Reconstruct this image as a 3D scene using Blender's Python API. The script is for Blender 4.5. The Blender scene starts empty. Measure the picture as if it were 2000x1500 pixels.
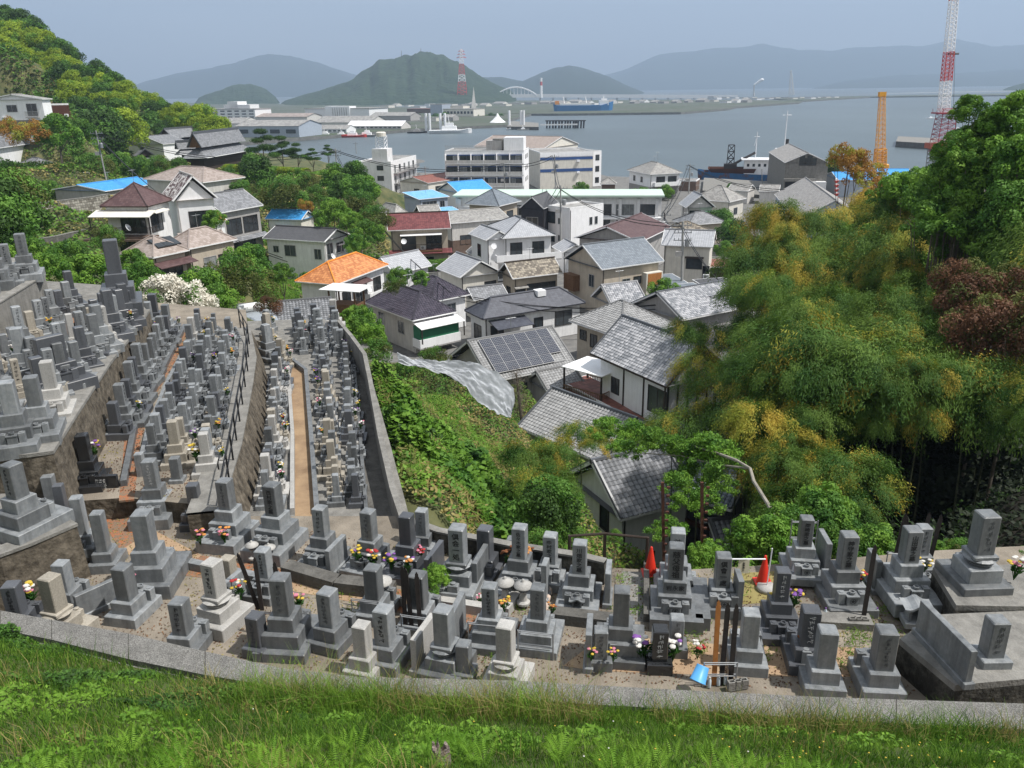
import bpy, bmesh, math, random
import numpy as np
from mathutils import Vector, Matrix
S = bpy.context.scene
COL = S.collection
RN = random.Random(7)
# ---------------------------------------------------------------- camera
F, PITCH, ROLL, H = 1600., math.radians(19.8), math.radians(0.9), 28.5
_f = np.array([0, math.cos(PITCH), -math.sin(PITCH)]); _r = np.array([1., 0, 0]); _u = np.cross(_r, _f)
_c, _s = math.cos(ROLL), math.sin(ROLL)
_R = _c*_r-_s*_u; _U = _s*_r+_c*_u
CAMP = np.array([0, 0, H])
cd = bpy.data.cameras.new('camera'); cam = bpy.data.objects.new('camera', cd); COL.objects.link(cam)
cd.sensor_width = 36; cd.lens = 36*F/2000; cd.clip_end = 40000; cd.clip_start = .1
cam.matrix_world = Matrix(((_R[0], _U[0], -_f[0], 0), (_R[1], _U[1], -_f[1], 0), (_R[2], _U[2], -_f[2], H), (0, 0, 0, 1)))
S.camera = cam
# ---------------------------------------------------------------- light
SUND = Vector((.50, -.12, .86)).normalized()
w = bpy.data.worlds.new('World'); S.world = w; w.use_nodes = True
nt = w.node_tree; bg = nt.nodes['Background']
sky = nt.nodes.new('ShaderNodeTexSky'); sky.sky_type = 'NISHITA'; sky.sun_disc = False
sky.sun_elevation = math.asin(SUND.z); sky.sun_rotation = math.atan2(SUND.x, SUND.y)
sky.dust_density = 4; sky.air_density = 1.2; sky.ozone_density = 2
tc = nt.nodes.new('ShaderNodeTexCoord'); mp = nt.nodes.new('ShaderNodeMapping'); mp.inputs['Scale'].default_value = (1.2, 1.2, 9)
nz = nt.nodes.new('ShaderNodeTexNoise'); nz.inputs['Scale'].default_value = 1.6; nz.inputs['Detail'].default_value = 5
rp = nt.nodes.new('ShaderNodeValToRGB'); rp.color_ramp.elements[0].position = .3; rp.color_ramp.elements[1].position = .75
rp.color_ramp.elements[0].color = (5.1, 5.4, 5.9, 1); rp.color_ramp.elements[1].color = (7.4, 7.55, 7.7, 1)
mx = nt.nodes.new('ShaderNodeMix'); mx.data_type = 'RGBA'; mx.inputs[0].default_value = .92
nt.links.new(tc.outputs['Generated'], mp.inputs[0]); nt.links.new(mp.outputs[0], nz.inputs[0]); nt.links.new(nz.outputs[0], rp.inputs[0])
nt.links.new(sky.outputs[0], mx.inputs[6]); nt.links.new(rp.outputs[0], mx.inputs[7]); nt.links.new(mx.outputs[2], bg.inputs[0])
bg.inputs[1].default_value = .07
sl = bpy.data.lights.new('sun', 'SUN'); sl.energy = 3.9; sl.angle = math.radians(1.2); sl.color = (1, .965, .91)
so = bpy.data.objects.new('sun', sl); COL.objects.link(so); so.rotation_euler = SUND.to_track_quat('Z', 'Y').to_euler(); so.location = (0, 0, 90)
S.view_settings.view_transform = 'Standard'; S.view_settings.look = 'None'; S.view_settings.gamma = 1; S.view_settings.exposure = .70
S.cycles.max_bounces = 5; S.cycles.diffuse_bounces = 3; S.cycles.glossy_bounces = 2; S.cycles.transmission_bounces = 3; S.cycles.transparent_max_bounces = 4
S.cycles.caustics_reflective = False; S.cycles.caustics_refractive = False
# ---------------------------------------------------------------- pixel -> world (2000 x 1500 photo)
def ray(px, py): return _f+_R*(px-1000)/F+_U*(750-py)/F
def atz(px, py, z):
    d = ray(px, py); return CAMP+d*((z-H)/d[2])
def atd(px, py, d): return CAMP+ray(px, py)*d
def proj(p):
    v = np.array(p, float)-CAMP; d = v@_f
    return 1000+F*(v@_R)/d, 750-F*(v@_U)/d, d
# ---------------------------------------------------------------- materials
MATS = {}
def mat(name, c, r=.8, n=.15, s=3., b=0., bs=None, m=0., rnd=.08, c2=None, streak=0., spec=.35, alpha=None, trans=0., thr=None, coord='Object', emit=0.):
    if name in MATS: return MATS[name]
    M = bpy.data.materials.new(name); M.use_nodes = True; t = M.node_tree; N = t.nodes; L = t.links
    B = N['Principled BSDF']; B.inputs['Roughness'].default_value = r; B.inputs['Metallic'].default_value = m
    B.inputs['Specular IOR Level'].default_value = spec
    tc = N.new('ShaderNodeTexCoord'); co = tc.outputs[coord]
    oi = N.new('ShaderNodeObjectInfo')
    add = N.new('ShaderNodeVectorMath'); add.operation = 'ADD'
    sc = N.new('ShaderNodeMath'); sc.operation = 'MULTIPLY'; sc.inputs[1].default_value = 37.
    L.new(oi.outputs['Random'], sc.inputs[0]); L.new(co, add.inputs[0]); L.new(sc.outputs[0], add.inputs[1])
    nz = N.new('ShaderNodeTexNoise'); nz.inputs['Scale'].default_value = s; nz.inputs['Detail'].default_value = 6; nz.inputs['Roughness'].default_value = .65
    L.new(add.outputs[0], nz.inputs[0])
    rp = N.new('ShaderNodeValToRGB'); e = rp.color_ramp.elements
    lo = thr or (.3, .7); e[0].position = lo[0]; e[1].position = lo[1]
    if c2 is None:
        e[0].color = (*[x*(1-n) for x in c], 1); e[1].color = (*[x*(1+n) for x in c], 1)
    else:
        e[0].color = (*c, 1); e[1].color = (*c2, 1)
    L.new(nz.outputs[0], rp.inputs[0]); out = rp.outputs[0]
    if streak:
        mp = N.new('ShaderNodeMapping'); mp.inputs['Scale'].default_value = (2.2, 2.2, .22); L.new(add.outputs[0], mp.inputs[0])
        n2 = N.new('ShaderNodeTexNoise'); n2.inputs['Scale'].default_value = 1.7; n2.inputs['Detail'].default_value = 7; n2.inputs['Roughness'].default_value = .7; L.new(mp.outputs[0], n2.inputs[0])
        r2 = N.new('ShaderNodeMapRange'); r2.inputs[1].default_value = .42; r2.inputs[2].default_value = .72; r2.inputs[3].default_value = 1.; r2.inputs[4].default_value = 1-streak
        L.new(n2.outputs[0], r2.inputs[0])
        v = N.new('ShaderNodeVectorMath'); v.operation = 'SCALE'; L.new(out, v.inputs[0]); L.new(r2.outputs[0], v.inputs['Scale']); out = v.outputs[0]
    if rnd:
        r3 = N.new('ShaderNodeMapRange'); r3.inputs[3].default_value = 1-rnd; r3.inputs[4].default_value = 1+rnd; L.new(oi.outputs['Random'], r3.inputs[0])
        v = N.new('ShaderNodeVectorMath'); v.operation = 'SCALE'; L.new(out, v.inputs[0]); L.new(r3.outputs[0], v.inputs['Scale']); out = v.outputs[0]
    L.new(out, B.inputs['Base Color'])
    if emit: L.new(out, B.inputs['Emission Color']); B.inputs['Emission Strength'].default_value = emit
    if b:
        bp = N.new('ShaderNodeBump'); bp.inputs['Strength'].default_value = b; bp.inputs['Distance'].default_value = .05
        nb = N.new('ShaderNodeTexNoise'); nb.inputs['Scale'].default_value = bs or s*4; nb.inputs['Detail'].default_value = 5; L.new(add.outputs[0], nb.inputs[0])
        L.new(nb.outputs[0], bp.inputs['Height']); L.new(bp.outputs[0], B.inputs['Normal'])
    if trans:
        tr = N.new('ShaderNodeBsdfTranslucent'); L.new(out, tr.inputs[0]); ms = N.new('ShaderNodeMixShader'); ms.inputs[0].default_value = trans
        L.new(B.outputs[0], ms.inputs[1]); L.new(tr.outputs[0], ms.inputs[2]); L.new(ms.outputs[0], N['Material Output'].inputs[0])
    MATS[name] = M; return M
def tilemat(name, c, c2, thr=(.35, .65), du=1., dv=1., line=.5, r=.55, bump=.0, spec=.4, low=.25):
    """roof tiles / blocks: UV in tile units, colour differs from tile to tile, dark joints"""
    if name in MATS: return MATS[name]
    M = bpy.data.materials.new(name); M.use_nodes = True; t = M.node_tree; N = t.nodes; L = t.links
    B = N['Principled BSDF']; B.inputs['Roughness'].default_value = r; B.inputs['Specular IOR Level'].default_value = spec
    uv = N.new('ShaderNodeUVMap'); fl = N.new('ShaderNodeVectorMath'); fl.operation = 'FLOOR'; L.new(uv.outputs[0], fl.inputs[0])
    wn = N.new('ShaderNodeTexWhiteNoise'); wn.noise_dimensions = '2D'; L.new(fl.outputs[0], wn.inputs['Vector'])
    ln = N.new('ShaderNodeTexNoise'); ln.inputs['Scale'].default_value = low; ln.inputs['Detail'].default_value = 4; L.new(fl.outputs[0], ln.inputs[0])
    a = N.new('ShaderNodeMath'); a.operation = 'MULTIPLY_ADD'; a.inputs[1].default_value = .6; L.new(wn.outputs[0], a.inputs[0])
    a2 = N.new('ShaderNodeMath'); a2.operation = 'MULTIPLY'; a2.inputs[1].default_value = .4; L.new(ln.outputs[0], a2.inputs[0]); L.new(a2.outputs[0], a.inputs[2])
    rp = N.new('ShaderNodeValToRGB'); rp.color_ramp.elements[0].position = thr[0]; rp.color_ramp.elements[1].position = thr[1]
    rp.color_ramp.elements[0].color = (*c, 1); rp.color_ramp.elements[1].color = (*c2, 1); L.new(a.outputs[0], rp.inputs[0])
    fr = N.new('ShaderNodeVectorMath'); fr.operation = 'FRACTION'; L.new(uv.outputs[0], fr.inputs[0])
    sp = N.new('ShaderNodeSeparateXYZ'); L.new(fr.outputs[0], sp.inputs[0])
    m1 = N.new('ShaderNodeMath'); m1.operation = 'LESS_THAN'; m1.inputs[1].default_value = .12; L.new(sp.outputs[0], m1.inputs[0])
    m2 = N.new('ShaderNodeMath'); m2.operation = 'LESS_THAN'; m2.inputs[1].default_value = .16; L.new(sp.outputs[1], m2.inputs[0])
    mm = N.new('ShaderNodeMath'); mm.operation = 'MAXIMUM'; L.new(m1.outputs[0], mm.inputs[0]); L.new(m2.outputs[0], mm.inputs[1])
    mr = N.new('ShaderNodeMapRange'); mr.inputs[3].default_value = 1; mr.inputs[4].default_value = 1-line; L.new(mm.outputs[0], mr.inputs[0])
    v = N.new('ShaderNodeVectorMath'); v.operation = 'SCALE'; L.new(rp.outputs[0], v.inputs[0]); L.new(mr.outputs[0], v.inputs['Scale'])
    L.new(v.outputs[0], B.inputs['Base Color'])
    if bump:
        bp = N.new('ShaderNodeBump'); bp.inputs['Strength'].default_value = bump; bp.inputs['Distance'].default_value = .03; bp.invert = True
        L.new(mm.outputs[0], bp.inputs['Height']); L.new(bp.outputs[0], B.inputs['Normal'])
    MATS[name] = M; return M
# ---------------------------------------------------------------- mesh building
class MB:
    def __init__(s): s.v = []; s.f = []; s.m = []; s.uv = []
    def add(s, vs, fs, m=0, uvs=None):
        o = len(s.v); s.v += [tuple(float(c) for c in p) for p in vs]
        for k, f in enumerate(fs):
            s.f.append(tuple(i+o for i in f)); s.m.append(m); s.uv.append(uvs[k] if uvs else None)
        return s
    def quad(s, a, b, c, d, m=0, uv=None): return s.add([a, b, c, d], [(0, 1, 2, 3)], m, [uv] if uv else None)
    def tri(s, a, b, c, m=0, uv=None): return s.add([a, b, c], [(0, 1, 2)], m, [uv] if uv else None)
    def box(s, x0, y0, z0, x1, y1, z1, m=0, tp=1., bev=0.):
        cx, cy = (x0+x1)/2, (y0+y1)/2
        def q(x, y, z, t): return (cx+(x-cx)*t, cy+(y-cy)*t, z)
        if bev:
            hw, hd = (x1-x0)/2, (y1-y0)/2
            vs = []
            for z, i in ((z0, 0), (z1-bev, 0), (z1, bev)):
                a, b2 = hw-i, hd-i; e = bev*.8
                for sx, sy, ex, ey in ((-1, -1, 0, 1), (-1, -1, 1, 0), (1, -1, 1, 0), (1, -1, 0, 1), (1, 1, 0, 1), (1, 1, 1, 0), (-1, 1, 1, 0), (-1, 1, 0, 1)):
                    vs.append((cx+sx*(a-ex*e), cy+sy*(b2-ey*e), z))
            fs = [(r*8+k, r*8+(k+1) % 8, (r+1)*8+(k+1) % 8, (r+1)*8+k) for r in range(2) for k in range(8)]
            fs.append(tuple(range(16, 24))); return s.add(vs, fs, m)
        vs = [q(x0, y0, z0, 1), q(x1, y0, z0, 1), q(x1, y1, z0, 1), q(x0, y1, z0, 1), q(x0, y0, z1, tp), q(x1, y0, z1, tp), q(x1, y1, z1, tp), q(x0, y1, z1, tp)]
        return s.add(vs, [(0, 3, 2, 1), (4, 5, 6, 7), (0, 1, 5, 4), (1, 2, 6, 5), (2, 3, 7, 6), (3, 0, 4, 7)], m)
    def tube(s, p0, p1, r0, r1=None, n=8, m=0, cap=True):
        r1 = r0 if r1 is None else r1
        p0, p1 = Vector(p0), Vector(p1); d = p1-p0
        if d.length < 1e-6: return s
        q = d.to_track_quat('Z', 'Y'); vs = []
        for p, r in ((p0, r0), (p1, r1)):
            for k in range(n):
                a = 2*math.pi*k/n; vs.append(p+q @ Vector((math.cos(a)*r, math.sin(a)*r, 0)))
        fs = [(k, (k+1) % n, n+(k+1) % n, n+k) for k in range(n)]
        if cap: fs += [tuple(range(n, 2*n)), tuple(reversed(range(n)))]
        return s.add(vs, fs, m)
    def path(s, pts, r, n=6, m=0):
        for a, b, in zip(pts[:-1], pts[1:]): s.tube(a, b, r, r, n, m)
        return s
    def bar(s, p0, p1, wdt, hgt, m=0):
        """box bar from p0 to p1, width horizontal, height vertical"""
        p0, p1 = Vector(p0), Vector(p1); d = (p1-p0).normalized(); up = Vector((0, 0, 1))
        if abs(d.z) > .95: up = Vector((1, 0, 0))
        sd = d.cross(up).normalized()*wdt/2; u = sd.cross(d).normalized()*hgt/2
        vs = [p0-sd-u, p0+sd-u, p0+sd+u, p0-sd+u, p1-sd-u, p1+sd-u, p1+sd+u, p1-sd+u]
        return s.add(vs, [(0, 1, 2, 3), (7, 6, 5, 4), (0, 4, 5, 1), (1, 5, 6, 2), (2, 6, 7, 3), (3, 7, 4, 0)], m)
    def lathe(s, prof, n=12, c=(0, 0, 0), m=0):
        vs = [(c[0]+r*math.cos(2*math.pi*k/n), c[1]+r*math.sin(2*math.pi*k/n), c[2]+z) for r, z in prof for k in range(n)]
        fs = [(j*n+k, j*n+(k+1) % n, (j+1)*n+(k+1) % n, (j+1)*n+k) for j in range(len(prof)-1) for k in range(n)]
        fs.append(tuple(range((len(prof)-1)*n, len(prof)*n))); return s.add(vs, fs, m)
    def prism(s, poly, z0, z1, m=0, mtop=None):
        """poly: list of (x,y) ccw; z1 float or list of heights"""
        n = len(poly); zt = z1 if isinstance(z1, (list, tuple)) else [z1]*n
        vs = [(p[0], p[1], z0) for p in poly]+[(p[0], p[1], zt[i]) for i, p in enumerate(poly)]
        s.add(vs, [(k, (k+1) % n, n+(k+1) % n, n+k) for k in range(n)], m)
        return s.add(vs[n:], [tuple(range(n))], m if mtop is None else mtop)
    def build(s, name, mats, parent=None, smooth=False, loc=None, rz=0.):
        me = bpy.data.meshes.new(name); me.from_pydata(s.v, [], s.f)
        for M in (mats if isinstance(mats, (list, tuple)) else [mats]): me.materials.append(M)
        me.polygons.foreach_set('material_index', s.m)
        if any(u is not None for u in s.uv):
            ul = me.uv_layers.new(name='UVMap'); buf = []
            for f, u in zip(s.f, s.uv):
                for k in range(len(f)): buf += list(u[k]) if u else [0., 0.]
            ul.data.foreach_set('uv', buf)
        if smooth: me.polygons.foreach_set('use_smooth', [True]*len(s.f))
        me.update()
        o = bpy.data.objects.new(name, me); COL.objects.link(o)
        if parent: o.parent = parent
        if loc is not None: o.location = [float(a) for a in loc]
        o.rotation_euler.z = rz
        return o
def npmesh(name, V, FQ, M, parent=None, smooth=False, loc=None, mi=None):
    """V (n,3); FQ (m,k) same-size polygons, numpy"""
    me = bpy.data.meshes.new(name); V = np.ascontiguousarray(V, dtype=np.float32); FQ = np.ascontiguousarray(FQ, dtype=np.int32)
    me.vertices.add(len(V)); me.vertices.foreach_set('co', V.ravel()); k = FQ.shape[1]
    me.loops.add(FQ.size); me.loops.foreach_set('vertex_index', FQ.ravel())
    me.polygons.add(len(FQ)); me.polygons.foreach_set('loop_start', np.arange(0, FQ.size, k, dtype=np.int32))
    for x in (M if isinstance(M, (list, tuple)) else [M]): me.materials.append(x)
    if mi is not None: me.polygons.foreach_set('material_index', np.asarray(mi, dtype=np.int32))
    if smooth: me.polygons.foreach_set('use_smooth', np.ones(len(FQ), dtype=bool))
    me.update(calc_edges=True)
    if name is None: return me
    o = bpy.data.objects.new(name, me); COL.objects.link(o)
    if parent: o.parent = parent
    if loc is not None: o.location = [float(a) for a in loc]
    return o
def tag(o, label=None, cat=None, group=None, kind=None):
    if label: o['label'] = label
    if cat: o['category'] = cat; o['kind'] = 'thing'
    if group: o['group'] = group
    if kind: o['kind'] = kind
    return o
def thing(name, label, cat, loc=(0, 0, 0), rz=0., group=None):
    o = bpy.data.objects.new(name, None); COL.objects.link(o); o.location = [float(a) for a in loc]; o.rotation_euler.z = rz; o.empty_display_size = .2
    return tag(o, label, cat, group)
def struct(o): o['kind'] = 'structure'; return o
def dup(o, parent=None, loc=None, rz=None, sc=None):
    c = o.copy(); COL.objects.link(c); c.parent = parent
    if loc is not None: c.location = [float(a) for a in loc]
    if rz is not None: c.rotation_euler.z = rz
    if sc is not None: c.scale = (sc, sc, sc) if isinstance(sc, (int, float)) else sc
    for ch in list(o.children): dup(ch, c)
    return c
# ---------------------------------------------------------------- palette
G = {}
G['granite'] = mat('granite', (.165, .178, .19), .42, .25, 9, .15, 60, rnd=.38, streak=.5, spec=.5, c2=(.235, .245, .25), thr=(.3, .62))
G['granite_light'] = mat('granite_light', (.40, .39, .37), .6, .2, 40, 0, rnd=.12, streak=.3)
G['granite_beige'] = mat('granite_beige', (.33, .30, .25), .7, .22, 30, 0, rnd=.12, streak=.35)
G['granite_dark'] = mat('granite_dark', (.085, .09, .10), .35, .25, 50, 0, rnd=.2, streak=.2, spec=.5)
G['black_stone'] = mat('black_stone', (.022, .023, .025), .14, .2, 40, 0, rnd=.1, spec=.6)
G['ink'] = mat('ink', (.02, .02, .022), .6, .1, 10, rnd=0)
G['white_ink'] = mat('white_ink', (.7, .7, .68), .6, .1, 10, rnd=0)
G['concrete'] = mat('concrete', (.22, .212, .195), .9, .25, 2.2, .4, 22, rnd=.05, streak=.35)
G['concrete_dark'] = mat('concrete_dark', (.12, .115, .105), .95, .35, 1.6, .6, 15, rnd=.05, streak=.4)
G['pebble'] = mat('pebble_concrete', (.13, .125, .115), .95, .3, 45, .8, 70, rnd=0, streak=.4, c2=(.34, .33, .31), thr=(.38, .62))
G['earth'] = mat('earth', (.30, .19, .115), .95, .25, 1.4, .4, 30, rnd=0, c2=(.42, .31, .20))
G['ground_grave'] = mat('ground_grave', (.14, .12, .095), .95, .3, 1.1, .5, 25, rnd=0, c2=(.29, .25, .20))
G['leaf_litter'] = mat('leaf_litter', (.20, .145, .10), .95, .3, 9, .5, 40, rnd=0, c2=(.36, .13, .055), thr=(.45, .62))
G['sand_path'] = mat('sand_path', (.36, .25, .15), .95, .2, 1.3, .3, 40, rnd=0, c2=(.19, .125, .075))
G['wall_moss'] = mat('wall_moss', (.055, .045, .033), .95, .4, 3.5, 1., 7, rnd=0, c2=(.20, .17, .13), thr=(.35, .7), streak=.4)
G['wall_dark'] = mat('wall_dark', (.035, .033, .028), .95, .4, 3, .9, 9, rnd=0, c2=(.16, .15, .125), thr=(.45, .75), streak=.3)
G['white'] = mat('white_paint', (.84, .84, .85), .6, .05, 1.2, rnd=.05, streak=.12)
G['cream'] = mat('cream_wall', (.70, .67, .60), .8, .08, 1.1, rnd=.06, streak=.2)
G['beige'] = mat('beige_wall', (.47, .41, .33), .85, .1, 1.3, rnd=.06, streak=.2)
G['greywall'] = mat('grey_wall', (.36, .35, .34), .85, .12, 1.2, rnd=.06, streak=.25)
G['offwhite'] = mat('offwhite_wall', (.76, .76, .76), .75, .07, 1.1, rnd=.05, streak=.2)
G['pale'] = mat('pale_wall', (.62, .60, .57), .8, .1, 1.2, rnd=.08, streak=.25)
G['brownwall'] = mat('brown_wall', (.16, .11, .085), .85, .2, 2, rnd=.05, streak=.2)
G['darkwall'] = mat('dark_wall', (.035, .036, .045), .8, .2, 2, rnd=.05, streak=.15)
G['bluewall'] = mat('blue_wall', (.38, .43, .50), .8, .1, 1.2, rnd=.05, streak=.15)
G['glass'] = mat('window_glass', (.035, .042, .048), .12, .5, .7, rnd=.5, spec=.7)
G['curtain'] = mat('curtained_glass', (.17, .18, .18), .25, .4, 1.5, rnd=.4, spec=.6)
G['frame_dark'] = mat('dark_frame', (.035, .03, .028), .5, .1, 3, rnd=0)
G['frame_alu'] = mat('alu_frame', (.42, .42, .42), .4, .1, 3, rnd=.1, m=.4)
G['wood_dark'] = mat('dark_wood', (.045, .032, .024), .8, .3, 5, rnd=.05, streak=.3)
G['wood'] = mat('brown_wood', (.17, .09, .045), .8, .3, 6, rnd=.05, streak=.3)
G['wood_black'] = mat('weathered_board', (.028, .023, .021), .8, .4, 12, rnd=.2, streak=.4)
G['rust'] = mat('rust', (.12, .045, .025), .9, .4, 9, rnd=0, c2=(.05, .025, .02))
G['blue'] = mat('blue_sheet', (.035, .27, .62), .5, .1, 1.5, rnd=.08)
G['whitepanel'] = mat('white_panel', (.86, .86, .86), .35, .04, 1, rnd=0)
G['steel'] = mat('steel', (.32, .33, .34), .45, .1, 3, rnd=.1, m=.5)
G['black'] = mat('black_metal', (.012, .012, .013), .5, .1, 3, rnd=0)
G['pole'] = mat('concrete_pole', (.34, .34, .33), .85, .15, 2, rnd=.1, streak=.2)
G['asphalt'] = mat('asphalt', (.10, .10, .10), .9, .2, .6, .3, 30, rnd=0, c2=(.17, .165, .16))
G['plastic_white'] = mat('white_plastic', (.75, .76, .78), .35, .05, 2, rnd=.05)
G['red'] = mat('red_paint', (.55, .055, .04), .5, .1, 2, rnd=0)
G['orange'] = mat('orange_paint', (.72, .25, .03), .5, .1, 2, rnd=0)
G['redplastic'] = mat('red_plastic', (.62, .035, .018), .4, .08, 4, rnd=.05)
G['bark'] = mat('bark', (.10, .08, .06), .95, .4, 4, .8, 14, rnd=.1, c2=(.2, .17, .14))
def leafmat(name, c, c2, s=.6, thr=(.38, .66), trans=.3, rnd=.12): return mat(name, c, .65, .1, s, rnd=rnd, c2=c2, thr=thr, trans=trans, spec=.25)
G['lf_dark'] = leafmat('leaf_dark', (.03, .07, .014), (.07, .14, .026))
G['lf_mid'] = leafmat('leaf_mid', (.05, .14, .02), (.15, .29, .045))
G['lf_lime'] = leafmat('leaf_lime', (.17, .27, .018), (.36, .45, .035))
G['lf_bright'] = leafmat('leaf_bright', (.09, .21, .02), (.21, .36, .05))
G['lf_olive'] = leafmat('leaf_olive', (.07, .095, .02), (.15, .17, .04))
G['lf_bamboo'] = leafmat('leaf_bamboo', (.04, .11, .016), (.16, .25, .04), .35)
G['lf_bamboo_y'] = leafmat('leaf_bamboo_yellow', (.26, .30, .04), (.46, .33, .05), .4, (.40, .62))
G['lf_painted_shade'] = leafmat('leaf_painted_shade', (.006, .012, .004), (.014, .024, .006), trans=.1)  # near-black leaves, the hollow's shade put into their colour
G['lf_orange'] = leafmat('leaf_orange', (.30, .17, .03), (.42, .20, .05), .5)
G['lf_brown'] = leafmat('leaf_brown', (.11, .055, .03), (.20, .10, .055), .6)
G['lf_cream'] = leafmat('blossom_cream', (.66, .62, .53), (.82, .79, .70), 1.2, trans=.2)
G['grass'] = leafmat('grass_blade', (.09, .19, .02), (.22, .36, .045), .7, (.35, .65), .35, 0)
G['grass_dry'] = leafmat('grass_dry', (.26, .22, .07), (.38, .32, .13), 1.0, trans=.3)
G['fern'] = leafmat('fern_frond', (.12, .27, .02), (.24, .42, .045), 1.0, trans=.35)
G['soil_green'] = mat('soil_green', (.055, .075, .02), .95, .3, .9, .6, 12, rnd=0, c2=(.11, .12, .04))
G['soil_painted_shade'] = mat('soil_painted_shade', (.008, .008, .005), .95, .3, .9, .6, 12, rnd=0, c2=(.022, .018, .011))  # near-black soil, grove shade painted into the ground colour
T = {}
T['kawara'] = tilemat('kawara_grey', (.17, .175, .185), (.26, .265, .28), line=.62)
T['kawara_light'] = tilemat('kawara_pale', (.27, .27, .27), (.36, .36, .36), line=.55)
T['kawara_mottled'] = tilemat('kawara_mottled', (.24, .25, .27), (.50, .50, .52), (.3, .72), line=.45)
T['kawara_silver'] = tilemat('kawara_silver', (.36, .37, .395), (.42, .43, .455), line=.5)
T['kawara_blue'] = tilemat('kawara_blue', (.15, .175, .205), (.20, .228, .26))
T['kawara_purple'] = tilemat('kawara_purple', (.05, .043, .062), (.085, .075, .10), line=.55, r=.4)
T['kawara_orange'] = tilemat('kawara_orange', (.42, .15, .05), (.60, .25, .09), line=.35)
T['kawara_brown'] = tilemat('kawara_brown', (.10, .08, .06), (.30, .26, .20), (.35, .7))
T['kawara_moss'] = tilemat('kawara_check', (.10, .05, .045), (.62, .58, .55), (.5, .53), line=.3)
T['slate_brown'] = tilemat('slate_brown', (.085, .045, .045), (.12, .07, .068), line=.3)
T['slate_maroon'] = tilemat('slate_maroon', (.12, .03, .032), (.19, .055, .055), line=.5)
T['slate_beige'] = tilemat('slate_beige', (.26, .21, .18), (.36, .30, .27), line=.2)
T['slate_navy'] = tilemat('slate_navy', (.055, .058, .075), (.075, .08, .10), line=.2)
T['slate_grey'] = tilemat('slate_grey', (.22, .21, .20), (.33, .32, .30), line=.2)
T['metal_dark'] = tilemat('metal_dark', (.07, .07, .075), (.085, .085, .09), line=.3)
T['metal_redbrown'] = tilemat('metal_redbrown', (.18, .065, .045), (.26, .10, .075), line=.3)
T['blue'] = tilemat('metal_blue', (.04, .27, .62), (.06, .33, .70), line=.25)
T['ltblue'] = tilemat('metal_light_blue', (.16, .40, .66), (.2, .46, .72), line=.3)
T['corrug'] = tilemat('corrugated_grey', (.24, .225, .21), (.36, .34, .32), line=.25)
T['stonewall'] = tilemat('stone_blocks', (.16, .145, .12), (.33, .31, .27), (.3, .7), line=.6, r=.95, bump=.6)
T['block'] = tilemat('block_wall', (.20, .20, .195), (.28, .28, .27), (.3, .7), line=.35, r=.95, bump=.4)
# ================================================================ ground, sea, hills
def vnoise(x, y, seed=0):
    x = np.asarray(x, float); y = np.asarray(y, float); xi = np.floor(x); yi = np.floor(y); fx = x-xi; fy = y-yi
    fx = fx*fx*(3-2*fx); fy = fy*fy*(3-2*fy)
    def h(a, b): v = np.sin(a*127.1+b*311.7+seed*74.7)*43758.5453; return v-np.floor(v)
    return (h(xi, yi)*(1-fx)+h(xi+1, yi)*fx)*(1-fy)+(h(xi, yi+1)*(1-fx)+h(xi+1, yi+1)*fx)*fy
def fbm(x, y, o=4, seed=0): return sum(vnoise(np.asarray(x)*2**i, np.asarray(y)*2**i, seed+i)/2**i for i in range(o))/(2-2**(1-o))
def PX(l, z): return [tuple(atz(a, b, z)[:2]) for a, b in l]
TOWN = 3.5
# control points: photo pixel + ground height
CP = [(1000, 700, 3.5), (1200, 690, 3.5), (900, 640, 3.5), (1100, 560, 3.5), (800, 520, 3.8), (1250, 510, 3.5), (1000, 455, 3.5), (1300, 410, 3.2), (1100, 385, 3), (900, 395, 3.4),
      (790, 425, 4), (1450, 405, 3), (1560, 400, 3), (1750, 400, 3), (2000, 400, 3), (2300, 420, 3), (700, 580, 3.9), (610, 565, 4.4), (580, 620, 4.6), (660, 660, 4.2), (1450, 500, 3.5), (1600, 500, 3.5), (1450, 620, 3.6), (1300, 800, 3.6),
      (1180, 860, 4), (860, 700, 4), (930, 720, 4.2), (1300, 700, 3.5),
      (1200, 360, 2.4), (1400, 376, 2.4), (1600, 376, 2.4), (1900, 362, 2.4), (1000, 362, 2.5), (880, 355, 2.6), (2300, 365, 2.4), (1200, 345, -4), (1300, 349, -4), (1450, 352, -4), (1600, 348, -4), (1800, 338, -4), (1050, 338, -4), (950, 330, -4), (1100, 342, -4), (1700, 342, -4), (1520, 351, -4), (1380, 351, -4), (2000, 335, -4),
      (1200, 318, -4), (1500, 325, -4), (900, 295, -4), (1800, 310, -4), (700, 282, -4), (2200, 310, -4), (1050, 300, -4), (500, 262, -4), (560, 275, -3),
      (330, 565, 8), (420, 560, 7), (480, 480, 8), (400, 400, 10), (330, 500, 10.5), (150, 480, 10.6), (100, 400, 14.5), (60, 452, 11.4), (120, 440, 11.4), (190, 425, 11.2), (210, 385, 14), (40, 330, 17), (20, 262, 21.5), (130, 250, 21), (0, 232, 23),
      (250, 325, 13.5), (350, 325, 12.5), (440, 325, 12), (560, 343, 13), (660, 343, 12), (700, 360, 10.5), (600, 400, 9.5), (560, 440, 7), (700, 440, 6.2), (740, 390, 5), (560, 520, 5.5), (480, 560, 6.5), (240, 580, 10), (100, 560, 15),
      (450, 350, 12), (520, 360, 11.5), (-300, 400, 22), (-300, 600, 22)]
CW = [tuple(atz(a, b, z)) for a, b, z in CP]
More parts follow.
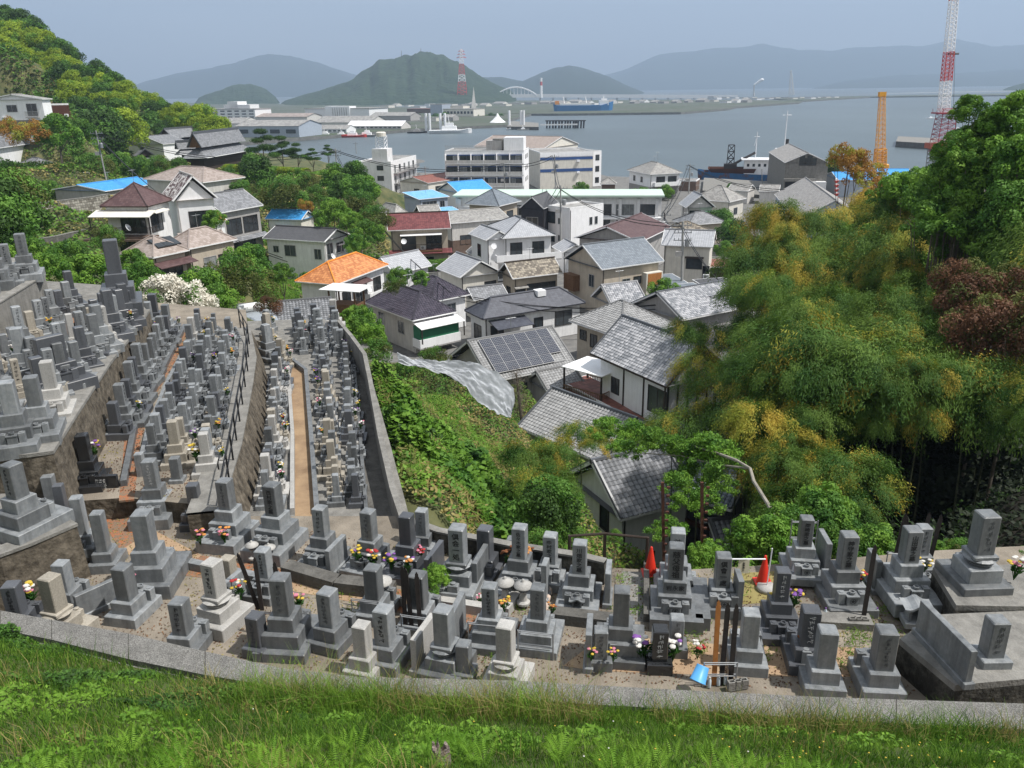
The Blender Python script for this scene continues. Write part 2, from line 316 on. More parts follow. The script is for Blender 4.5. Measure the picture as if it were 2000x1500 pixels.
CW += [tuple(atd(a, b, d)) for a, b, d in [(-350, 20, 230), (-150, 40, 230), (0, 100, 225), (120, 145, 235), (220, 185, 245), (330, 225, 255), (400, 255, 265), (100, 180, 200), (250, 235, 215), (-300, 200, 160), (-100, 110, 330), (150, 165, 340), (380, 232, 350), (-500, -80, 300)]]
# slope between the cemetery and the houses, and the wooded bank beyond it
CW += [tuple(atz(a, b, z)) for a, b, z in [(735, 745, 15.6), (770, 860, 16.2), (800, 960, 16.8), (860, 1030, 17), (960, 1050, 16.6), (830, 800, 13.2), (900, 900, 13.2), (930, 800, 10.5), (1000, 880, 10), (1030, 960, 11.5), (1100, 1040, 12.2), (860, 720, 8.0), (950, 745, 7.2), (1000, 800, 6.8), (1090, 960, 9)]]
CW += [tuple(atz(a, b, z)) for a, b, z in [(300, 316, 12), (380, 322, 12), (460, 312, 12), (510, 322, 12), (420, 330, 12), (270, 330, 12), (60, 300, 14.6), (-20, 300, 14.6), (1010, 850, 4.5), (1080, 900, 5.5), (1060, 930, 7.5), (985, 830, 5.5)]]
CW += [(4, 27, 5.5), (8, 27, 6), (3, 38, 4.5), (10, 38, 4), (14, 21, 15), (14, 27, 10), (18, 24, 15.5), (25, 25, 17), (34, 28, 19), (20, 34, 9), (30, 38, 13), (24, 46, 6), (38, 50, 11), (36, 70, 5), (55, 60, 11), (60, 90, 5), (17, 60, 3.6), (45, 35, 20), (70, 40, 22),
       (-24, 30, 20), (-30, 45, 19), (-22, 52, 15), (-13, 50, 11), (-9, 44, 11.5), (-18, 47, 13.5), (-40, 25, 24), (-60, 60, 24), (0, 22, 13.5), (5.5, 21, 14), (9.5, 20, 16)]
CW += [tuple(atz(a, b, z)) for a, b, z in [(500, 284, -2), (560, 288, -2), (640, 296, -2), (700, 306, 0), (760, 312, 1), (450, 272, -2), (425, 262, -2), (480, 300, 7), (540, 312, 7), (620, 322, 6), (700, 330, 5)]]+[(atd(a, b, d)[0], atd(a, b, d)[1], -4) for a, b, d in [(440, 262, 430), (500, 275, 380), (560, 280, 400), (620, 285, 350), (700, 290, 340), (480, 290, 290), (440, 270, 340), (560, 300, 280), (640, 306, 270), (410, 255, 420), (380, 245, 450), (300, 230, 460), (720, 310, 290), (150, 215, 500), (0, 200, 520)]]
CWA = np.array(CW)
CEM = PX([(-500, 1000), (-500, 560), (0, 540), (90, 560), (230, 570), (440, 600), (640, 615), (685, 705), (752, 1030), (1000, 1112), (1180, 1132), (1300, 1138), (1480, 1128), (1830, 1098), (2500, 1060), (2500, 1500), (-500, 1500)], 18.3)
def inpoly(x, y, P):
    c = np.zeros(np.shape(x), bool); n = len(P)
    for i in range(n):
        (x0, y0), (x1, y1) = P[i], P[i-1]
        if y0 == y1: continue
        c ^= ((y0 > y) != (y1 > y)) & (x < (x1-x0)*(y-y0)/(y1-y0)+x0)
    return c
def gh(x, y):
    x = np.atleast_1d(np.asarray(x, float)); y = np.atleast_1d(np.asarray(y, float)); out = np.zeros(x.shape)
    num = np.zeros(x.shape); den = np.zeros(x.shape)
    for cx, cy, cz in CWA:
        w_ = 1/((x-cx)**2+(y-cy)**2+.5)**1.9; num += w_*cz; den += w_
    return num/den
def ghc(x, y): return float(gh(x, y)[0])
FOOT = []   # house footprints (x, y, half size, ground z) that the ground is levelled to
def ghf(x, y):
    x = np.atleast_1d(np.asarray(x, float)); y = np.atleast_1d(np.asarray(y, float)); Z = gh(x, y)
    n = np.zeros(x.shape); d = np.zeros(x.shape); mw = np.zeros(x.shape)
    for cx, cy, c, s, hw, hd, z in FOOT:
        u = (x-cx)*c+(y-cy)*s; v = -(x-cx)*s+(y-cy)*c; dd = np.maximum(np.maximum(abs(u)-hw, abs(v)-hd), 0)
        m = 3.+max(0, cy-60)*.04; w_ = np.clip(1-dd/m, 0, 1)**2*(3-2*np.clip(1-dd/m, 0, 1)); n += w_**3*z; d += w_**3; mw = np.maximum(mw, w_)
    return np.where(d > 0, Z*(1-mw)+mw*n/np.maximum(d, 1e-9), Z)
def make_ground():
    def grid(xs, ys, name, hole=None):
        X, Y = np.meshgrid(xs, ys); sh = X.shape; Z = ghf(X.ravel(), Y.ravel()).reshape(sh)
        Z = Z+(fbm(X/6, Y/6, 3)-.5)*np.clip((Z-7)/6, 0, 1)*.8*(Z != gh(X.ravel(), Y.ravel()).reshape(sh)*0-99)-.06
        Z = np.where(inpoly(X, Y, CEM), np.minimum(Z, 13.), Z)
        V = np.stack([X, Y, Z], -1).reshape(-1, 3); ny, nx = sh
        i = np.arange(ny-1)[:, None]*nx+np.arange(nx-1)[None, :]
        Fq = np.stack([i, i+1, i+nx+1, i+nx], -1).reshape(-1, 4)
        return V, Fq
    xs = np.concatenate([np.arange(-620, -60, 6), np.arange(-60, 60, 1.2), np.arange(60, 460, 6)]); ys = np.concatenate([np.arange(-40, 11, 6), np.arange(11, 70, 1.2), np.arange(70, 420, 4)])
    V, Fq = grid(xs, ys, 'ground')
    cz = V[Fq].mean(1); x, y, z = cz[:, 0], cz[:, 1], cz[:, 2]
    mi = ((x > 10+fbm(y/3, x/3)*6) & (y < 75) & (z > 3.9)).astype(int)  # ground faces under the grove take the soil with painted shade
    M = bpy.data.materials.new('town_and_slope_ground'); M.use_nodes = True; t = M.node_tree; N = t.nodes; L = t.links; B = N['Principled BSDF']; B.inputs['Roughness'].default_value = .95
    M2 = G['soil_painted_shade']
    ge = N.new('ShaderNodeNewGeometry'); sp = N.new('ShaderNodeSeparateXYZ'); L.new(ge.outputs['Position'], sp.inputs[0])
    nz = N.new('ShaderNodeTexNoise'); nz.inputs['Scale'].default_value = .12; nz.inputs['Detail'].default_value = 8; L.new(ge.outputs['Position'], nz.inputs[0])
    ad = N.new('ShaderNodeMath'); ad.operation = 'MULTIPLY_ADD'; ad.inputs[1].default_value = 1.6; L.new(nz.outputs[0], ad.inputs[0]); L.new(sp.outputs[2], ad.inputs[2])
    mr = N.new('ShaderNodeMapRange'); mr.inputs[1].default_value = 5.0; mr.inputs[2].default_value = 5.5; L.new(ad.outputs[0], mr.inputs[0])
    def ramp(c1, c2, s):
        n = N.new('ShaderNodeTexNoise'); n.inputs['Scale'].default_value = s; n.inputs['Detail'].default_value = 7; L.new(ge.outputs['Position'], n.inputs[0]); r = N.new('ShaderNodeValToRGB'); r.color_ramp.elements[0].position = .35; r.color_ramp.elements[1].position = .65
        r.color_ramp.elements[0].color = (*c1, 1); r.color_ramp.elements[1].color = (*c2, 1); L.new(n.outputs[0], r.inputs[0]); return r.outputs[0]
    mx = N.new('ShaderNodeMix'); mx.data_type = 'RGBA'; L.new(mr.outputs[0], mx.inputs[0]); L.new(ramp((.115, .113, .11), (.175, .17, .16), 1.1), mx.inputs[6]); L.new(ramp((.035, .055, .015), (.12, .115, .045), .5), mx.inputs[7]); L.new(mx.outputs[2], B.inputs['Base Color'])
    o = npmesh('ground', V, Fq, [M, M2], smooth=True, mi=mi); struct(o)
# sea
seaM = mat('sea_water', (.075, .10, .11), .34, .3, .004, rnd=0, spec=.5)
nt2 = seaM.node_tree; bp = nt2.nodes.new('ShaderNodeBump'); bp.inputs['Strength'].default_value = .9; bp.inputs['Distance'].default_value = .6
tcs = nt2.nodes.new('ShaderNodeTexCoord'); mps = nt2.nodes.new('ShaderNodeMapping'); mps.inputs['Scale'].default_value = (.16, .5, 1); nn = nt2.nodes.new('ShaderNodeTexNoise'); nn.inputs['Scale'].default_value = 1; nn.inputs['Detail'].default_value = 8; nn.inputs['Roughness'].default_value = .6
nt2.links.new(tcs.outputs['Object'], mps.inputs[0]); nt2.links.new(mps.outputs[0], nn.inputs[0]); nt2.links.new(nn.outputs[0], bp.inputs['Height']); nt2.links.new(bp.outputs[0], nt2.nodes['Principled BSDF'].inputs['Normal'])
sea = MB().quad((-12000, -150, 0), (12000, -150, 0), (12000, 11500, 0), (-12000, 11500, 0)).build('sea', seaM); struct(sea)
# hills across the bay
def hill(name, prof, D, depth, M, z0=-5, rough=.05, seed=0, n=90, rows=14):
    px = np.array([p[0] for p in prof], float); py = np.array([p[1] for p in prof], float); xs = np.linspace(px[0], px[-1], n)
    ys = np.interp(xs, px, py); V = []
    for j in range(rows):
        t = j/(rows-1); k = math.sin(min(1, t*1.35)*math.pi/2)**.9 if t < .74 else math.cos((t-.74)/.26*math.pi/2)
        for i in range(n):
            c = atd(xs[i], ys[i], D); hgt = c[2]-z0; base = np.array([c[0], c[1]]); dr = base/np.linalg.norm(base)
            rg = (fbm(xs[i]/18.+seed, t*7, 5, seed)-.5)*rough*hgt*3*math.sin(math.pi*min(1, t*1.2)); q = base+dr*(t-.74)*depth
            edge = min(1, min(i, n-1-i)/4)
            V.append((q[0], q[1], z0+max(0, hgt*k*(1 if edge > .99 else edge**.5)+rg*edge)))
    i = np.arange(rows-1)[:, None]*n+np.arange(n-1)[None, :]
    Fq = np.stack([i, i+1, i+n+1, i+n], -1).reshape(-1, 4)
    o = npmesh(name, np.array(V), Fq, M, smooth=True); return struct(o)
hM = mat('wooded_hill', (.012, .030, .014), .95, .3, .02, rnd=0, c2=(.035, .06, .028), b=1., bs=.06); hM2 = mat('wooded_range', (.02, .035, .03), .95, .3, .004, rnd=0, c2=(.035, .055, .045))
for nd in hM.node_tree.nodes:
    if nd.type == 'BUMP': nd.inputs['Distance'].default_value = 9
hill('hill', [(545, 200), (600, 183), (650, 170), (690, 155), (715, 135), (740, 121), (765, 115), (780, 110), (800, 109), (820, 104), (845, 108), (870, 110), (885, 116), (905, 128), (940, 150), (970, 165), (1010, 182)], 2300, 900, hM, seed=3, n=160, rows=22, rough=.1)
hill('hill', [(378, 196), (400, 186), (430, 176), (455, 167), (490, 165), (520, 174), (548, 198)], 2500, 500, hM, seed=5, n=70, rough=.1)
hill('mountain', [(240, 175), (280, 160), (330, 147), (400, 135), (450, 126), (490, 113), (530, 107), (570, 111), (600, 118), (650, 132), (700, 148), (760, 175), (800, 190)], 7200, 2500, hM2, seed=8, rough=.05)
hill('hill', [(900, 170), (940, 151), (980, 150), (1020, 158), (1060, 141), (1085, 133), (1110, 129), (1130, 132), (1150, 137), (1190, 150), (1220, 165), (1270, 185)], 4300, 1500, hM2, seed=11, rough=.06)
hill('mountain', [(1100, 178), (1150, 155), (1220, 137), (1260, 118), (1290, 106), (1340, 102), (1400, 95), (1450, 93), (1490, 87), (1530, 94), (1560, 99), (1590, 98), (1620, 99), (1660, 95), (1700, 93), (1760, 90), (1800, 92), (1840, 82), (1870, 77), (1910, 85), (1940, 92), (1970, 90), (2000, 88), (2100, 80), (2300, 110)], 9000, 3000, hM2, seed=13, rough=.05)
hill('mountain', [(1500, 190), (1570, 176), (1650, 158), (1750, 147), (1850, 144), (1950, 138), (2100, 130), (2300, 150)], 6300, 1800, hM2, seed=17, rough=.05)
hill('hill', [(1915, 196), (1940, 184), (1970, 170), (2000, 162), (2100, 150), (2250, 170)], 2900, 500, hM, seed=19, rough=.08)
def slab(name, pxs, z0, z1, Ms, mt=None):
    P = PX(pxs, z1); a = sum(P[i-1][0]*P[i][1]-P[i][0]*P[i-1][1] for i in range(len(P)))
    if a < 0: P = P[::-1]
    return MB().prism(P, z0, z1, 0, mt).build(name, Ms)
# land across the harbour
landM = mat('port_land', (.11, .11, .10), .95, .3, .02, rnd=0, c2=(.05, .075, .035)); rockM = mat('breakwater_rock', (.10, .10, .095), .95, .4, .3, rnd=0, c2=(.2, .2, .19))
struct(slab('port_ground', [(180, 330), (470, 278), (600, 268), (820, 251), (1000, 243), (985, 236), (1040, 222), (930, 214), (700, 206), (400, 200), (100, 210)], -3, 1.9, [rockM, landM], 1))
struct(slab('port_ground', [(940, 222), (1090, 222), (1330, 219), (1420, 212), (1440, 208), (1560, 200), (1570, 196), (1300, 195), (900, 197)], -3, 2.2, [rockM, landM], 1))
struct(slab('port_ground', [(1560, 197), (1700, 189), (2100, 184), (2100, 180), (1500, 191)], -3, 2.2, [rockM, landM], 1))
struct(slab('pier', [(990, 247), (1052, 248), (1052, 240), (1000, 236)], -3, 2.2, [G['concrete_dark'], G['concrete']], 1))
# town quay
tag(slab('quay_wall', [(1372, 372), (1375, 347), (1533, 356), (1545, 385)], -3, 3.6, [G['concrete_dark'], G['concrete']], 1), 'low dark quay wall in front of the dredger', 'quay')
tag(slab('breakwater', [(1750, 276), (1754, 266), (1868, 272), (1868, 283)], -3, 2.6, [G['concrete_dark'], G['concrete']], 1), 'concrete breakwater behind the red and white crane', 'breakwater')
# ================================================================ cemetery terraces
ZF, ZS, ZM, ZT, ZU, ZP = 18.0, 17.6, 18.6, 20.2, 21.6, 19.3
def terrace(pxs, z, mt, side='wall_moss'): return struct(slab('cemetery_terrace', pxs, 9, z, [G[side], G[mt]], 1))
terrace([(-600, 1120), (-600, 1700), (2600, 1700), (2600, 1035), (1830, 1075), (1480, 1105), (1300, 1115), (1180, 1108), (1000, 1085), (820, 1030), (792, 1008), (470, 1008), (420, 985), (240, 975), (100, 1000)], ZF, 'ground_grave')
terrace([(440, 1030), (805, 1030), (760, 860), (712, 690), (668, 640), (630, 622), (460, 628), (440, 760)], ZS, 'concrete')
terrace([(60, 985), (245, 972), (432, 990), (448, 900), (470, 800), (490, 700), (480, 605), (270, 588), (130, 700), (-50, 850)], ZM, 'ground_grave')
terrace([(-600, 905), (55, 893), (103, 887), (150, 812), (215, 712), (268, 645), (290, 610), (250, 560), (-600, 500)], ZT, 'concrete')
terrace([(-600, 700), (0, 592), (88, 538), (62, 505), (-600, 470)], ZU, 'concrete', 'concrete')
terrace([(72, 984), (150, 1028), (60, 1066), (0, 1088), (-600, 1200), (-600, 955), (0, 960)], ZP, 'concrete')
# raised plots beside the wood
slabs = [([(1822, 1108), (1868, 1182), (2300, 1190), (2300, 1090)], ZF+.8), ([(1757, 1247), (1866, 1338), (2300, 1300), (2300, 1180), (1830, 1200)], ZF+.7)]
for (p, z), lb in zip(slabs, ('raised grave plot with mossy stone sides beside the dark wood', 'raised grave plot with a sharp concrete corner above the boundary wall')):
    t = thing('grave_plot', lb, 'grave plot', (*PX(p[:1], z)[0], 9))
    P = PX(p, z); P = P if sum(P[i-1][0]*P[i][1]-P[i][0]*P[i-1][1] for i in range(len(P))) > 0 else P[::-1]
    o = MB().prism(P, 9, z-.13).build('plot_base', [G['wall_dark']], t); o.location = -t.location
    o = MB().prism(P, z-.13, z, 0).build('kerb_top', [G['concrete']], t); o.location = -t.location
# leaf litter and sand paths, thin sheets on the terraces
def sheet(name, pxs, z, M): return struct(slab(name, pxs, z-.05, z+.006, [M]))
sheet('path', [(576, 1018), (618, 1018), (604, 850), (597, 730), (572, 712), (567, 740), (576, 860)], ZS, G['sand_path'])
sheet('path', [(716, 1016), (786, 1022), (748, 860), (712, 715), (694, 705), (704, 850)], ZS, G['concrete_dark'])
sheet('path', [(232, 978), (262, 975), (275, 860), (300, 780), (345, 700), (372, 640), (350, 640), (318, 700), (270, 780), (243, 860)], ZM, G['leaf_litter'])
_a = [(190, 1000), (235, 1075), (330, 1120), (520, 1145), (740, 1185), (905, 1235), (1080, 1285)]; _b = [(275, 985), (300, 1035), (395, 1085), (560, 1112), (760, 1145), (940, 1195), (1080, 1240)]
for k in range(6): sheet('path', [_a[k], _a[k+1], _b[k+1], _b[k]], ZF, G['leaf_litter'] if k not in (1, 3) else G['earth'])
sheet('path', [(1100, 1300), (1160, 1310), (1430, 1320), (1760, 1322), (1760, 1265), (1450, 1262), (1180, 1240)], ZF, G['earth'])
sheet('path', [(1430, 1120), (1520, 1115), (1520, 1175), (1450, 1180)], ZF, G['grass_dry'])
sheet('path', [(1215, 1115), (1262, 1118), (1262, 1215), (1205, 1210)], ZF, G['concrete'])
for q in ([(60, 800), (100, 790), (140, 700), (170, 620), (140, 600), (95, 700)], [(105, 700), (125, 705), (160, 640), (150, 620)]): sheet('path', q, ZT, G['leaf_litter'])
# ---- walls as things
def wall(name, label, cat, pts, zt, zb, th, M, cap=None, side=1, batter=0., capm=None, joint=None):
    """pts: pixels of the top edge at height zt; thickness th to `side` of the line; foot moved by batter"""
    zt_ = zt if isinstance(zt, list) else [zt]*len(pts)
    P = [Vector(atz(a, b, z)) for (a, b), z in zip(pts, zt_)]
    t = thing(name, label, cat, (P[0].x, P[0].y, zb)); O = t.location
    mb = MB(); cp = MB(); nrm = []
    for i in range(len(P)):
        d = (P[min(i+1, len(P)-1)]-P[max(i-1, 0)]); d.z = 0; d.normalize(); nrm.append(Vector((-d.y, d.x, 0))*side)
    up = 0.
    for i in range(len(P)-1):
        a, b = P[i]-O, P[i+1]-O; na, nb = nrm[i], nrm[i+1]; L = (b-a).length; zb0 = Vector((0, 0, 0))
        def lo(v, n): return Vector((v.x-n.x*batter, v.y-n.y*batter, 0))
        ta, tb = a, b; ia, ib = a+na*th, b+nb*th
        u0, u1 = up, up+L; hh = (zt_[i]-zb)
        k = 1/.35
        mb.quad(lo(a, na), lo(b, nb), tb, ta, 0, [(u0*k, 0), (u1*k, 0), (u1*k, hh*k), (u0*k, hh*k)])
        mb.quad(ia, ib, Vector((ib.x, ib.y, 0)), Vector((ia.x, ia.y, 0)), 0, [(u0*k, hh*k), (u1*k, hh*k), (u1*k, 0), (u0*k, 0)])
        if cap is None: mb.quad(ta, tb, ib, ia, 0, [(u0*k, 0), (u1*k, 0), (u1*k, th*k), (u0*k, th*k)])
        if cap:
            for (x, y, z) in [(0, 0, 0)]:
                A, B2 = a-na*.03, b-nb*.03; C_, D_ = b+nb*(th+.03), a+na*(th+.03); q = Vector((0, 0, cap))
                cp.quad(A+q, B2+q, C_+q, D_+q); cp.quad(A, B2, B2+q, A+q); cp.quad(D_, D_+q, C_+q, C_)
        up = u1
    for i in (0, -1):
        a = P[i]-O; n = nrm[i]; mb.quad((a.x, a.y, 0), a, a+n*th, (a.x+n.x*th, a.y+n.y*th, 0))
    mb.build('wall_body', M, t)
    if cap: cp.build('coping', capm or G['concrete'], t)
    return t
# boundary wall at the foot of the grass bank
FARE = [(-500, 1100), (0, 1192), (100, 1210), (250, 1237), (400, 1272), (550, 1305), (700, 1322), (1000, 1329), (1300, 1346), (1600, 1361), (1750, 1366), (2000, 1374), (2600, 1390)]
NEAR = [(-500, 1120), (0, 1229), (100, 1249), (250, 1287), (400, 1318), (550, 1343), (700, 1352), (1000, 1366), (1300, 1384), (1600, 1404), (1750, 1412), (2000, 1424), (2600, 1460)]
ZW = 19.35
t = thing('boundary_wall', 'long low wall with pebbly concrete top between the graves and the grass bank', 'wall', (*PX([FARE[0]], ZW)[0], ZF))
mb = MB(); A = PX(FARE, ZW); B_ = PX(NEAR, ZW)
for i in range(len(A)-1):
    a, b, c, d = A[i], A[i+1], B_[i+1], B_[i]
    mb.quad((*d, ZW), (*c, ZW), (*b, ZW), (*a, ZW)); mb.quad((*b, ZW), (*b, ZF-.2), (*a, ZF-.2), (*a, ZW)); mb.quad((*d, ZW), (*d, ZW-.3), (*c, ZW-.3), (*c, ZW))
o = mb.build('wall_body', G['pebble'], t); o.location = -t.location
# lower step of the same wall, on the bank side
mb = MB(); C2 = [(x, y-.32) for x, y in B_]
for i in range(len(A)-1):
    a, b, c, d = B_[i], B_[i+1], C2[i+1], C2[i]; z = ZW-.12
    if i > 6: break
    mb.quad((*d, z), (*c, z), (*b, z), (*a, z)); mb.quad((*d, z), (*d, z-.3), (*c, z-.3), (*c, z))
o = mb.build('lower_step', G['concrete'], t); o.location = -t.location
mb = MB()
for i in range(len(A)-1):
    a, b, c, d = Vector((*A[i], ZW+.003)), Vector((*A[i+1], ZW+.003)), Vector((*B_[i+1], ZW+.003)), Vector((*B_[i], ZW+.003)); n = max(1, int((b-a).length/1.8))
    for k in range(n): f = k/n; g = f+.014/(b-a).length; mb.quad(d.lerp(c, f), d.lerp(c, g), a.lerp(b, g), a.lerp(b, f))
o = mb.build('joint', G['wall_dark'], t); o.location = -t.location
# grass bank
def bank_z(x, y):
    by = np.interp(x, [p[0] for p in B_], [p[1] for p in B_]); k = np.clip((by-y)/by, -.2, 1.6)
    return ZW-.14+k*(26.75-ZW+.14)*(.92+.08*k)-.35*np.clip(k, 0, 1)*(1-np.clip(k, 0, 1))*2
xs = np.arange(-16, 16.01, .35); ys = np.arange(-6, 13, .3)
X, Y = np.meshgrid(xs, ys); by = np.interp(X, [p[0] for p in B_], [p[1] for p in B_])
Y = np.minimum(Y, by+.0); Z = bank_z(X, Y)+(fbm(X*.9, Y*.9, 3)-.5)*.22*np.clip((by-Y)/1.2, 0, 1)
ny, nx = X.shape; i = np.arange(ny-1)[:, None]*nx+np.arange(nx-1)[None, :]
struct(npmesh('grass_bank', np.stack([X, Y, Z], -1).reshape(-1, 3), np.stack([i, i+1, i+nx+1, i+nx], -1).reshape(-1, 4), G['soil_green'], smooth=True))
# retaining walls
wall('retaining_wall', 'old brown stone retaining wall under the upper grave terrace', 'wall', [(-60, 897), (55, 893), (103, 887), (150, 812), (215, 712), (268, 645), (292, 608)], ZT+.02, ZM-.6, .5, G['wall_moss'], cap=.09, side=1, batter=.18)
wall('retaining_wall', 'ivy stained brown retaining wall below the black railing', 'wall', [(432, 1000), (452, 930), (471, 868), (482, 810), (493, 750), (500, 700), (488, 640)], ZM+.1, ZS-.3, .8, G['wall_moss'], cap=.06, side=1, batter=.45)
wall('retaining_wall', 'bare grey concrete wall holding the topmost row of graves', 'wall', [(-300, 662), (0, 592), (88, 538), (64, 507)], ZU+.05, ZT-.2, .3, G['concrete'], cap=.05, side=1, batter=.03)
wall('retaining_wall', 'rough brown stone wall under the corner platform', 'wall', [(-200, 1120), (0, 1088), (60, 1066), (150, 1028), (72, 984)], ZP+.02, ZF-.5, .4, G['wall_moss'], cap=.07, side=1, batter=.1)
wall('parapet_wall', 'tall grey concrete parapet along the drain path above the weeds', 'wall', [(662, 622), (690, 655), (716, 690), (727, 740), (748, 850), (772, 950), (792, 1008)], [ZS+1.0, ZS+1.1, ZS+1.15, ZS+1.05, ZS+.9, ZS+.8, ZS+.75], 10, .16, G['concrete'], side=-1)
wall('parapet_wall', 'low mossy block wall behind the middle row of graves', 'wall', [(795, 1012), (860, 1035), (1000, 1062), (1130, 1082), (1185, 1095)], ZF+.55, 10, .15, G['wall_dark'], cap=.05, side=-1)
# haze
hz = MB().box(-14000, -160, -3.5, 14000, 12500, 1150).build('haze', []); hz['kind'] = 'stuff'
hm = bpy.data.materials.new('haze_air'); hm.use_nodes = True; ht = hm.node_tree; ht.nodes.remove(ht.nodes['Principled BSDF'])
pv = ht.nodes.new('ShaderNodeVolumePrincipled'); pv.inputs['Color'].default_value = (.56, .74, 1., 1); pv.inputs['Density'].default_value = .00019; pv.inputs['Anisotropy'].default_value = .1
ht.links.new(pv.outputs[0], ht.nodes['Material Output'].inputs['Volume']); hz.data.materials.append(hm)
# ================================================================ gravestones
MC = {}
G['worn_ink'] = mat('worn_ink', (.085, .09, .095), .7, .1, 10, rnd=0); G['worn_white'] = mat('worn_white', (.42, .43, .43), .7, .1, 10, rnd=0)
def part(name, key, fn, M, parent, loc=(0, 0, 0), rz=0., smooth=False):
    if key not in MC:
        mb = MB(); fn(mb); o = mb.build(name, M, None, smooth); MC[key] = o.data
    else:
        o = bpy.data.objects.new(name, MC[key]); COL.objects.link(o)
    o.parent = parent; o.location = loc; o.rotation_euler.z = rz; return o
TXT = {}
def text_mesh(chars, M, size=1., gap=1.02, horiz=False):
    """built-in font glyphs stacked downwards (or side by side), facing -y, origin at centre"""
    key = (chars, M.name, horiz)
    if key in TXT: return TXT[key]
    cu = bpy.data.curves.new('t', 'FONT'); cu.body = chars if horiz else '\n'.join(chars); cu.align_x = 'CENTER'; cu.align_y = 'CENTER'; cu.size = 1; cu.space_line = gap; cu.extrude = .015; cu.offset = .012; cu.resolution_u = 2
    o = bpy.data.objects.new('t', cu); COL.objects.link(o); bpy.context.view_layer.update()
    me = bpy.data.meshes.new_from_object(o.evaluated_get(bpy.context.evaluated_depsgraph_get())); bpy.data.objects.remove(o); bpy.data.curves.remove(cu)
    me.transform(Matrix.Rotation(math.pi/2, 4, 'X')); me.materials.clear(); me.materials.append(M); me.name = 'inscription'; TXT[key] = me; return me
def inscribe(parent, chars, M, z, y, size, wsc=1., rz=0., x=0., name='inscription', horiz=False):
    o = bpy.data.objects.new(name, text_mesh(chars, M, horiz=horiz)); COL.objects.link(o); o.parent = parent; o.location = (x, y, z); o.scale = (size*wsc, size, size); o.rotation_euler.z = rz; return o
def scratch(key, n, seed, M):
    """a column of worn engraved strokes, too weathered to read"""
    if key not in MC:
        r = random.Random(seed); mb = MB()
        for k in range(n):
            zc = .5-(k+.5)/n
            for _ in range(8):
                a = r.random()*.6-.3; L = .35/n*r.uniform(.5, 1.3); x0 = r.uniform(-.04, .04); z0 = zc+r.uniform(-.3, .3)/n
                if r.random() < .5: mb.box(x0-.022, -.003, z0, x0+.022, 0, z0+.008)
                else: mb.box(x0, -.004, z0-L, x0+.007, 0, z0+L*.5)
        o = mb.build('engraving', M); MC[key] = o.data; bpy.data.objects.remove(o)
    return MC[key]
TYPES = {  # pillar (w, h), tiers (w, h) top to bottom, front extension of the last tier
    't3': ((.31, .76), [(.48, .28), (.70, .28), (.98, .20)], .26),
    't2': ((.30, .70), [(.47, .26), (.68, .22)], .2),
    't1': ((.27, .62), [(.45, .22)], .0),
    'slim': ((.23, .84), [(.38, .20), (.56, .20)], .1),
    'lotus': ((.29, .68), [(.40, .06), (.5, .07), (.42, .07), (.54, .24), (.80, .26)], .1),
    'wide': ((.62, .62), [(.82, .16), (1.05, .20), (1.25, .3)], .3),
    'big': ((.34, .80), [(.52, .30), (.78, .32), (1.08, .32)], .3)}
def height(ty): p, ts, _ = TYPES[ty]; return p[1]+sum(t[1] for t in ts)
def make_grave(ty, m, acc=True, eng=None, seed=0):
    p, ts, ext = TYPES[ty]; M = G[m]
    t = bpy.data.objects.new('gravestone', None); COL.objects.link(t); t.empty_display_size = .1
    z = sum(q[1] for q in ts); pw, ph = p; d = pw if ty != 'wide' else .2
    hh = z
    pil = part('stone_pillar', (ty, m, 'p'), lambda b: b.box(-pw/2, -d/2, 0, pw/2, d/2, ph, bev=.018, tp=1), M, t, (0, 0, z))
    if eng:
        ink = (G['worn_ink'] if seed % 4 else G['ink']) if eng != 'w' else G['worn_white']; v = seed % 3
        o = bpy.data.objects.new('engraving', scratch((v, ink.name), 5+v, v, ink)); COL.objects.link(o); o.parent = pil; o.location = (0, -d/2-.002, ph*.52); o.scale = (1, 1, ph*.8)
    for k, (w_, h_) in enumerate(ts):
        z -= h_; last = k == len(ts)-1; e = ext if last else 0
        dd = w_ if ty != 'wide' else w_*.62
        if ty == 'lotus' and k in (1, 2):
            r = w_/2
            part('lotus_base', (ty, m, k), lambda b: b.lathe([(r*.8, 0), (r, h_*.3), (r*1.05, h_*.6), (r*.85, h_)], 16), M, t, (0, 0, z), smooth=False)
        else:
            part(('upper_base' if k == 0 else 'lower_base' if last else 'middle_base'), (ty, m, k), lambda b: b.box(-w_/2, -dd/2-e, 0, w_/2, dd/2, h_, bev=.014), M, t, (0, 0, z))
    if acc and ext >= .2:
        zb = ts[-1][1]; yb = -(ts[-2][0]/2)*(1 if ty != 'wide' else .62)-.13
        for sx in (-1, 1):
            part('vase_block', (m, 'v'), lambda b: (b.box(-.075, -.075, 0, .075, .075, .25, bev=.01), b.lathe([(.045, .25), (.05, .262), (.03, .264)], 10)), M, t, (sx*.21, yb, zb))
        part('incense_stand', (m, 'i'), lambda b: (b.box(-.115, -.10, .0, .115, .10, .19, bev=.01), b.box(-.13, -.115, .19, .13, .10, .215), b.lathe([(.05, .215), (.065, .25), (.065, .28), (.045, .28), (.04, .24)], 12)), M, t, (0, yb-.02, zb))
    elif acc and ext > 0:
        part('incense_stand', (m, 'i2'), lambda b: (b.box(-.1, -.07, .0, .1, .07, .14, bev=.01), b.lathe([(.04, .14), (.05, .17), (.03, .175)], 10)), M, t, (0, -ts[-1][0]/2-.0, ts[-1][1]*1.))
    return t
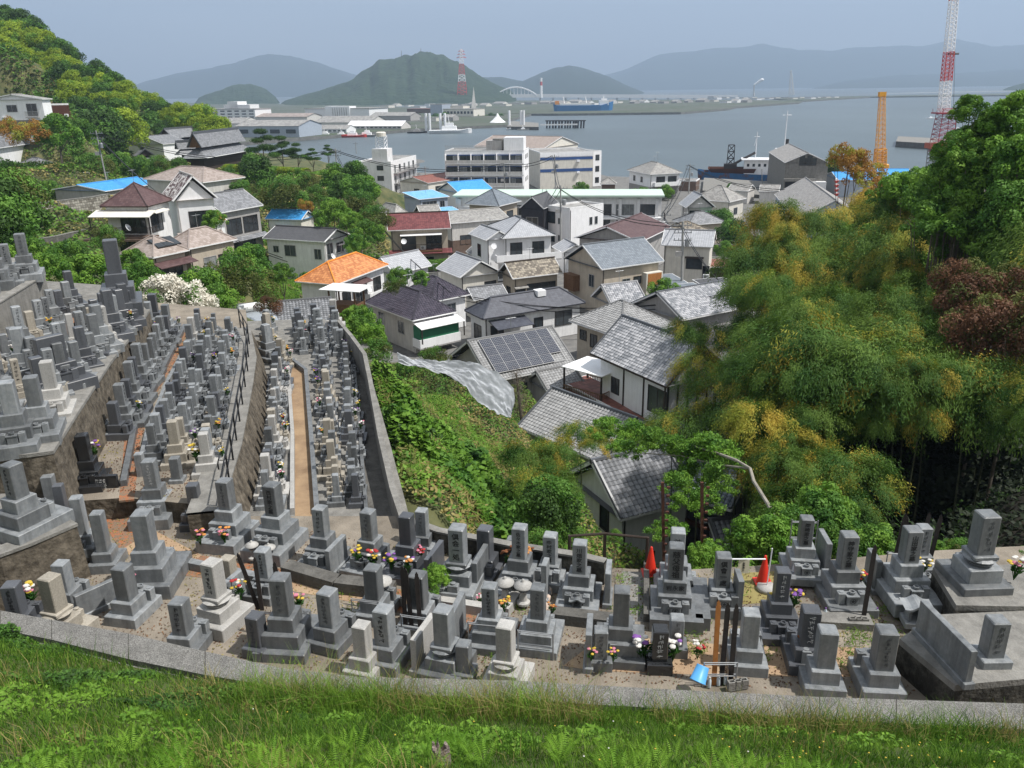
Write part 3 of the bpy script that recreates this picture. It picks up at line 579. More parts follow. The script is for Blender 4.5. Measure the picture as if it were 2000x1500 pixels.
FLC = {k: mat('petal_'+k, c, .7, .15, 9, rnd=.1, trans=.2) for k, c in dict(yellow=(.62, .45, .06), white=(.72, .70, .66), purple=(.22, .09, .34), pink=(.60, .22, .30), red=(.45, .04, .04), orange=(.62, .27, .07), brown=(.22, .08, .03)).items()}
G['stem'] = leafmat('flower_stem', (.03, .10, .015), (.06, .16, .03), 3.)
def bouquet_mesh(cols, key, r=.10, h=.26, n=11):
    k = ('bq', key)
    if k in MC: return MC[k]
    rr = random.Random(hash(key) % 999); mb = MB(); nc = len(cols)
    for i in range(14):
        a = rr.random()*6.28; q = rr.random()*r*1.1; x, y = math.cos(a)*q, math.sin(a)*q; z = h*rr.uniform(.45, .85)
        mb.tube((0, 0, -.02), (x*.7, y*.7, z), .004, .003, 4, nc, False)
        for _ in range(2):
            a2 = rr.random()*6.28; dx, dy = math.cos(a2)*.05, math.sin(a2)*.05
            mb.quad((x*.6, y*.6, z*.6), (x*.6+dy*.4, y*.6-dx*.4, z*.7+.01), (x*.6+dx, y*.6+dy, z*.8+.02), (x*.6-dy*.4, y*.6+dx*.4, z*.7+.01), nc)
    for i in range(n):
        a = rr.random()*6.28; q = r*math.sqrt(rr.random()); x, y = math.cos(a)*q, math.sin(a)*q; z = h*rr.uniform(.7, 1.05); s = rr.uniform(.022, .036); c = i % nc
        mb.lathe([(s*.3, -s*.4), (s, 0), (s*.95, s*.35), (s*.4, s*.6)], 7, (x, y, z), c)
    o = mb.build('flower_bouquet', [FLC[c] for c in cols]+[G['stem']]); MC[k] = o.data; bpy.data.objects.remove(o); return MC[k]
def bouquet(cols, loc, label, sc=1.):
    o = bpy.data.objects.new('flower_bouquet', bouquet_mesh(cols, '-'.join(cols))); COL.objects.link(o); o.location = [float(a) for a in loc]; o.scale = (sc, sc, sc); o.rotation_euler.z = RN.random()*6
    return tag(o, label, 'flowers', 'flower bouquets left at the graves')
GROUPG = 'gravestones of the hillside cemetery'
# front terrace, one by one: pixel of the pillar top, ground z, type, scale, rot, stone, text, label
FR = [
 (20, 1140, 18.2, 't2', 1.05, 5, 'granite_dark', 'e', 'dark gravestone half hidden by the wall at the very corner of the cemetery'),
 (95, 1125, 18.2, 'lotus', 1.15, -18, 'granite_beige', None, 'stout beige gravestone with worn base just behind the boundary wall'),
 (117, 1098, 18.1, 't2', 1.0, -5, 'granite', None, 'grey gravestone directly behind the stout beige one'),
 (237, 1105, 18, 't2', 1.15, -12, 'granite', None, 'plain grey gravestone next to magenta flowers above the boundary wall'),
 (275, 1000, 18, 'big', 1.15, 2, 'granite', None, 'very tall blank gravestone on three broad steps where the leafy path bends'),
 (188, 1000, 18, 'slim', 1.25, 5, 'granite', None, 'slender tall gravestone on the bend of the leafy path'),
 (348, 1172, 18, 't2', 1.1, -8, 'granite', 'e', 'grey gravestone with capped top leaning close to the boundary wall'),
 (412, 1096, 18, 'lotus', 1.2, -22, 'granite_light', 'e', 'pale gravestone raised on dark lotus discs'),
 (443, 1088, 18, 't1', 1.05, -15, 'granite_beige', None, 'short yellowish gravestone tucked behind the lotus disc stone'),
 (437, 937, 18, 'big', 1.0, -12, 'granite', 'e', 'tall gravestone on big steps at the foot of the railing wall'),
 (375, 945, 18, 't2', 1.0, 4, 'granite_dark', 'e', 'gravestone with crisp dark inscription beside the altar with curved stone'),
 (290, 898, 18, 'big', 1.0, 5, 'granite', 'w', 'gravestone with curved altar stone and pale inscription'),
 (270, 885, 18.1, 'slim', 1.0, 5, 'granite', None, 'thin grey gravestone behind the curved altar stone'),
 (340, 893, 18.1, 't3', .85, 4, 'granite', None, 'light grey gravestone between the curved altar and the railing'),
 (60, 897, 18.9, 't2', .85, 8, 'granite', None, 'small grey gravestone in the notch under the upper terrace'),
 (92, 928, 18.9, 't1', 1.05, 8, 'granite', None, 'broad low gravestone with pink flowers behind it'),
 (112, 946, 18.7, 'slim', 1.0, 10, 'granite_dark', None, 'narrow leaning gravestone in the line beside the platform'),
 (147, 970, 18.3, 'slim', 1.2, 10, 'granite', None, 'tall narrow gravestone at the end of the line beside the platform'),
 (20, 905, 19.3, 'big', 1.05, -25, 'granite', 'e', 'massive bluish gravestone on the corner platform'),
 (158, 848, 18.6, 't3', 1.0, 12, 'black_stone', None, 'polished black gravestone above an engraved black slab'),
 (497, 1200, 18, 't1', 1.15, -18, 'granite_dark', 'e', 'small dark gravestone standing at the boundary wall'),
 (546, 1125, 18, 't3', 1.15, -6, 'granite', 'e', 'tall gravestone with pink flowers and black stakes in front'),
 (512, 1072, 18, 't2', 1.0, -12, 'granite', 'e', 'pale blue gravestone standing between two leaning black stakes'),
 (530, 945, 18, 'big', 1.05, -16, 'granite', '西村家之墓', 'gravestone with bold black inscription beside the sandy path'),
 (624, 990, 18, 't3', 1.0, -16, 'granite', 'e', 'gravestone at the foot of the sandy path with dead flowers'),
 (718, 997, 18, 't3', 1.0, -20, 'granite', 'e', 'gravestone behind a dark vase block full of yellow flowers'),
 (793, 1005, 18, 't3', 1.0, -16, 'granite_dark', 'e', 'tall inscribed gravestone with purple flowers by the parapet end'),
 (823, 995, 17.9, 't3', .9, -12, 'granite', 'e', 'slimmer gravestone with red flowers right behind the parapet end'),
 (638, 1153, 18, 't2', 1.15, -21, 'granite', 'e', 'grey gravestone with two inscribed faces beside the leafy path'),
 (727, 1107, 18, 't2', 1.1, -15, 'granite', None, 'blue grey gravestone with one black stake across its corner'),
 (815, 1120, 18, 't2', 1.15, -15, 'granite', 'e', 'blue grey gravestone behind three black stakes'),
 (705, 1218, 18.0, 't2', 1.0, -18, 'granite_light', None, 'gravestone with a raised pale cap right behind the boundary wall'),
 (748, 1187, 18, 't2', 1.15, -18, 'granite', 'e', 'grey gravestone with dead leaves in its vase'),
 (865, 1188, 18, 'lotus', 1.15, -18, 'granite', None, 'grey lotus base gravestone beside a tilted side slab'),
 (893, 1028, 18, 'lotus', 1.25, -13, 'granite', '倶会一処', 'gravestone with four large characters and two tall vase blocks'),
 (947, 1030, 17.9, 't2', 1.1, -18, 'granite_dark', 'e', 'dark gravestone against the block wall'),
 (1015, 1027, 18, 't3', 1.05, -14, 'granite', '佐々木家之墓', 'gravestone with five characters over brown dried bouquets'),
 (1000, 1050, 17.9, 't1', .9, -14, 'granite', None, 'small gravestone peeping out behind the dried bouquets'),
 (1075, 1043, 18, 't2', 1.05, -14, 'granite', '中村家之墓', 'gravestone beside the row of rough pale edging rocks'),
 (1133, 1058, 18, 't3', 1.0, -11, 'granite', '川畑家之墓', 'gravestone with a small roofed incense house in front'),
 (956, 1142, 18, 't3', .95, -12, 'granite', 'e', 'gravestone with orange flowers and steel rail at its back'),
 (1051, 1145, 18, 't3', .95, -12, 'granite', 'e', 'gravestone with finely inscribed back above a steel rail'),
 (1215, 1150, 18, 't3', 1.05, -8, 'granite', None, 'tall plain gravestone near the open concrete path'),
 (987, 1218, 18, 'lotus', 1.1, -16, 'granite_light', None, 'whitish gravestone with rounded lotus ring on stepped base'),
 (905, 1255, 18.1, 't1', 1.0, -12, 'granite', None, 'plain bluish gravestone cut off by the boundary wall'),
 (1174, 1228, 18, 't1', 1.05, -4, 'granite', 'e', 'gravestone with a red character and yellow flowers at both sides'),
 (1325, 1035, 17.9, 't3', 1.05, -8, 'granite', '沖家', 'rear gravestone of the stacked pair beside the first traffic cone'),
 (1322, 1064, 18.1, 't3', 1.05, -8, 'granite', '慈父母祖', 'gravestone with flowing script over a base with three characters'),
 (1414, 1083, 18, 't2', 1.1, -6, 'granite', '倶會一處', 'four character gravestone beside the white barrier pole'),
 (1577, 1010, 18.1, 't3', .95, -8, 'granite', '岡崎家之墓', 'gravestone with bold script and a tilted slab next to the bamboo'),
 (1660, 1042, 18, 't3', 1.1, -2, 'granite', '神守家之墓', 'gravestone with red and white flowers and a blue cup'),
 (1530, 1112, 18, 't3', .95, -6, 'granite_dark', 'w', 'gravestone with white engraved column and purple irises'),
 (1290, 1226, 18, 't1', 1.15, -4, 'black_stone', 'w', 'polished black gravestone between two bunches of lilies'),
 (1323, 1204, 18, 't1', 1.05, -6, 'granite', 'e', 'light gravestone just behind the polished black one'),
 (1468, 1194, 18, 't2', 1.1, -8, 'granite', None, 'blank gravestone in the middle of the bare earth strip'),
 (1585, 1188, 18, 't2', 1.15, -8, 'granite_dark', 'w', 'dark front gravestone with dried plant at its foot'),
 (1618, 1228, 18, 't2', 1.15, -8, 'granite', None, 'smooth gravestone on two wide steps at the boundary wall'),
 (1733, 1228, 18, 't2', 1.2, -6, 'granite', 'e', 'smooth gravestone beside the sharp concrete corner of the plot'),
 (1784, 1032, 18.1, 'big', 1.0, -1, 'granite', '山田家之墓', 'gravestone with white lilies and a roofed stone lantern house'),
 (1806, 1027, 17.9, 't3', .95, -1, 'granite', 'e', 'gravestone half hidden behind the one with white lilies'),
 (1930, 1002, 18.65, 'lotus', 1.35, 2, 'granite', 'e', 'big gravestone on the mossy raised plot by the dark wood'),
 (1950, 1208, 18.6, 't1', 1.25, 0, 'granite', 'e', 'gravestone behind a grey side slab on the sharp cornered plot')]
GL = {}
BACK = {20, 95, 117, 237, 275, 188, 348, 412, 497, 546, 638, 727, 815, 705, 748, 865, 905, 956, 987, 1051, 1215, 1174, 1290, 1323, 1468, 1585, 1618, 1733, 1950, 1930}
for (px, py, z, ty, s, rot, m, tx, lb) in FR:
    s *= .94
    eng = tx if tx in ('e', 'w') else None
    g = make_grave(ty, m, eng=eng, seed=int(px)); H_ = height(ty)*s; P = atz(px, py, z+H_)
    if px in BACK:
        rot += 180
        for c in g.children:
            for e in c.children: e.location.y *= -1; e.rotation_euler.z = math.pi
    g.location = (float(P[0]), float(P[1]), z); g.rotation_euler.z = math.radians(rot); g.scale = (s, s, s); tag(g, lb, 'gravestone', GROUPG); GL[px] = g
    if tx and not eng:
        pil = [c for c in g.children if c.name.startswith('stone_pillar')][0]; (pw, ph) = TYPES[ty][0]; n = len(tx)
        if px == 1325: inscribe(pil, tx, G['ink'], ph*.60, -pw/2-.003, .15)
        elif px == 1322: inscribe(pil, tx, G['ink'], ph*.47, -pw/2-.003, .16, 1.1)
        else: inscribe(pil, tx, G['ink'], ph*.47, -pw/2-.003, ph*.86/n*(.93 if n > 4 else .95), 1. if n < 5 else 1.1)
ub = [c for c in GL[1322].children if c.name.startswith('upper_base')][0]; inscribe(ub, '岩永家', G['ink'], .14, -.263, .13, horiz=True)
# low dark back slab with columns of text under the black stone
t = thing('engraved_slab', 'black granite slab densely engraved in pale columns facing the leafy path', 'slab', tuple(atz(180, 970, 18.35)), math.radians(4))
MB().box(-.75, -.06, 0, .75, .06, .62, bev=.01).build('slab_body', G['black_stone'], t)
for k in range(9):
    o = bpy.data.objects.new('engraving', scratch((k % 3, 'w'), 5+k % 3, k % 3, G['white_ink'])); COL.objects.link(o); o.parent = t; o.location = (-.42+k*.105, -.064, .33); o.scale = (.9, 1, .42)
# crests on the incense stands
def ring(parent, x, y, z, r):
    mb = MB(); n = 20
    for k in range(n):
        a, b = 2*math.pi*k/n, 2*math.pi*(k+1)/n
        mb.quad((r*math.cos(a), 0, r*math.sin(a)), (r*math.cos(b), 0, r*math.sin(b)), (r*.84*math.cos(b), 0, r*.84*math.sin(b)), (r*.84*math.cos(a), 0, r*.84*math.sin(a)))
    for k in range(5):
        a = 2*math.pi*k/5+.3; mb.quad((0, 0, 0), (r*.4*math.cos(a-.5), 0, r*.4*math.sin(a-.5)), (r*.7*math.cos(a), 0, r*.7*math.sin(a)), (r*.4*math.cos(a+.5), 0, r*.4*math.sin(a+.5)))
    o = mb.build('crest', G['ink'], parent); o.location = (x, y, z)
for px in (1015, 1660, 1784, 1322, 1577, 530, 1530, 1133, 1414, 718):
    for c in GL[px].children:
        if c.name.startswith('incense_stand') and TYPES['t3']: ring(c, 0, -.103 if len(c.data.vertices) > 60 else -.073, .1, .062)
# ---- rows on the terraces
ORD = 'first second third fourth fifth sixth seventh eighth ninth tenth eleventh twelfth thirteenth fourteenth fifteenth sixteenth seventeenth eighteenth nineteenth twentieth'.split()
ORD += ['twenty-'+o for o in ORD[:9]]+['thirtieth']+['thirty-'+o for o in ORD[:9]]
PROT = {}
def grave_copy(ty, m, eng, seed):
    k = (ty, m, eng, seed % 3 if eng else 0)
    if k not in PROT: PROT[k] = g = make_grave(ty, m, eng=eng, seed=seed); return g
    return dup(PROT[k])
def row(where, A, B, z, n, rot, tw, mw=('granite',)*7+('granite_dark', 'granite_dark', 'granite_light', 'granite_beige'), sc=(.8, 1.), jit=.07, flowers=.2, skip=()):
    a = Vector(atz(*A, z)); b = Vector(atz(*B, z)); k0 = 0
    adj = {'granite': 'grey', 'granite_dark': 'dark grey', 'granite_light': 'pale', 'granite_beige': 'beige', 'black_stone': 'black'}
    tn = {'t3': 'three-step', 't2': 'two-step', 't1': 'single-step', 'slim': 'slender', 'lotus': 'lotus-based', 'big': 'large stepped', 'wide': 'broad'}
    for k in range(n):
        if k in skip: continue
        f = k/(n-1); p = a.lerp(b, f)+Vector((RN.uniform(-jit, jit), RN.uniform(-jit, jit), 0)); ty = RN.choice(tw); m = RN.choice(mw)
        eng = RN.choice([None, 'e', 'e']) if ty != 'wide' else None; s = RN.uniform(*sc)
        g = grave_copy(ty, m, eng, k); g.location = p; g.rotation_euler.z = math.radians(rot+RN.uniform(-4, 4)); g.scale = (s, s, s*RN.uniform(.95, 1.12))
        lb = f'{adj[m]} gravestone, {ORD[k]} from the front in {where}'
        tag(g, lb, 'gravestone', GROUPG)
        if RN.random() < .4 and ty != 'wide':
            d_ = (b-a).normalized(); q = p+d_*.42
            if 'slab' not in MC: o = MB().box(-.3, -.045, 0, .3, .045, .62, bev=.01).build('side_slab', G['granite']); MC['slab'] = o.data; bpy.data.objects.remove(o)
            o = bpy.data.objects.new('side_slab', MC['slab']); COL.objects.link(o); o.location = q; o.rotation_euler.z = math.radians(rot); k_ = RN.uniform(.7, 1.15); o.scale = (k_, 1, k_); tag(o, f'upright slab next to the {ORD[k]} grave of {where}', 'slab', 'upright stone slabs beside the graves')
        if RN.random() < flowers and ty in ('t3', 't2', 'big'):
            R_ = Matrix.Rotation(g.rotation_euler.z, 3, 'Z'); q = R_ @ Vector((.21*s, -(TYPES[ty][1][-2][0]/2+.13)*s, (TYPES[ty][1][-1][1]+.25)*g.scale.z))
            cs = RN.choice([('yellow', 'white'), ('pink', 'white'), ('purple', 'yellow'), ('red', 'yellow', 'white'), ('orange', 'yellow'), ('white', 'purple')])
            bouquet(cs, p+q, f'{cs[0]} flowers at the {ORD[k]} grave of {where}', 1.1)
SM = ('t3', 't2', 't3', 't2', 'slim')
row('the row under the ivy wall', (527, 985), (549, 705), ZS, 22, 97, SM, sc=(.62, .8), flowers=.35)
row('the row along the drain', (695, 985), (676, 700), ZS, 22, 97, SM, sc=(.6, .76), flowers=.4)
row('the row right of the sandy path', (657, 985), (632, 705), ZS, 22, -83, SM, sc=(.62, .8), flowers=.3)
row('the rear block, line by the drain', (664, 690), (652, 640), ZS, 7, 10, ('t3', 't2'), sc=(.8, 1.), flowers=.2)
row('the rear block, middle line', (630, 690), (618, 640), ZS, 7, 10, ('t2', 't3', 'slim'), sc=(.8, 1.), flowers=.1)
row('the rear block, line by the path end', (592, 690), (586, 645), ZS, 7, 10, ('t2', 't1'), sc=(.8, 1.), flowers=.2)
row('the cluster under the solar heater', (528, 700), (524, 645), ZS, 5, 50, ('t3', 't2'), sc=(.8, .95), flowers=.3)
row('the middle terrace row by the railing', (405, 925), (452, 655), ZM, 20, 100, SM, sc=(.64, .82), flowers=.35)
row('the middle terrace centre row', (353, 905), (422, 650), ZM, 19, 100, SM, sc=(.68, .85), flowers=.15)
row('the middle terrace row by the leafy path', (308, 900), (392, 648), ZM, 18, 100, SM, sc=(.66, .82), flowers=.1)
row('the row between leafy path and stone wall', (205, 905), (332, 650), ZM, 15, 98, SM, sc=(.75, .92), flowers=.25, skip=(0, 1))
row('the row at the stone wall foot', (178, 855), (305, 642), ZM, 13, 98, ('t3', 't2', 'slim', 'big'), sc=(.9, 1.1), flowers=.1)
row('the upper terrace edge row', (95, 790), (250, 632), ZT, 14, 40, ('t3', 'big', 't3', 't2'), sc=(.82, 1.0), flowers=.1, skip=(3,))
row('the upper terrace middle row', (45, 770), (212, 620), ZT, 14, 40, ('t3', 't2', 'slim'), sc=(.8, .95), flowers=.35)
row('the upper terrace back row', (-20, 745), (145, 598), ZT, 12, 40, ('t2', 't3', 'slim'), sc=(.75, .95), flowers=.3)
row('the topmost row on the concrete wall', (-30, 570), (52, 545), ZU, 4, 25, ('t3', 'big'), mw=('granite', 'granite'), sc=(1.0, 1.1), flowers=0)
g = make_grave('wide', 'granite_dark'); P = atz(115, 760, ZT); g.location = P; g.rotation_euler.z = .9; g.scale = (1.3,)*3; tag(g, 'broad low blue stone monument with slanted top on the upper terrace', 'gravestone', GROUPG)
g = make_grave('big', 'granite_dark'); P = atz(238, 605, ZT+.3); g.location = P; g.rotation_euler.z = .4; g.scale = (1.5, 1.5, 1.6); tag(g, 'towering dark monument at the far end of the upper terrace', 'gravestone', GROUPG)
for k, (x, y, s, lb) in enumerate([(10, 745, 1.0, 'huge gravestone at the view edge on the upper terrace corner'), (58, 735, .95, 'large gravestone on a fenced plot of the upper terrace corner'), (-25, 700, 1., 'large gravestone almost outside the view on the upper terrace'), (85, 690, 1.0, 'stepped gravestone behind the blue stone monument'), (30, 640, .95, 'gravestone with thick flower spray at its side on the upper terrace')]):
    g = grave_copy('big' if k != 3 else 't3', 'granite' if k != 3 else 'granite_light', None, 0); P = atz(x, y, ZT+height('big')*s); g.location = P; g.location.z = ZT; g.rotation_euler.z = .35; g.scale = (s, s, s); tag(g, lb, 'gravestone', GROUPG)
# ---- kerbs and low edging between plots
def kerb(label, pts, z, h=.14, wd=.14, M='granite', cat='kerb'):
    P = [Vector(atz(a, b, z)) for a, b in pts]; O = P[0].copy(); mb = MB()
    for a, b in zip(P[:-1], P[1:]): mb.bar(a-O+Vector((0, 0, h/2)), b-O+Vector((0, 0, h/2)), wd, h)
    o = mb.build('plot_kerb', G[M]); o.location = O; return tag(o, label, cat, 'stone kerbs edging the plots')
kerb('granite kerb along the sandy path on the ivy wall side', [(572, 1005), (572, 850), (562, 712)], ZS, .2, .12, 'granite_light')
kerb('granite kerb along the sandy path on the drain side', [(620, 1005), (608, 850), (598, 730), (560, 700)], ZS, .22, .14)
kerb('granite kerb on the drain edge', [(716, 1005), (704, 860), (692, 712)], ZS, .2, .1)
kerb('long granite kerb between leafy path and under-wall row', [(243, 950), (264, 840), (302, 760), (362, 640)], ZM, .18, .16)
kerb('granite kerb between leafy path and centre rows', [(272, 930), (290, 850), (325, 760), (382, 648)], ZM, .2, .12)
kerb('stone kerb edging the cemetery bottom plots', [(330, 1100), (520, 1140), (560, 1152)], ZF, .2, .2)
kerb('dark mossy kerb before the gravestones with yellow flowers', [(560, 1122), (660, 1152), (770, 1165)], ZF, .3, .35, 'concrete_dark')
kerb('pale kerb in front of the plot with stone lanterns', [(860, 1185), (985, 1205), (1010, 1170)], ZF, .22, .2, 'granite_light')
kerb('dark step in front of the incense house plot', [(1075, 1210), (1200, 1225)], ZF, .25, .3, 'concrete_dark')
kerb('grey plot edging before the stacked pair of stones', [(1268, 1225), (1372, 1232), (1365, 1150)], ZF, .3, .3)
kerb('flat plot edging before the flower gravestones near the wood', [(1590, 1215), (1700, 1222)], ZF, .16, .4, 'concrete')
kerb('low wall edge beside the open concrete path', [(1262, 1110), (1262, 1215)], ZF, .2, .12, 'concrete_dark')
kerb('pale kerb of the fenced plot on the upper terrace corner', [(-60, 868), (60, 858), (108, 800), (135, 770)], ZT, .4, .14, 'granite_beige')
kerb('inner kerb of the fenced plot on the upper terrace corner', [(-60, 820), (40, 812), (80, 770)], ZT, .25, .12, 'granite_light')
# slabs standing beside graves
def side_slab(px, py, rot, w_, h_, m, label, z=ZF):
    t = thing('side_slab', label, 'slab', tuple(atz(px, py, z)), math.radians(rot), 'upright stone slabs beside the graves')
    MB().box(-.06, -w_/2, .12, .06, w_/2, h_, bev=.008).build('slab_body', G[m], t); MB().box(-.1, -w_/2-.05, 0, .1, w_/2+.05, .12, bev=.01).build('slab_foot', G[m], t)
for a in [(660, 1112, -18, .8, .72, 'granite', 'polished slab between the dead flowers and the yellow flowers'), (850, 1125, -18, .9, .7, 'granite_dark', 'dark mirror-like slab near the parapet end'),
          (940, 1140, -16, .9, .8, 'granite', 'grey slab leading to the dried bouquet grave'), (1065, 1170, -14, .35, .95, 'granite', 'thick inscribed slab beside the pale edging rocks'), (1187, 1172, -10, .6, .85, 'granite', 'slab standing beside the incense house grave'),
          (1438, 1190, -4, .5, .85, 'granite', 'slim name slab beside the barrier pole grave'), (1603, 1118, -4, .7, .95, 'granite', 'tilted looking slab by the bamboo side grave'), (1700, 1145, -2, .6, .8, 'granite', 'slab behind the tall weathered stake'),
          (1838, 1288, 6, 1.5, .75, 'granite', 'long diagonal slab on the sharp cornered plot', ZF+.7), (895, 1250, -14, .8, .9, 'granite', 'slab by the lotus base stone near the steel rails'), (1150, 1290, -8, .7, .85, 'granite', 'slab left of the yellow flower gravestone'),
          (455, 1180, -20, .8, .65, 'granite', 'blue edged slab beside the leaning stakes'), (830, 1290, -20, .9, .8, 'granite_light', 'pale slab end poking above the boundary wall'), (200, 1190, -40, 1.0, .6, 'granite', 'broad bluish slab beyond the stout beige gravestone')]:
    side_slab(*a)
# ---- wooden tablets on steel racks
G['tablet_new'] = mat('new_board', (.40, .16, .045), .7, .2, 5, rnd=0, streak=.2)
def tablet(px, py, h, lean, label, z=ZF, M='wood_black'):
    """px,py: foot"""
    P = atz(px, py, z); mb = MB(); w_ = .045
    mb.box(-w_, -.012, 0, w_, .012, h-.09)
    for k in range(3): mb.box(-w_+.012, -.010, h-.09+k*.022, w_-.012, .010, h-.09+k*.022+.02)
    mb.add([(-w_*.7, -.01, h-.03), (w_*.7, -.01, h-.03), (0, -.01, h+.03), (-w_*.7, .01, h-.03), (w_*.7, .01, h-.03), (0, .01, h+.03)], [(0, 1, 2), (5, 4, 3), (0, 2, 5, 3), (1, 4, 5, 2)])
    o = mb.build('wooden_tablet', G[M]); o.location = P; o.rotation_euler = (math.radians(-4), math.radians(lean), math.radians(RN.uniform(-15, 5))); tag(o, label, 'wooden tablet', 'tall wooden memorial tablets')
    return o
for a in [(505, 1190, 1.35, -14, 'black weathered tablet leaning most, beside the blue edged slab'), (512, 1192, 1.25, -2, 'black weathered tablet upright beside the leaning one'), (560, 1250, 1.75, -3, 'tallest black tablet before the pink flower gravestone'),
          (735, 1190, 1.1, -6, 'black tablet crossing the corner of a blue grey gravestone'), (793, 1240, 1.55, -1, 'black tablet, first of the group of three'), (806, 1242, 1.5, -4, 'thin black tablet in the middle of the group of three'), (822, 1244, 1.45, -1, 'black tablet, last of the group of three'),
          (1408, 1338, 1.7, 1, 'weathered tablet in the middle beside the blue bucket'), (1426, 1340, 1.7, 1, 'dark tablet furthest from the blue bucket'), (1685, 1215, 1.75, 2, 'tall grey tablet standing in a concrete block'),
          (1738, 1130, 1.6, 5, 'grey tablet leaning against the dark wood'), (1752, 1130, 1.5, 1, 'grey tablet standing straight against the dark wood'), (1790, 1120, 1.5, 3, 'grey tablet rising behind the white lily grave'), (1808, 1125, 1.5, 5, 'tilted grey tablet behind the white lily grave')]:
    tablet(*a)
tablet(1394, 1338, 1.75, 0, 'new orange-brown tablet with dark lettering beside the blue bucket', M='tablet_new')
def rack(pa, pb, h, label, z=ZF):
    A, B = Vector(atz(*pa, z)), Vector(atz(*pb, z)); t = thing('steel_rack', label, 'rack', A, 0, 'steel racks for wooden tablets'); d = B-A
    for k, q in enumerate((Vector((0, 0, 0)), d)): MB().tube(q, q+Vector((0, 0, h)), .014, n=8).build('post', G['steel'], t)
    for hh in (h*.92, h*.45): MB().tube(Vector((0, 0, hh)), d+Vector((0, 0, hh)), .011, n=8).tube(Vector((0, .05, hh)), d+Vector((0, .05, hh)), .011, n=8).build('rail', G['steel'], t)
rack((500, 1252), (562, 1258), .75, 'steel rack holding the tallest black tablet'); rack((690, 1212), (742, 1218), .55, 'steel rack behind the white dried flowers'); rack((786, 1250), (842, 1258), .62, 'steel rack holding three black tablets')
rack((916, 1265), (985, 1272), .62, 'steel rack behind the orange flower gravestone'); rack((1012, 1282), (1080, 1290), .62, 'steel rack behind the finely inscribed gravestone'); rack((1372, 1342), (1436, 1342), .55, 'steel rack holding the new orange tablet')
rack((1190, 1298), (1248, 1300), .5, 'steel rack behind the tall plain gravestone'); rack((1540, 1080), (1590, 1082), .9, 'white pipe rack behind the bamboo side grave'); rack((1726, 1130), (1760, 1130), .7, 'steel rack holding tablets at the dark wood')
# ---- cones, barrier, bucket, bottles, lanterns
def cone(px, py, label):
    t = thing('traffic_cone', label, 'traffic cone', tuple(atz(px, py, ZF+.03)), 0, 'red traffic cones')
    MB().lathe([(.15, .02), (.028, .68), (.02, .70)], 20).build('cone_body', G['redplastic'], t, smooth=True); MB().box(-.19, -.19, 0, .19, .19, .03, bev=.01).build('base', G['redplastic'], t)
    MB().lathe([(.034, .62), (.033, .64)], 16).build('collar', G['white'], t)
cone(1270, 1120, 'red traffic cone beside the iron railing'); cone(1490, 1138, 'red traffic cone holding the end of the white barrier pole')
A = Vector(atz(1426, 1092, ZF+.75)); B = Vector(atz(1495, 1092, ZF+.66))
t = thing('barrier_pole', 'white and green barrier pole between gravestone and traffic cone', 'pole', A); MB().tube((0, 0, 0), B-A, .017).build('pole_bar', G['plastic_white'], t)
tt = thing('notice', 'small cream paper notice hanging on the white barrier pole', 'notice', A.lerp(B, .4)); MB().box(-.12, -.006, -.36, .12, .002, -.02).build('paper', mat('notice_paper', (.7, .65, .5), .8, .05, 3), tt)
inscribe(tt, '駐車禁止', G['ink'], -.19, -.010, .055, name='lettering')
t = thing('umbrella_stand', 'round white plastic base with a thin pole by the traffic cone', 'stand', tuple(atz(1497, 1152, ZF))); MB().lathe([(.2, 0), (.22, .03), (.21, .1), (.04, .13)], 20).build('base', G['granite_light'], t, smooth=True); MB().tube((0, 0, .12), (.03, 0, 1.05), .014).build('pole', G['plastic_white'], t)
t = thing('bucket', 'light blue plastic bucket tipped upside down on the steel rack', 'bucket', tuple(atz(1372, 1318, ZF+.35)))
bk = MB().lathe([(.0, 0), (.11, 0), (.115, .01), (.145, .28), (.155, .285), (.155, .30), (.14, .30)], 20).build('bucket_body', mat('blue_plastic', (.10, .36, .70), .4, .06, 3, rnd=0), t, smooth=True)
hd = MB(); hd.path([(.15*math.cos(a), -.02-.14*math.sin(a), .29+.03*math.sin(a)) for a in [math.pi*k/12 for k in range(13)]], .004, 5); hd.build('handle', G['steel'], bk); bk.rotation_euler = (math.radians(150), math.radians(28), 0); bk.location = (0, 0, .2)
for px, py, c, lb in [(1403, 1338, 'white', 'clear plastic bottle with white cap, nearer the bucket'), (1416, 1336, 'yellow', 'clear plastic bottle with green-yellow cap beside the tablets'), (1385, 1342, 'white', 'squat white bottle under the blue bucket'), (1550, 1118, 'white', 'milky plastic bottle on the step by the bamboo side grave'), (1611, 1205, 'purple', 'blue tinted bottle below the red and white flowers'), (1711, 1205, 'purple', 'blue tinted bottle beside the concrete block')]:
    t = thing('plastic_bottle', lb, 'bottle', tuple(atz(px, py, ZF+.02 if py > 1150 else ZF+.25)), 0, 'plastic bottles'); MB().lathe([(.032, 0), (.034, .02), (.034, .15), (.013, .19), (.013, .205)], 12).build('bottle_body', mat('clear_plastic', (.55, .62, .66), .15, .1, 3, rnd=0), t, smooth=True); MB().lathe([(.016, .205), (.016, .225)], 10).build('cap', FLC[c], t)
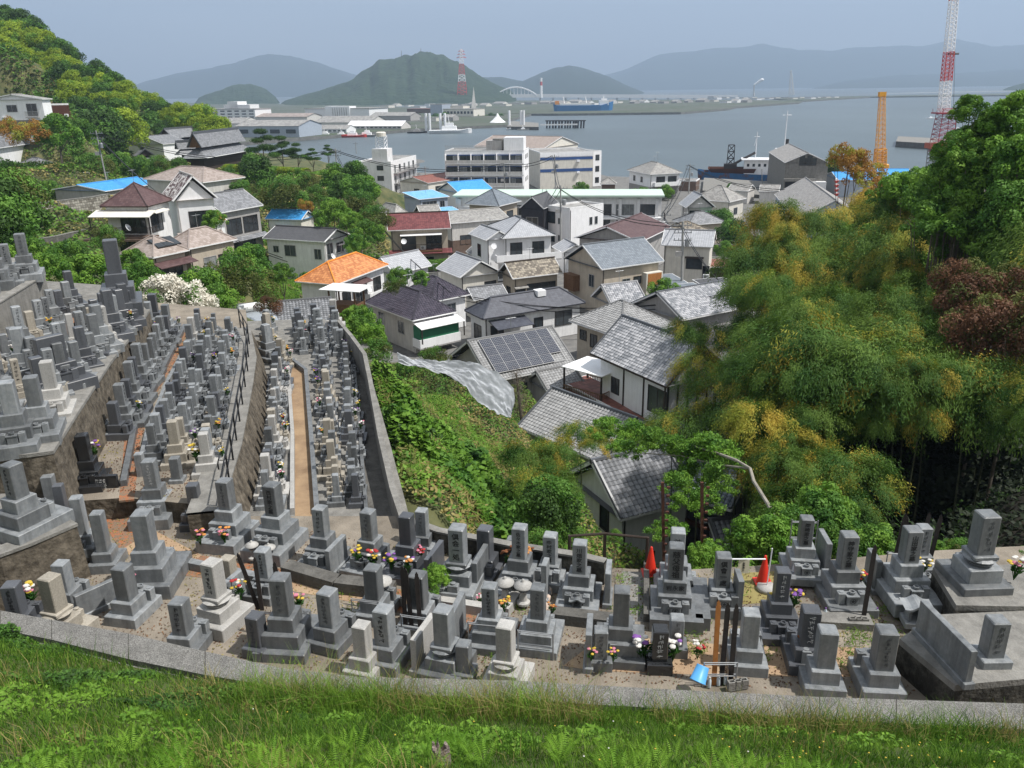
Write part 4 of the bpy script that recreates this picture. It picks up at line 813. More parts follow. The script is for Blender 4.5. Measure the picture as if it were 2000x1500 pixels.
def lantern(px, py, label, k=1.):
    t = thing('stone_lantern', label, 'stone lantern', tuple(atz(px, py, ZF+.1)), 0, 'small stone lanterns'); t.scale = (k, k, k)
    MB().lathe([(.15, 0), (.15, .05), (.09, .09), (.07, .28), (.11, .32)], 14).build('shaft', G['granite_light'], t); MB().lathe([(.07, .32), (.08, .42), (.07, .44)], 6).build('light_box', G['granite_dark'], t); MB().lathe([(.2, .43), (.2, .46), (.07, .53), (.03, .55), (.035, .58), (.0, .60)], 18).build('roof', G['granite_light'], t, smooth=True)
lantern(748, 1175, 'white stone lantern beside the first blue grey gravestone', 1.15); lantern(805, 1188, 'white stone lantern beside the concrete block'); lantern(987, 1172, 'stone lantern with flat round cap, nearer the lotus stone'); lantern(1022, 1178, 'stone lantern with flat round cap, nearer the inscribed stone'); lantern(495, 1090, 'grey lantern before the bold inscribed gravestone', .8); lantern(528, 1095, 'grey lantern on a square plinth by the sandy path', .8)
for px, py, z, lb, k in [(1127, 1190, ZF+.1, 'small stone incense house with curved roof before its gravestone', 1.), (1785, 1218, ZF+.12, 'wide stone incense house with sweeping roof below the white lilies', 1.7)]:
    t = thing('incense_house', lb, 'incense house', tuple(atz(px, py, z)), math.radians(-8)); t.scale = (k, k, k)
    MB().box(-.14, -.12, 0, .14, .12, .08, bev=.01).build('base', G['granite'], t); MB().box(-.10, -.08, .08, -.07, .08, .22).box(.07, -.08, .08, .10, .08, .22).box(-.07, .05, .08, .07, .08, .22).build('walls', G['granite'], t)
    mb = MB(); n = 12; pr = [(-.17+.34*i/n, .22+.075*math.exp(-((-.17+.34*i/n)/.07)**2)+.02*abs(-.17+.34*i/n)/.17) for i in range(n+1)]
    for i in range(n):
        (x0, z0), (x1, z1) = pr[i], pr[i+1]; mb.quad((x0, -.13, z0+.03), (x1, -.13, z1+.03), (x1, .13, z1+.03), (x0, .13, z0+.03)); mb.quad((x0, -.13, z0), (x1, -.13, z1), (x1, -.13, z1+.03), (x0, -.13, z0+.03)); mb.quad((x1, .13, z1), (x0, .13, z0), (x0, .13, z0+.03), (x1, .13, z1+.03))
    mb.build('roof', G['granite'], t)
def blk(px, py, rz, lb):
    mb = MB(); mb.box(-.195, -.05, 0, .195, .05, .02)
    for x in (-.195, -.075, .045, .165): mb.box(x, -.05, .02, x+.03, .05, .19)
    mb.box(-.165, -.05, .02, .165, -.025, .19); mb.box(-.165, .025, .02, .165, .05, .19)
    o = mb.build('concrete_block', G['concrete']); o.location = tuple(atz(px, py, ZF+.02)); o.rotation_euler.z = rz; tag(o, lb, 'concrete block')
blk(1675, 1222, -.05, 'hollow concrete block holding the tall grey tablet'); blk(775, 1180, -.3, 'hollow concrete block between the white lanterns'); blk(1440, 1345, .2, 'hollow concrete block at the end of the steel rack')
mb = MB()
for k in range(7): mb.bar((-.2+k*.065, -.1, .04), (-.2+k*.065, .1, .04), .03, .03)
mb.bar((-.22, -.09, .015), (.22, -.09, .015), .03, .03); mb.bar((-.22, .09, .015), (.22, .09, .015), .03, .03)
o = mb.build('wooden_grate', G['granite_beige']); o.location = tuple(atz(673, 1145, ZF+.02)); o.rotation_euler.z = -.35; tag(o, 'small slatted wooden step on the leafy path', 'step')
for px, py, h, cs, lb, k in [
    (1155, 1290, .3, ('yellow', 'pink'), 'yellow and pink flowers before the red character gravestone', 1.), (1197, 1292, .3, ('yellow', 'pink'), 'yellow and pink flowers at the other side of the red character gravestone', 1.),
    (1256, 1290, .1, ('white', 'purple', 'white'), 'white lilies and purple irises at the black stone, path side', 2.), (1313, 1290, .1, ('white', 'white', 'purple'), 'white lilies and purple irises between the black and light stones', 1.9), (1362, 1285, .1, ('white', 'red'), 'small red and white bunch above the blue bucket', 1.3),
    (985, 1195, .3, ('orange', 'yellow'), 'orange and yellow flowers in front of the lotus ring stone', 1.2), (937, 1180, .1, ('pink', 'white'), 'single pink bloom by the steel rail', .8), (1078, 1200, .2, ('brown', 'orange'), 'withered brown flowers beside the finely inscribed stone', 1.),
    (992, 1105, .35, ('brown', 'brown'), 'dried brown bouquet on the path side of the five character stone', 1.6), (1030, 1105, .35, ('brown', 'orange'), 'dried brown bouquet on the rock side of the five character stone', 1.6),
    (700, 1100, .3, ('yellow', 'purple'), 'yellow and purple flowers massed on the dark vase block', 1.5), (730, 1108, .3, ('yellow', 'red', 'white'), 'yellow and red flowers on the dark vase block', 1.5), (765, 1112, .3, ('purple', 'yellow'), 'violet bunch beside the parapet end gravestone', 1.6), (797, 1118, .3, ('purple', 'orange', 'white'), 'violet and peach bunch below the parapet end gravestone', 1.5), (823, 1092, .3, ('red', 'pink'), 'red carnations behind the dark mirror-like slab', 1.2),
    (585, 1195, .25, ('pink', 'yellow'), 'pink and yellow flowers beside the tall stone with stakes', 1.7), (440, 1060, .3, ('orange', 'pink'), 'orange and pink bunch before the railing wall gravestone', 1.4), (392, 1062, .3, ('pink', 'orange'), 'peach bunch on the kerb beside the leafy path', 1.4), (470, 1170, .3, ('yellow', 'white', 'red'), 'yellow and white flowers on the blue edged slab', 1.6),
    (1641, 1140, .35, ('red', 'white', 'yellow'), 'red and white flowers in the vase nearer the concrete block', 1.3), (1677, 1143, .35, ('white', 'red', 'yellow'), 'white and red flowers beside the tall grey tablet', 1.3), (1762, 1125, .4, ('white', 'yellow'), 'white lilies in the first vase of the grave by the wood', 1.6), (1802, 1125, .4, ('white', 'yellow'), 'white and yellow lilies in the second vase of the grave by the wood', 1.7),
    (1514, 1185, .35, ('yellow', 'purple', 'white'), 'yellow and white flowers below the white engraved column', 1.4), (1548, 1187, .35, ('purple', 'purple', 'yellow'), 'purple irises below the white engraved column', 1.6), (1575, 1290, .1, ('brown', 'brown'), 'shrivelled brown plant in a pot at the dark front gravestone', 1.9), (1980, 1130, .9, ('white', 'pink', 'yellow'), 'white and pink bunch on the mossy raised plot', 1.8), (745, 1250, .1, ('brown', 'red'), 'dead brown leaves in a vase at the boundary wall', 1.4),
    (185, 900, .9, ('white', 'purple', 'yellow'), 'white, violet and yellow flowers beside the polished black stone', 2.2), (270, 1150, .1, ('pink', 'pink'), 'magenta flowers growing beside the plain grey stone', 1.7), (65, 1185, .4, ('pink', 'yellow', 'white'), 'pink and yellow flowers behind the boundary wall corner', 2.), (20, 690, 2.2, ('yellow', 'white', 'purple'), 'large yellow and white spray at the very edge of the upper terrace', 2.6), (385, 905, .9, ('yellow', 'yellow', 'white'), 'bright yellow bunch beside the railing gravestones', 2.)]:
    bouquet(cs, atz(px, py, ZF+h), lb, k)
# pale rocks edging the plot
for k in range(6):
    f = k/5; P = Vector(atz(1078, 1115, ZF)).lerp(Vector(atz(1058, 1188, ZF)), f); mb = MB(); rr = random.Random(k); mb.lathe([(.12, 0), (.15, .05), (.13, .12), (.06, .16)], 9)
    mb.v = [(x*rr.uniform(.8, 1.15), y*rr.uniform(1, 1.5), z*rr.uniform(.8, 1.1)) for x, y, z in mb.v]; o = mb.build('edging_rock', mat('pale_rock', (.5, .4, .33), .9, .25, 4, .5, 12)); o.location = P; tag(o, f'rough pinkish rock, {ORD[k]} from the block wall in the plot edging', 'rock', 'rough rocks edging a plot')
# iron railings
def railing(label, pts, z, h, M, step=1.2, mid=True, r=.022, zs=None):
    P = [Vector(atz(a, b, zz)) for (a, b), zz in zip(pts, zs or [z]*len(pts))]; t = thing('railing', label, 'railing', P[0]); O = P[0].copy(); rails = MB()
    for a, b in zip(P[:-1], P[1:]):
        n = max(1, round((b-a).length/step))
        for k in range(n+(1 if b is P[-1] else 0)):
            q = a.lerp(b, k/n)-O; MB().tube(q, q+Vector((0, 0, h)), r*1.25, n=6).build('post', G[M], t)
        for hh in ([h-.02, h*.5] if mid else [h-.02]): rails.tube(a-O+Vector((0, 0, hh)), b-O+Vector((0, 0, hh)), r, n=6)
    rails.build('rail', G[M], t); return t
railing('black iron railing running up the concrete wall top between the terraces', [(440, 990), (462, 860), (474, 790), (484, 725), (487, 672), (470, 640)], ZM+.16, .85, 'black', 1.5)
railing('dark iron railing behind the cemetery above the tiled house', [(1112, 1108), (1180, 1103), (1262, 1112)], ZF, .85, 'wood_dark', 1.4, False, .03)
# ================================================================ houses
def slope_geo(mb, W, run, rise, y0, vmax, flip, m=0, tw=.27, tl=.25, off=0.):
    """real tile relief. slope starts on line y=y0 (eave), goes +y by run and up by rise; columns along x 0..W"""
    L_ = math.hypot(run, rise); cs, sn = run/L_, rise/L_; n = max(1, int(W/tw*4)); cw = W/n; pr = (0., .05, .065, .035)
    for i in range(n):
        xm = (i+.5)*cw; vm = min(vmax(xm), run)/cs
        if vm < .1: continue
        h0, h1 = pr[i % 4], pr[(i+1) % 4]; x0, x1 = i*cw, (i+1)*cw; v = 0.
        while v < vm-.02:
            v1 = min(v+tl, vm); a, b = .03, 0.
            def q(x, vv, h): return (x, y0+vv*cs-h*sn, off+vv*sn+h*cs)
            mb.quad(q(x0, v, a+h0), q(x1, v, a+h1), q(x1, v1, b+h1), q(x0, v1, b+h0), m, [(i/4+.2, v/tl+.3), ((i+1)/4+.19, v/tl+.3), ((i+1)/4+.19, v/tl+.95), (i/4+.2, v/tl+.95)])
            mb.quad(q(x0, v, h0-.03), q(x1, v, h1-.03), q(x1, v, a+h1), q(x0, v, a+h0), m, [(i/4+.2, v/tl+.05)]*4)
            v = v1
def house(label, A, B, C, ze, zg, roof='gx', rise=None, rm='kawara', wm='cream', ov=.5, wins=(), cat='house', name='house', geo=False, ridge=True, base=None, autow=None, tile=(.3, .28), rcol=None, fascia='offwhite', foot=None):
    PB = Vector(atz(*B, ze)); two = True
    if isinstance(C, tuple): PCv = Vector(atz(*C, ze))-PB
    if isinstance(A, tuple): PAv = Vector(atz(*A, ze))-PB
    if not isinstance(A, tuple): W = PCv.length; D = A; th = math.atan2(PCv.y, PCv.x)
    elif not isinstance(C, tuple): D = PAv.length; W = C; th = math.atan2(PAv.y, PAv.x)-math.pi/2
    else:
        W = PCv.length; D = PAv.length; a1 = math.atan2(PCv.y, PCv.x); a2 = math.atan2(PAv.y, PAv.x)-math.pi/2
        d = (a2-a1+math.pi) % (2*math.pi)-math.pi; th = a1+d*D**2/(W**2+D**2)
    h = ze-zg; t = thing(name, label, cat, (PB.x, PB.y, zg), th)
    ce = PB+Vector((math.cos(th)*W/2-math.sin(th)*D/2, math.sin(th)*W/2+math.cos(th)*D/2, 0)); FOOT.append((ce.x, ce.y, math.cos(th), math.sin(th), W/2-.2, D/2-.2, zg)); t['_h'] = h
    x0, y0, x1, y1 = ov, ov, W-ov, D-ov
    span = D if roof in ('gx', 'sx') else W if roof == 'gy' else min(W, D)
    if rise is None: rise = span*.5*.48
    rim = MB(); rf = MB(); wl = MB(); rd = MB(); k = 1/tile[0], 1/tile[1]
    wl.box(x0, y0, 0, x1, y1, h-.02 if roof != 'flat' else h)
    def poly(pts, ax):  # ax: 'x' eave along x, 'y' eave along y
        def uv(p):
            return ((p[0] if ax == 'x' else p[1])*k[0], (p[2]-h)*k[1]*math.hypot(1, (span/2)/max(rise, .01))) if roof != 'flat' else (p[0], p[1])
        rf.add(pts, [tuple(range(len(pts)))], 0, [[uv(p) for p in pts]])
    z0, z1 = h+.06, h+.06+rise; ridges = []
    if roof == 'gx':
        ym = D/2
        if geo:
            s = MB(); slope_geo(s, W, ym, rise, 0, lambda x: 1e9, 0, off=z0); rf.v, rf.f, rf.m, rf.uv = s.v, s.f, s.m, s.uv
            s2 = MB(); slope_geo(s2, W, ym, rise, 0, lambda x: 1e9, 0, off=z0); rf.add([(W-p[0], D-p[1], p[2]) for p in s2.v], s2.f, 0, s2.uv)
        else: poly([(0, 0, z0), (W, 0, z0), (W, ym, z1), (0, ym, z1)], 'x'); poly([(W, D, z0), (0, D, z0), (0, ym, z1), (W, ym, z1)], 'x')
        zi = rise*(ym-y0)/ym; wl.add([(x0, y0, h-.02), (x0, y1, h-.02), (x0, ym, h+zi-.05)], [(0, 2, 1)]); wl.add([(x1, y0, h-.02), (x1, y1, h-.02), (x1, ym, h+zi-.05)], [(0, 1, 2)])
        for x in (0, W):
            rim.bar((x, 0, z0-.05), (x, ym, z1-.05), .06, .16); rim.bar((x, D, z0-.05), (x, ym, z1-.05), .06, .16)
        rim.bar((0, 0, z0-.06), (W, 0, z0-.06), .08, .12); rim.bar((0, D, z0-.06), (W, D, z0-.06), .08, .12)
        ridges = [((-.05, ym, z1), (W+.05, ym, z1))]
        if geo: ridges += [((x, a, z0+.03), (x, ym, z1+.03)) for x in (.08, W-.08) for a in (0, D)]
    elif roof == 'gy':
        xm = W/2
        if geo:
            s = MB(); slope_geo(s, D, xm, rise, 0, lambda x: 1e9, 0, off=z0)
            rf.add([(p[1], D-p[0], p[2]) for p in s.v], s.f, 0, s.uv); rf.add([(W-p[1], p[0], p[2]) for p in s.v], s.f, 0, s.uv)
        else: poly([(0, D, z0), (0, 0, z0), (xm, 0, z1), (xm, D, z1)], 'y'); poly([(W, 0, z0), (W, D, z0), (xm, D, z1), (xm, 0, z1)], 'y')
        zi = rise*(xm-x0)/xm; wl.add([(x0, y0, h-.02), (x1, y0, h-.02), (xm, y0, h+zi-.05)], [(0, 1, 2)]); wl.add([(x0, y1, h-.02), (x1, y1, h-.02), (xm, y1, h+zi-.05)], [(0, 2, 1)])
        for y in (0, D):
            rim.bar((0, y, z0-.05), (xm, y, z1-.05), .06, .16); rim.bar((W, y, z0-.05), (xm, y, z1-.05), .06, .16)
        rim.bar((0, 0, z0-.06), (0, D, z0-.06), .08, .12); rim.bar((W, 0, z0-.06), (W, D, z0-.06), .08, .12)
        ridges = [((xm, -.05, z1), (xm, D+.05, z1))]
        if geo: ridges += [((a, y, z0+.03), (xm, y, z1+.03)) for y in (.08, D-.08) for a in (0, W)]
    elif roof == 'hip':
        m_ = min(W, D)/2
        if W >= D: r0, r1 = (m_, m_, z1), (W-m_, m_, z1)
        else: r0, r1 = (m_, m_, z1), (m_, D-m_, z1)
        c = [(0, 0, z0), (W, 0, z0), (W, D, z0), (0, D, z0)]
        if geo:
            for (Wd, tr) in ((W, lambda p: p), (W, lambda p: (W-p[0], D-p[1], p[2])), (D, lambda p: (p[1], D-p[0], p[2])), (D, lambda p: (W-p[1], p[0], p[2]))):
                s = MB(); slope_geo(s, Wd, m_, rise, 0, lambda x, Wd=Wd: min(x, Wd-x), 0, off=z0); rf.add([tr(p) for p in s.v], s.f, 0, s.uv)
        elif W >= D: poly([c[0], c[1], r1, r0], 'x'); poly([c[2], c[3], r0, r1], 'x'); poly([c[3], c[0], r0], 'y'); poly([c[1], c[2], r1], 'y')
        else: poly([c[3], c[0], r0, r1], 'y'); poly([c[1], c[2], r1, r0], 'y'); poly([c[0], c[1], r0], 'x'); poly([c[2], c[3], r1], 'x')
        near = (lambda q: r0) if False else None
        ridges = [(r0, r1)]+([(c[0], r0), (c[1], r1), (c[2], r1), (c[3], r0)] if W >= D else [(c[0], r0), (c[1], r0), (c[2], r1), (c[3], r1)])
        for a, b in zip(c, c[1:]+c[:1]): rim.bar((a[0], a[1], z0-.06), (b[0], b[1], z0-.06), .08, .12)
    elif roof == 'sx':  # single pitch rising to the back
        poly([(0, 0, z0), (W, 0, z0), (W, D, z0+rise), (0, D, z0+rise)], 'x')
        wl.add([(x0, y1, h-.02), (x0, y0, h-.02), (x0, y1, h+rise*.9), (x1, y1, h-.02), (x1, y0, h-.02), (x1, y1, h+rise*.9)], [(0, 1, 2), (4, 3, 5), (0, 2, 5, 3)])
        for q in (((0, 0, z0-.06), (W, 0, z0-.06)), ((0, 0, z0-.06), (0, D, z0+rise-.06)), ((W, 0, z0-.06), (W, D, z0+rise-.06)), ((0, D, z0+rise-.06), (W, D, z0+rise-.06))): rim.bar(q[0], q[1], .08, .12)
    elif roof == 'flat':
        p_ = .18
        rf.quad((x0+p_, y0+p_, h+.02), (x1-p_, y0+p_, h+.02), (x1-p_, y1-p_, h+.02), (x0+p_, y1-p_, h+.02), 0, [(x0, y0), (x1, y0), (x1, y1), (x0, y1)])
        for a, b in (((x0, y0+.09), (x1, y0+.09)), ((x0, y1-.09), (x1, y1-.09)), ((x0+.09, y0+.18), (x0+.09, y1-.18)), ((x1-.09, y0+.18), (x1-.09, y1-.18))): rim.bar((*a, h+.15), (*b, h+.15), .18, .32)
    if roof != 'flat': rf.quad((0.02, 0.02, h-.0), (0.02, D-.02, h-.0), (W-.02, D-.02, h-.0), (W-.02, .02, h-.0), 0, [(0, 0)]*4)
    wo = wl.build('wall', G[wm], t); ro = rf.build('roof', T[rm] if rm in T else G[rm], t)
    rim.build('fascia', G[fascia], ro)
    if ridge and ridges:
        r_ = .13 if geo else .11
        for i, (a, b) in enumerate(ridges):
            rd.tube((a[0], a[1], a[2]+.03), (b[0], b[1], b[2]+.03), r_ if i == 0 else r_*.8, n=6)
            if i == 0 and geo: rd.bar((a[0], a[1], a[2]+.0), (b[0], b[1], b[2]+.0), .2, .22)
        rd.build('ridge', G[rcol] if rcol else (T[rm] if rm in T else G[rm]), ro)
    if base: MB().box(x0-.02, y0-.02, 0, x1+.02, y1+.02, base[0]).build('lower_wall', G[base[1]], t)
    if foot: MB().box(x0-.04, y0-.04, -foot, x1+.04, y1+.04, .1).build('foundation', G['concrete'], t)
    t['_W'] = W; t['_D'] = D; t['_ov'] = ov
    hs = H_(t, W, D, ov, h)
    if name == 'house' and h > 2.2:
        dp = MB().tube((0, 0, .1), (0, 0, h-.1), .045, n=5).build('downpipe', G['frame_dark'] if fascia != 'white' else G['pale'], t); dp.location = (x0+.12, y0-.06, 0)
        if RN.random() < .6: hs.ac('R', RN.uniform(.1, .9), .15)
        if RN.random() < .35 and PB.y > 60: hs.antenna(W*.5, D*.5, h+rise, 1.6)
    for wdef in wins: hs.win(*wdef)
    if autow: hs.auto(autow)
    for kk in ('_h', '_W', '_D', '_ov'): del t[kk]
    return hs
WC = {}
class H_:
    def __init__(s, t, W, D, ov, h): s.t, s.W, s.D, s.ov, s.h = t, W, D, ov, h
    def pos(s, face, u, out=0.):
        """u 0..1 along the face from the corner B"""
        a, b = s.ov, s.ov
        if face == 'R': return (a+u*(s.W-2*a), s.ov-out), 0.
        if face == 'L': return (s.ov-out, a+u*(s.D-2*a)), -math.pi/2
        if face == 'E': return (s.W-s.ov+out, a+u*(s.D-2*a)), math.pi/2
    def flen(s, face): return (s.W if face == 'R' else s.D)-2*s.ov
    def put(s, name, mb, M, face, u, z, out=0., parent=None):
        (x, y), r = s.pos(face, u, out); o = mb.build(name, M, parent or s.t); o.location = (x, y, z); o.rotation_euler.z = r; return o
    def win(s, face, u, z, w, h, kind='a'):
        (x, y), r = s.pos(face, u); key = (round(w, 2), round(h, 2), kind)
        fm = {'a': 'frame_alu', 'd': 'frame_dark', 'c': 'frame_alu', 'w': 'white', 'k': 'frame_dark'}[kind]; gm = 'curtain' if kind in 'ck' else 'glass'
        if key not in WC:
            f = MB(); q = .055; n = max(2, round(w/.85)) if w > 1. else (2 if w > .75 else 1)
            f.box(-w/2-q, -.06, -q, w/2+q, .02, 0).box(-w/2-q, -.06, h, w/2+q, .02, h+q).box(-w/2-q, -.06, 0, -w/2, .02, h).box(w/2, -.06, 0, w/2+q, .02, h)
            for k in range(1, n): f.box(-w/2+w*k/n-.022, -.04, 0, -w/2+w*k/n+.022, .02, h)
            fo = f.build('window', G[fm]); g_ = MB().box(-w/2, -.015, 0, w/2, .0, h).build('pane', G[gm]); WC[key] = (fo.data, g_.data); bpy.data.objects.remove(fo); bpy.data.objects.remove(g_)
        fo = bpy.data.objects.new('window', WC[key][0]); COL.objects.link(fo); fo.parent = s.t; fo.location = (x, y, z); fo.rotation_euler.z = r
        g_ = bpy.data.objects.new('pane', WC[key][1]); COL.objects.link(g_); g_.parent = fo; return fo
    def auto(s, spec):
        """spec: list of (face, storeys z list, count, w, h, kind)"""
        for face, zs, n, w, h, kind in spec:
            for z in zs:
                for k in range(n): s.win(face, (k+.5)/n, z, w, h, kind)
        return s
    def pent(s, face, u, z, w, d, drop, M, posts=0., name='canopy'):
        """lean-to canopy"""
        mb = MB(); mb.quad((-w/2, 0, 0), (-w/2, -d, -drop), (w/2, -d, -drop), (w/2, 0, 0), 0, [(0, 0), (0, d*3), (w*3, d*3), (w*3, 0)])
        mb.quad((w/2, 0, -.07), (w/2, -d, -drop-.07), (-w/2, -d, -drop-.07), (-w/2, 0, -.07)); mb.quad((-w/2, -d, -drop), (-w/2, -d, -drop-.07), (w/2, -d, -drop-.07), (w/2, -d, -drop))
        mb.quad((-w/2, 0, -.07), (-w/2, -d, -drop-.07), (-w/2, -d, -drop), (-w/2, 0, 0)); mb.quad((w/2, -d, -drop-.07), (w/2, 0, -.07), (w/2, 0, 0), (w/2, -d, -drop))
        o = s.put(name, mb, T[M] if M in T else G[M], face, u, z)
        if posts:
            for sx in (-1, 1): MB().box(-.05, -.05, -posts, .05, .05, 0).build('post', G['frame_dark'], o).location = (sx*(w/2-.1), -d+.1, -drop-.05)
        return o
    def balcony(s, face, u, z, w, d, hh=1., solid=None, M='frame_alu', deck='greywall'):
        o = s.put('balcony', MB().box(-w/2, -d, -.15, w/2, 0, 0), G[deck], face, u, z); r = MB()
        if solid: r.box(-w/2, -d, 0, w/2, -d+.1, hh).box(-w/2, -d+.1, 0, -w/2+.1, 0, hh).box(w/2-.1, -d+.1, 0, w/2, 0, hh); r.build('parapet', G[solid], o)
        else:
            r.bar((-w/2, -d+.03, hh), (w/2, -d+.03, hh), .05, .05); r.bar((-w/2+.03, 0, hh), (-w/2+.03, -d, hh), .05, .05); r.bar((w/2-.03, 0, hh), (w/2-.03, -d, hh), .05, .05)
            n = int(w/.16)
            for k in range(n+1): r.bar((-w/2+w*k/n, -d+.03, 0), (-w/2+w*k/n, -d+.03, hh), .025, .025)
            for k in range(1, int(d/.16)):
                for sx in (-1, 1): r.bar((sx*(w/2-.03), -.16*k, 0), (sx*(w/2-.03), -.16*k, hh), .025, .025)
            r.build('railing', G[M], o)
        return o
    def dish(s, x, y, z, rz=0.):
        o = MB().lathe([(.02, 0), (.2, .02), (.36, .08), (.42, .14), (.38, .1), (.2, .04), (.02, .02)], 18).build('satellite_dish', G['plastic_white'], s.t, smooth=True); o.location = (x, y, z); o.rotation_euler = (math.radians(62), 0, rz)
        MB().tube((0, 0, .0), (0, -.15, -.35), .02).build('bracket', G['steel'], o); return o
    def ac(s, face, u, z):
        o = s.put('air_conditioner', MB().box(-.4, -.32, 0, .4, -.02, .55, bev=.02), G['plastic_white'], face, u, z); MB().lathe([(.2, 0), (.2, .01)], 16).build('fan_grille', G['steel'], o).location = (-.08, -.325, .28); o.children[0].rotation_euler.x = math.pi/2; return o
    def antenna(s, x, y, z, h=1.8):
        mb = MB().tube((0, 0, 0), (0, 0, h), .025, n=5); mb.tube((-.5, 0, h*.9), (.5, 0, h*.9), .015, n=4)
        for k in range(6): mb.tube((-.45+k*.18, -.25, h*.9), (-.45+k*.18, .25, h*.9), .01, n=4)
        o = mb.build('antenna', G['steel'], s.t); o.location = (x, y, z); return o
# ------ near and middle town, photo pixels of the eave corners: A (far end of face L), B (nearest corner), C (far end of face R)
W2 = [('R', [1., 3.9], 3, 1.5, 1.2, 'a'), ('L', [1., 3.9], 2, 1.1, 1.1, 'a')]
hs = house('grey tiled house directly behind the cemetery, big ribbed tiles', (1118, 926), (1211, 1017), (1345, 968), 9.2, 4.5, 'gx', 1.9, 'kawara', 'offwhite', .35, geo=True, wins=[('L', .33, 3.2, .7, 1.3, 'd'), ('R', .3, 1, 1.6, 1.2, 'd')], rcol='granite_dark'); n1 = hs
hs = house('dark tiled house with brown beam behind the iron railing', (1302, 962), (1428, 998), 5., 8.6, 3.8, 'gy', 1.2, 'kawara_blue', 'greywall', .5, geo=True, wins=[('L', .35, 2.4, 2.2, 1.6, 'd'), ('L', .75, 1.4, 1.2, 1.6, 'd')]); hs.put('beam', MB().box(-2.6, -.1, 0, 2.6, -.0, .28), G['rust'], 'L', .5, 3.1)
hs.balcony('E', .5, 4.0, 3.4, 1.6, 1.1, M='wood_dark')
house('low tiled roof building at the foot of the bamboo bank', (1412, 1100), (1500, 1090), 4., 6.6, 4, 'gy', 1.2, 'kawara', 'greywall', .4, geo=True)
hs = house('long grey tiled house below the deck with red roof', (1010, 834), (1172, 905), 6.5, 6.8, 3.8, 'gy', 2.0, 'kawara_light', 'greywall', .5, geo=True, wins=[('L', .2, .9, 1.4, 1.2, 'd'), ('L', .6, .9, 1.6, 1.2, 'd')], rcol='granite_dark')
hs = house('large two storey house with mottled white roof tiles and black posts', (1163, 689), (1301, 757), (1412, 722), 8.8, 3.6, 'gy', 2.6, 'kawara_mottled', 'white', .6, geo=True, wins=[('L', .12, 2.6, 2.0, 1.9, 'd'), ('L', .42, .3, 1.3, 1.5, 'd'), ('L', .75, 2.6, .9, 1.2, 'd')], rcol='granite_dark', fascia='wood_dark')
for k in range(6): hs.put('post', MB().box(-.07, -.05, 0, .07, .02, hs.h), G['wood_dark'], 'R', .02+k*.19, 0)
for k in range(3): hs.put('post', MB().box(-.07, -.05, 0, .07, .02, hs.h), G['wood_dark'], 'L', .02+k*.3, 0)
tg = hs
# timber deck with white canopy
t = thing('timber_deck', 'brown timber balcony deck under a bright white flat canopy', 'deck'); zc_ = 7.6
A, B, C = [Vector(atz(a, b, zc_)) for a, b in ((1123, 710), (1175, 736), (1222, 716))]; t.location = (B.x, B.y, 3.6); th = math.atan2(C.y-B.y, C.x-B.x); t.rotation_euler.z = th; Wd, Dd = (C-B).length, (A-B).length
MB().box(-.1, -.1, 4.0, Wd+.1, Dd+.1, 4.06).build('canopy', G['whitepanel'], t); MB().box(0, 0, 1.35, Wd, Dd, 1.5).build('deck_floor', G['wood'], t)
for x in (0.06, Wd-.06):
    for y in (0.06, Dd-.06): MB().box(x-.06, y-.06, 0, x+.06, y+.06, 4.0).build('post', G['wood_dark'], t)
r = MB()
for (a, b) in (((0, 0), (Wd, 0)), ((0, 0), (0, Dd)), ((Wd, 0), (Wd, Dd))):
    a, b = Vector((*a, 1.5)), Vector((*b, 1.5)); n = int((b-a).length/.17); r.bar(a+Vector((0, 0, 1)), b+Vector((0, 0, 1)), .06, .07)
    for k in range(n+1): q = a.lerp(b, k/n); r.bar(q, q+Vector((0, 0, 1)), .04, .03)
r.build('railing', G['wood'], t)
house('low red-brown metal roof shed under the timber deck', (1098, 757), (1250, 826), 2.6, 5.3, 3.6, 'sx', .5, 'metal_redbrown', 'greywall', .2)
hs = house('house with a large solar panel array on its tiled roof', 7.6, (957, 747), (1126, 712), 6.4, 3.4, 'gx', 2.4, 'kawara_light', 'greywall', .5, geo=True, wins=[('R', .3, .8, 2., 1.3, 'd'), ('R', .7, .8, 1.6, 1.3, 'd')])
sp = tilemat('solar_cells', (.018, .022, .038), (.025, .03, .05), line=0, r=.3, spec=.25); Wp = hs.W
slp = math.atan2(2.4, 3.8); pn = bpy.data.objects.new('solar_array', None); COL.objects.link(pn); pn.parent = hs.t; pn.rotation_euler = (slp, 0, 0); pn.location = (Wp*.10, .35, hs.h+.52)
nc_ = 6; pw = Wp*.80/nc_; ph = 3.7/4
for i in range(nc_):
    for j in range(4):
        if i == nc_-1 and j < 1: continue
        o = MB().box(i*pw+.025, j*ph+.02, 0, (i+1)*pw-.025, (j+1)*ph-.02, .05).build('solar_panel', sp, pn); gl = MB()
        for a in range(1, 7): gl.box(i*pw+pw*a/7-.006, j*ph+.02, .0505, i*pw+pw*a/7+.006, (j+1)*ph-.02, .052)
        for a in range(1, 5): gl.box(i*pw+.025, j*ph+ph*a/5-.006, .0525, (i+1)*pw-.025, j*ph+ph*a/5+.006, .054)
        gl.build('cell_grid', G['steel'], o)
fr = MB()
for i in range(nc_+1): fr.box(i*pw-.02, 0, -.02, i*pw+.02, 4*ph, .04)
for j in range(5): fr.box(0, j*ph-.02, -.03, nc_*pw, j*ph+.02, .03)
fr.build('mounting_frame', G['frame_alu'], pn)
house('small pale tiled annex next to the timber deck', 3.4, (1068, 765), (1142, 749), 5.6, 3.5, 'gx', 1.1, 'kawara_light', 'greywall', .3, geo=True)
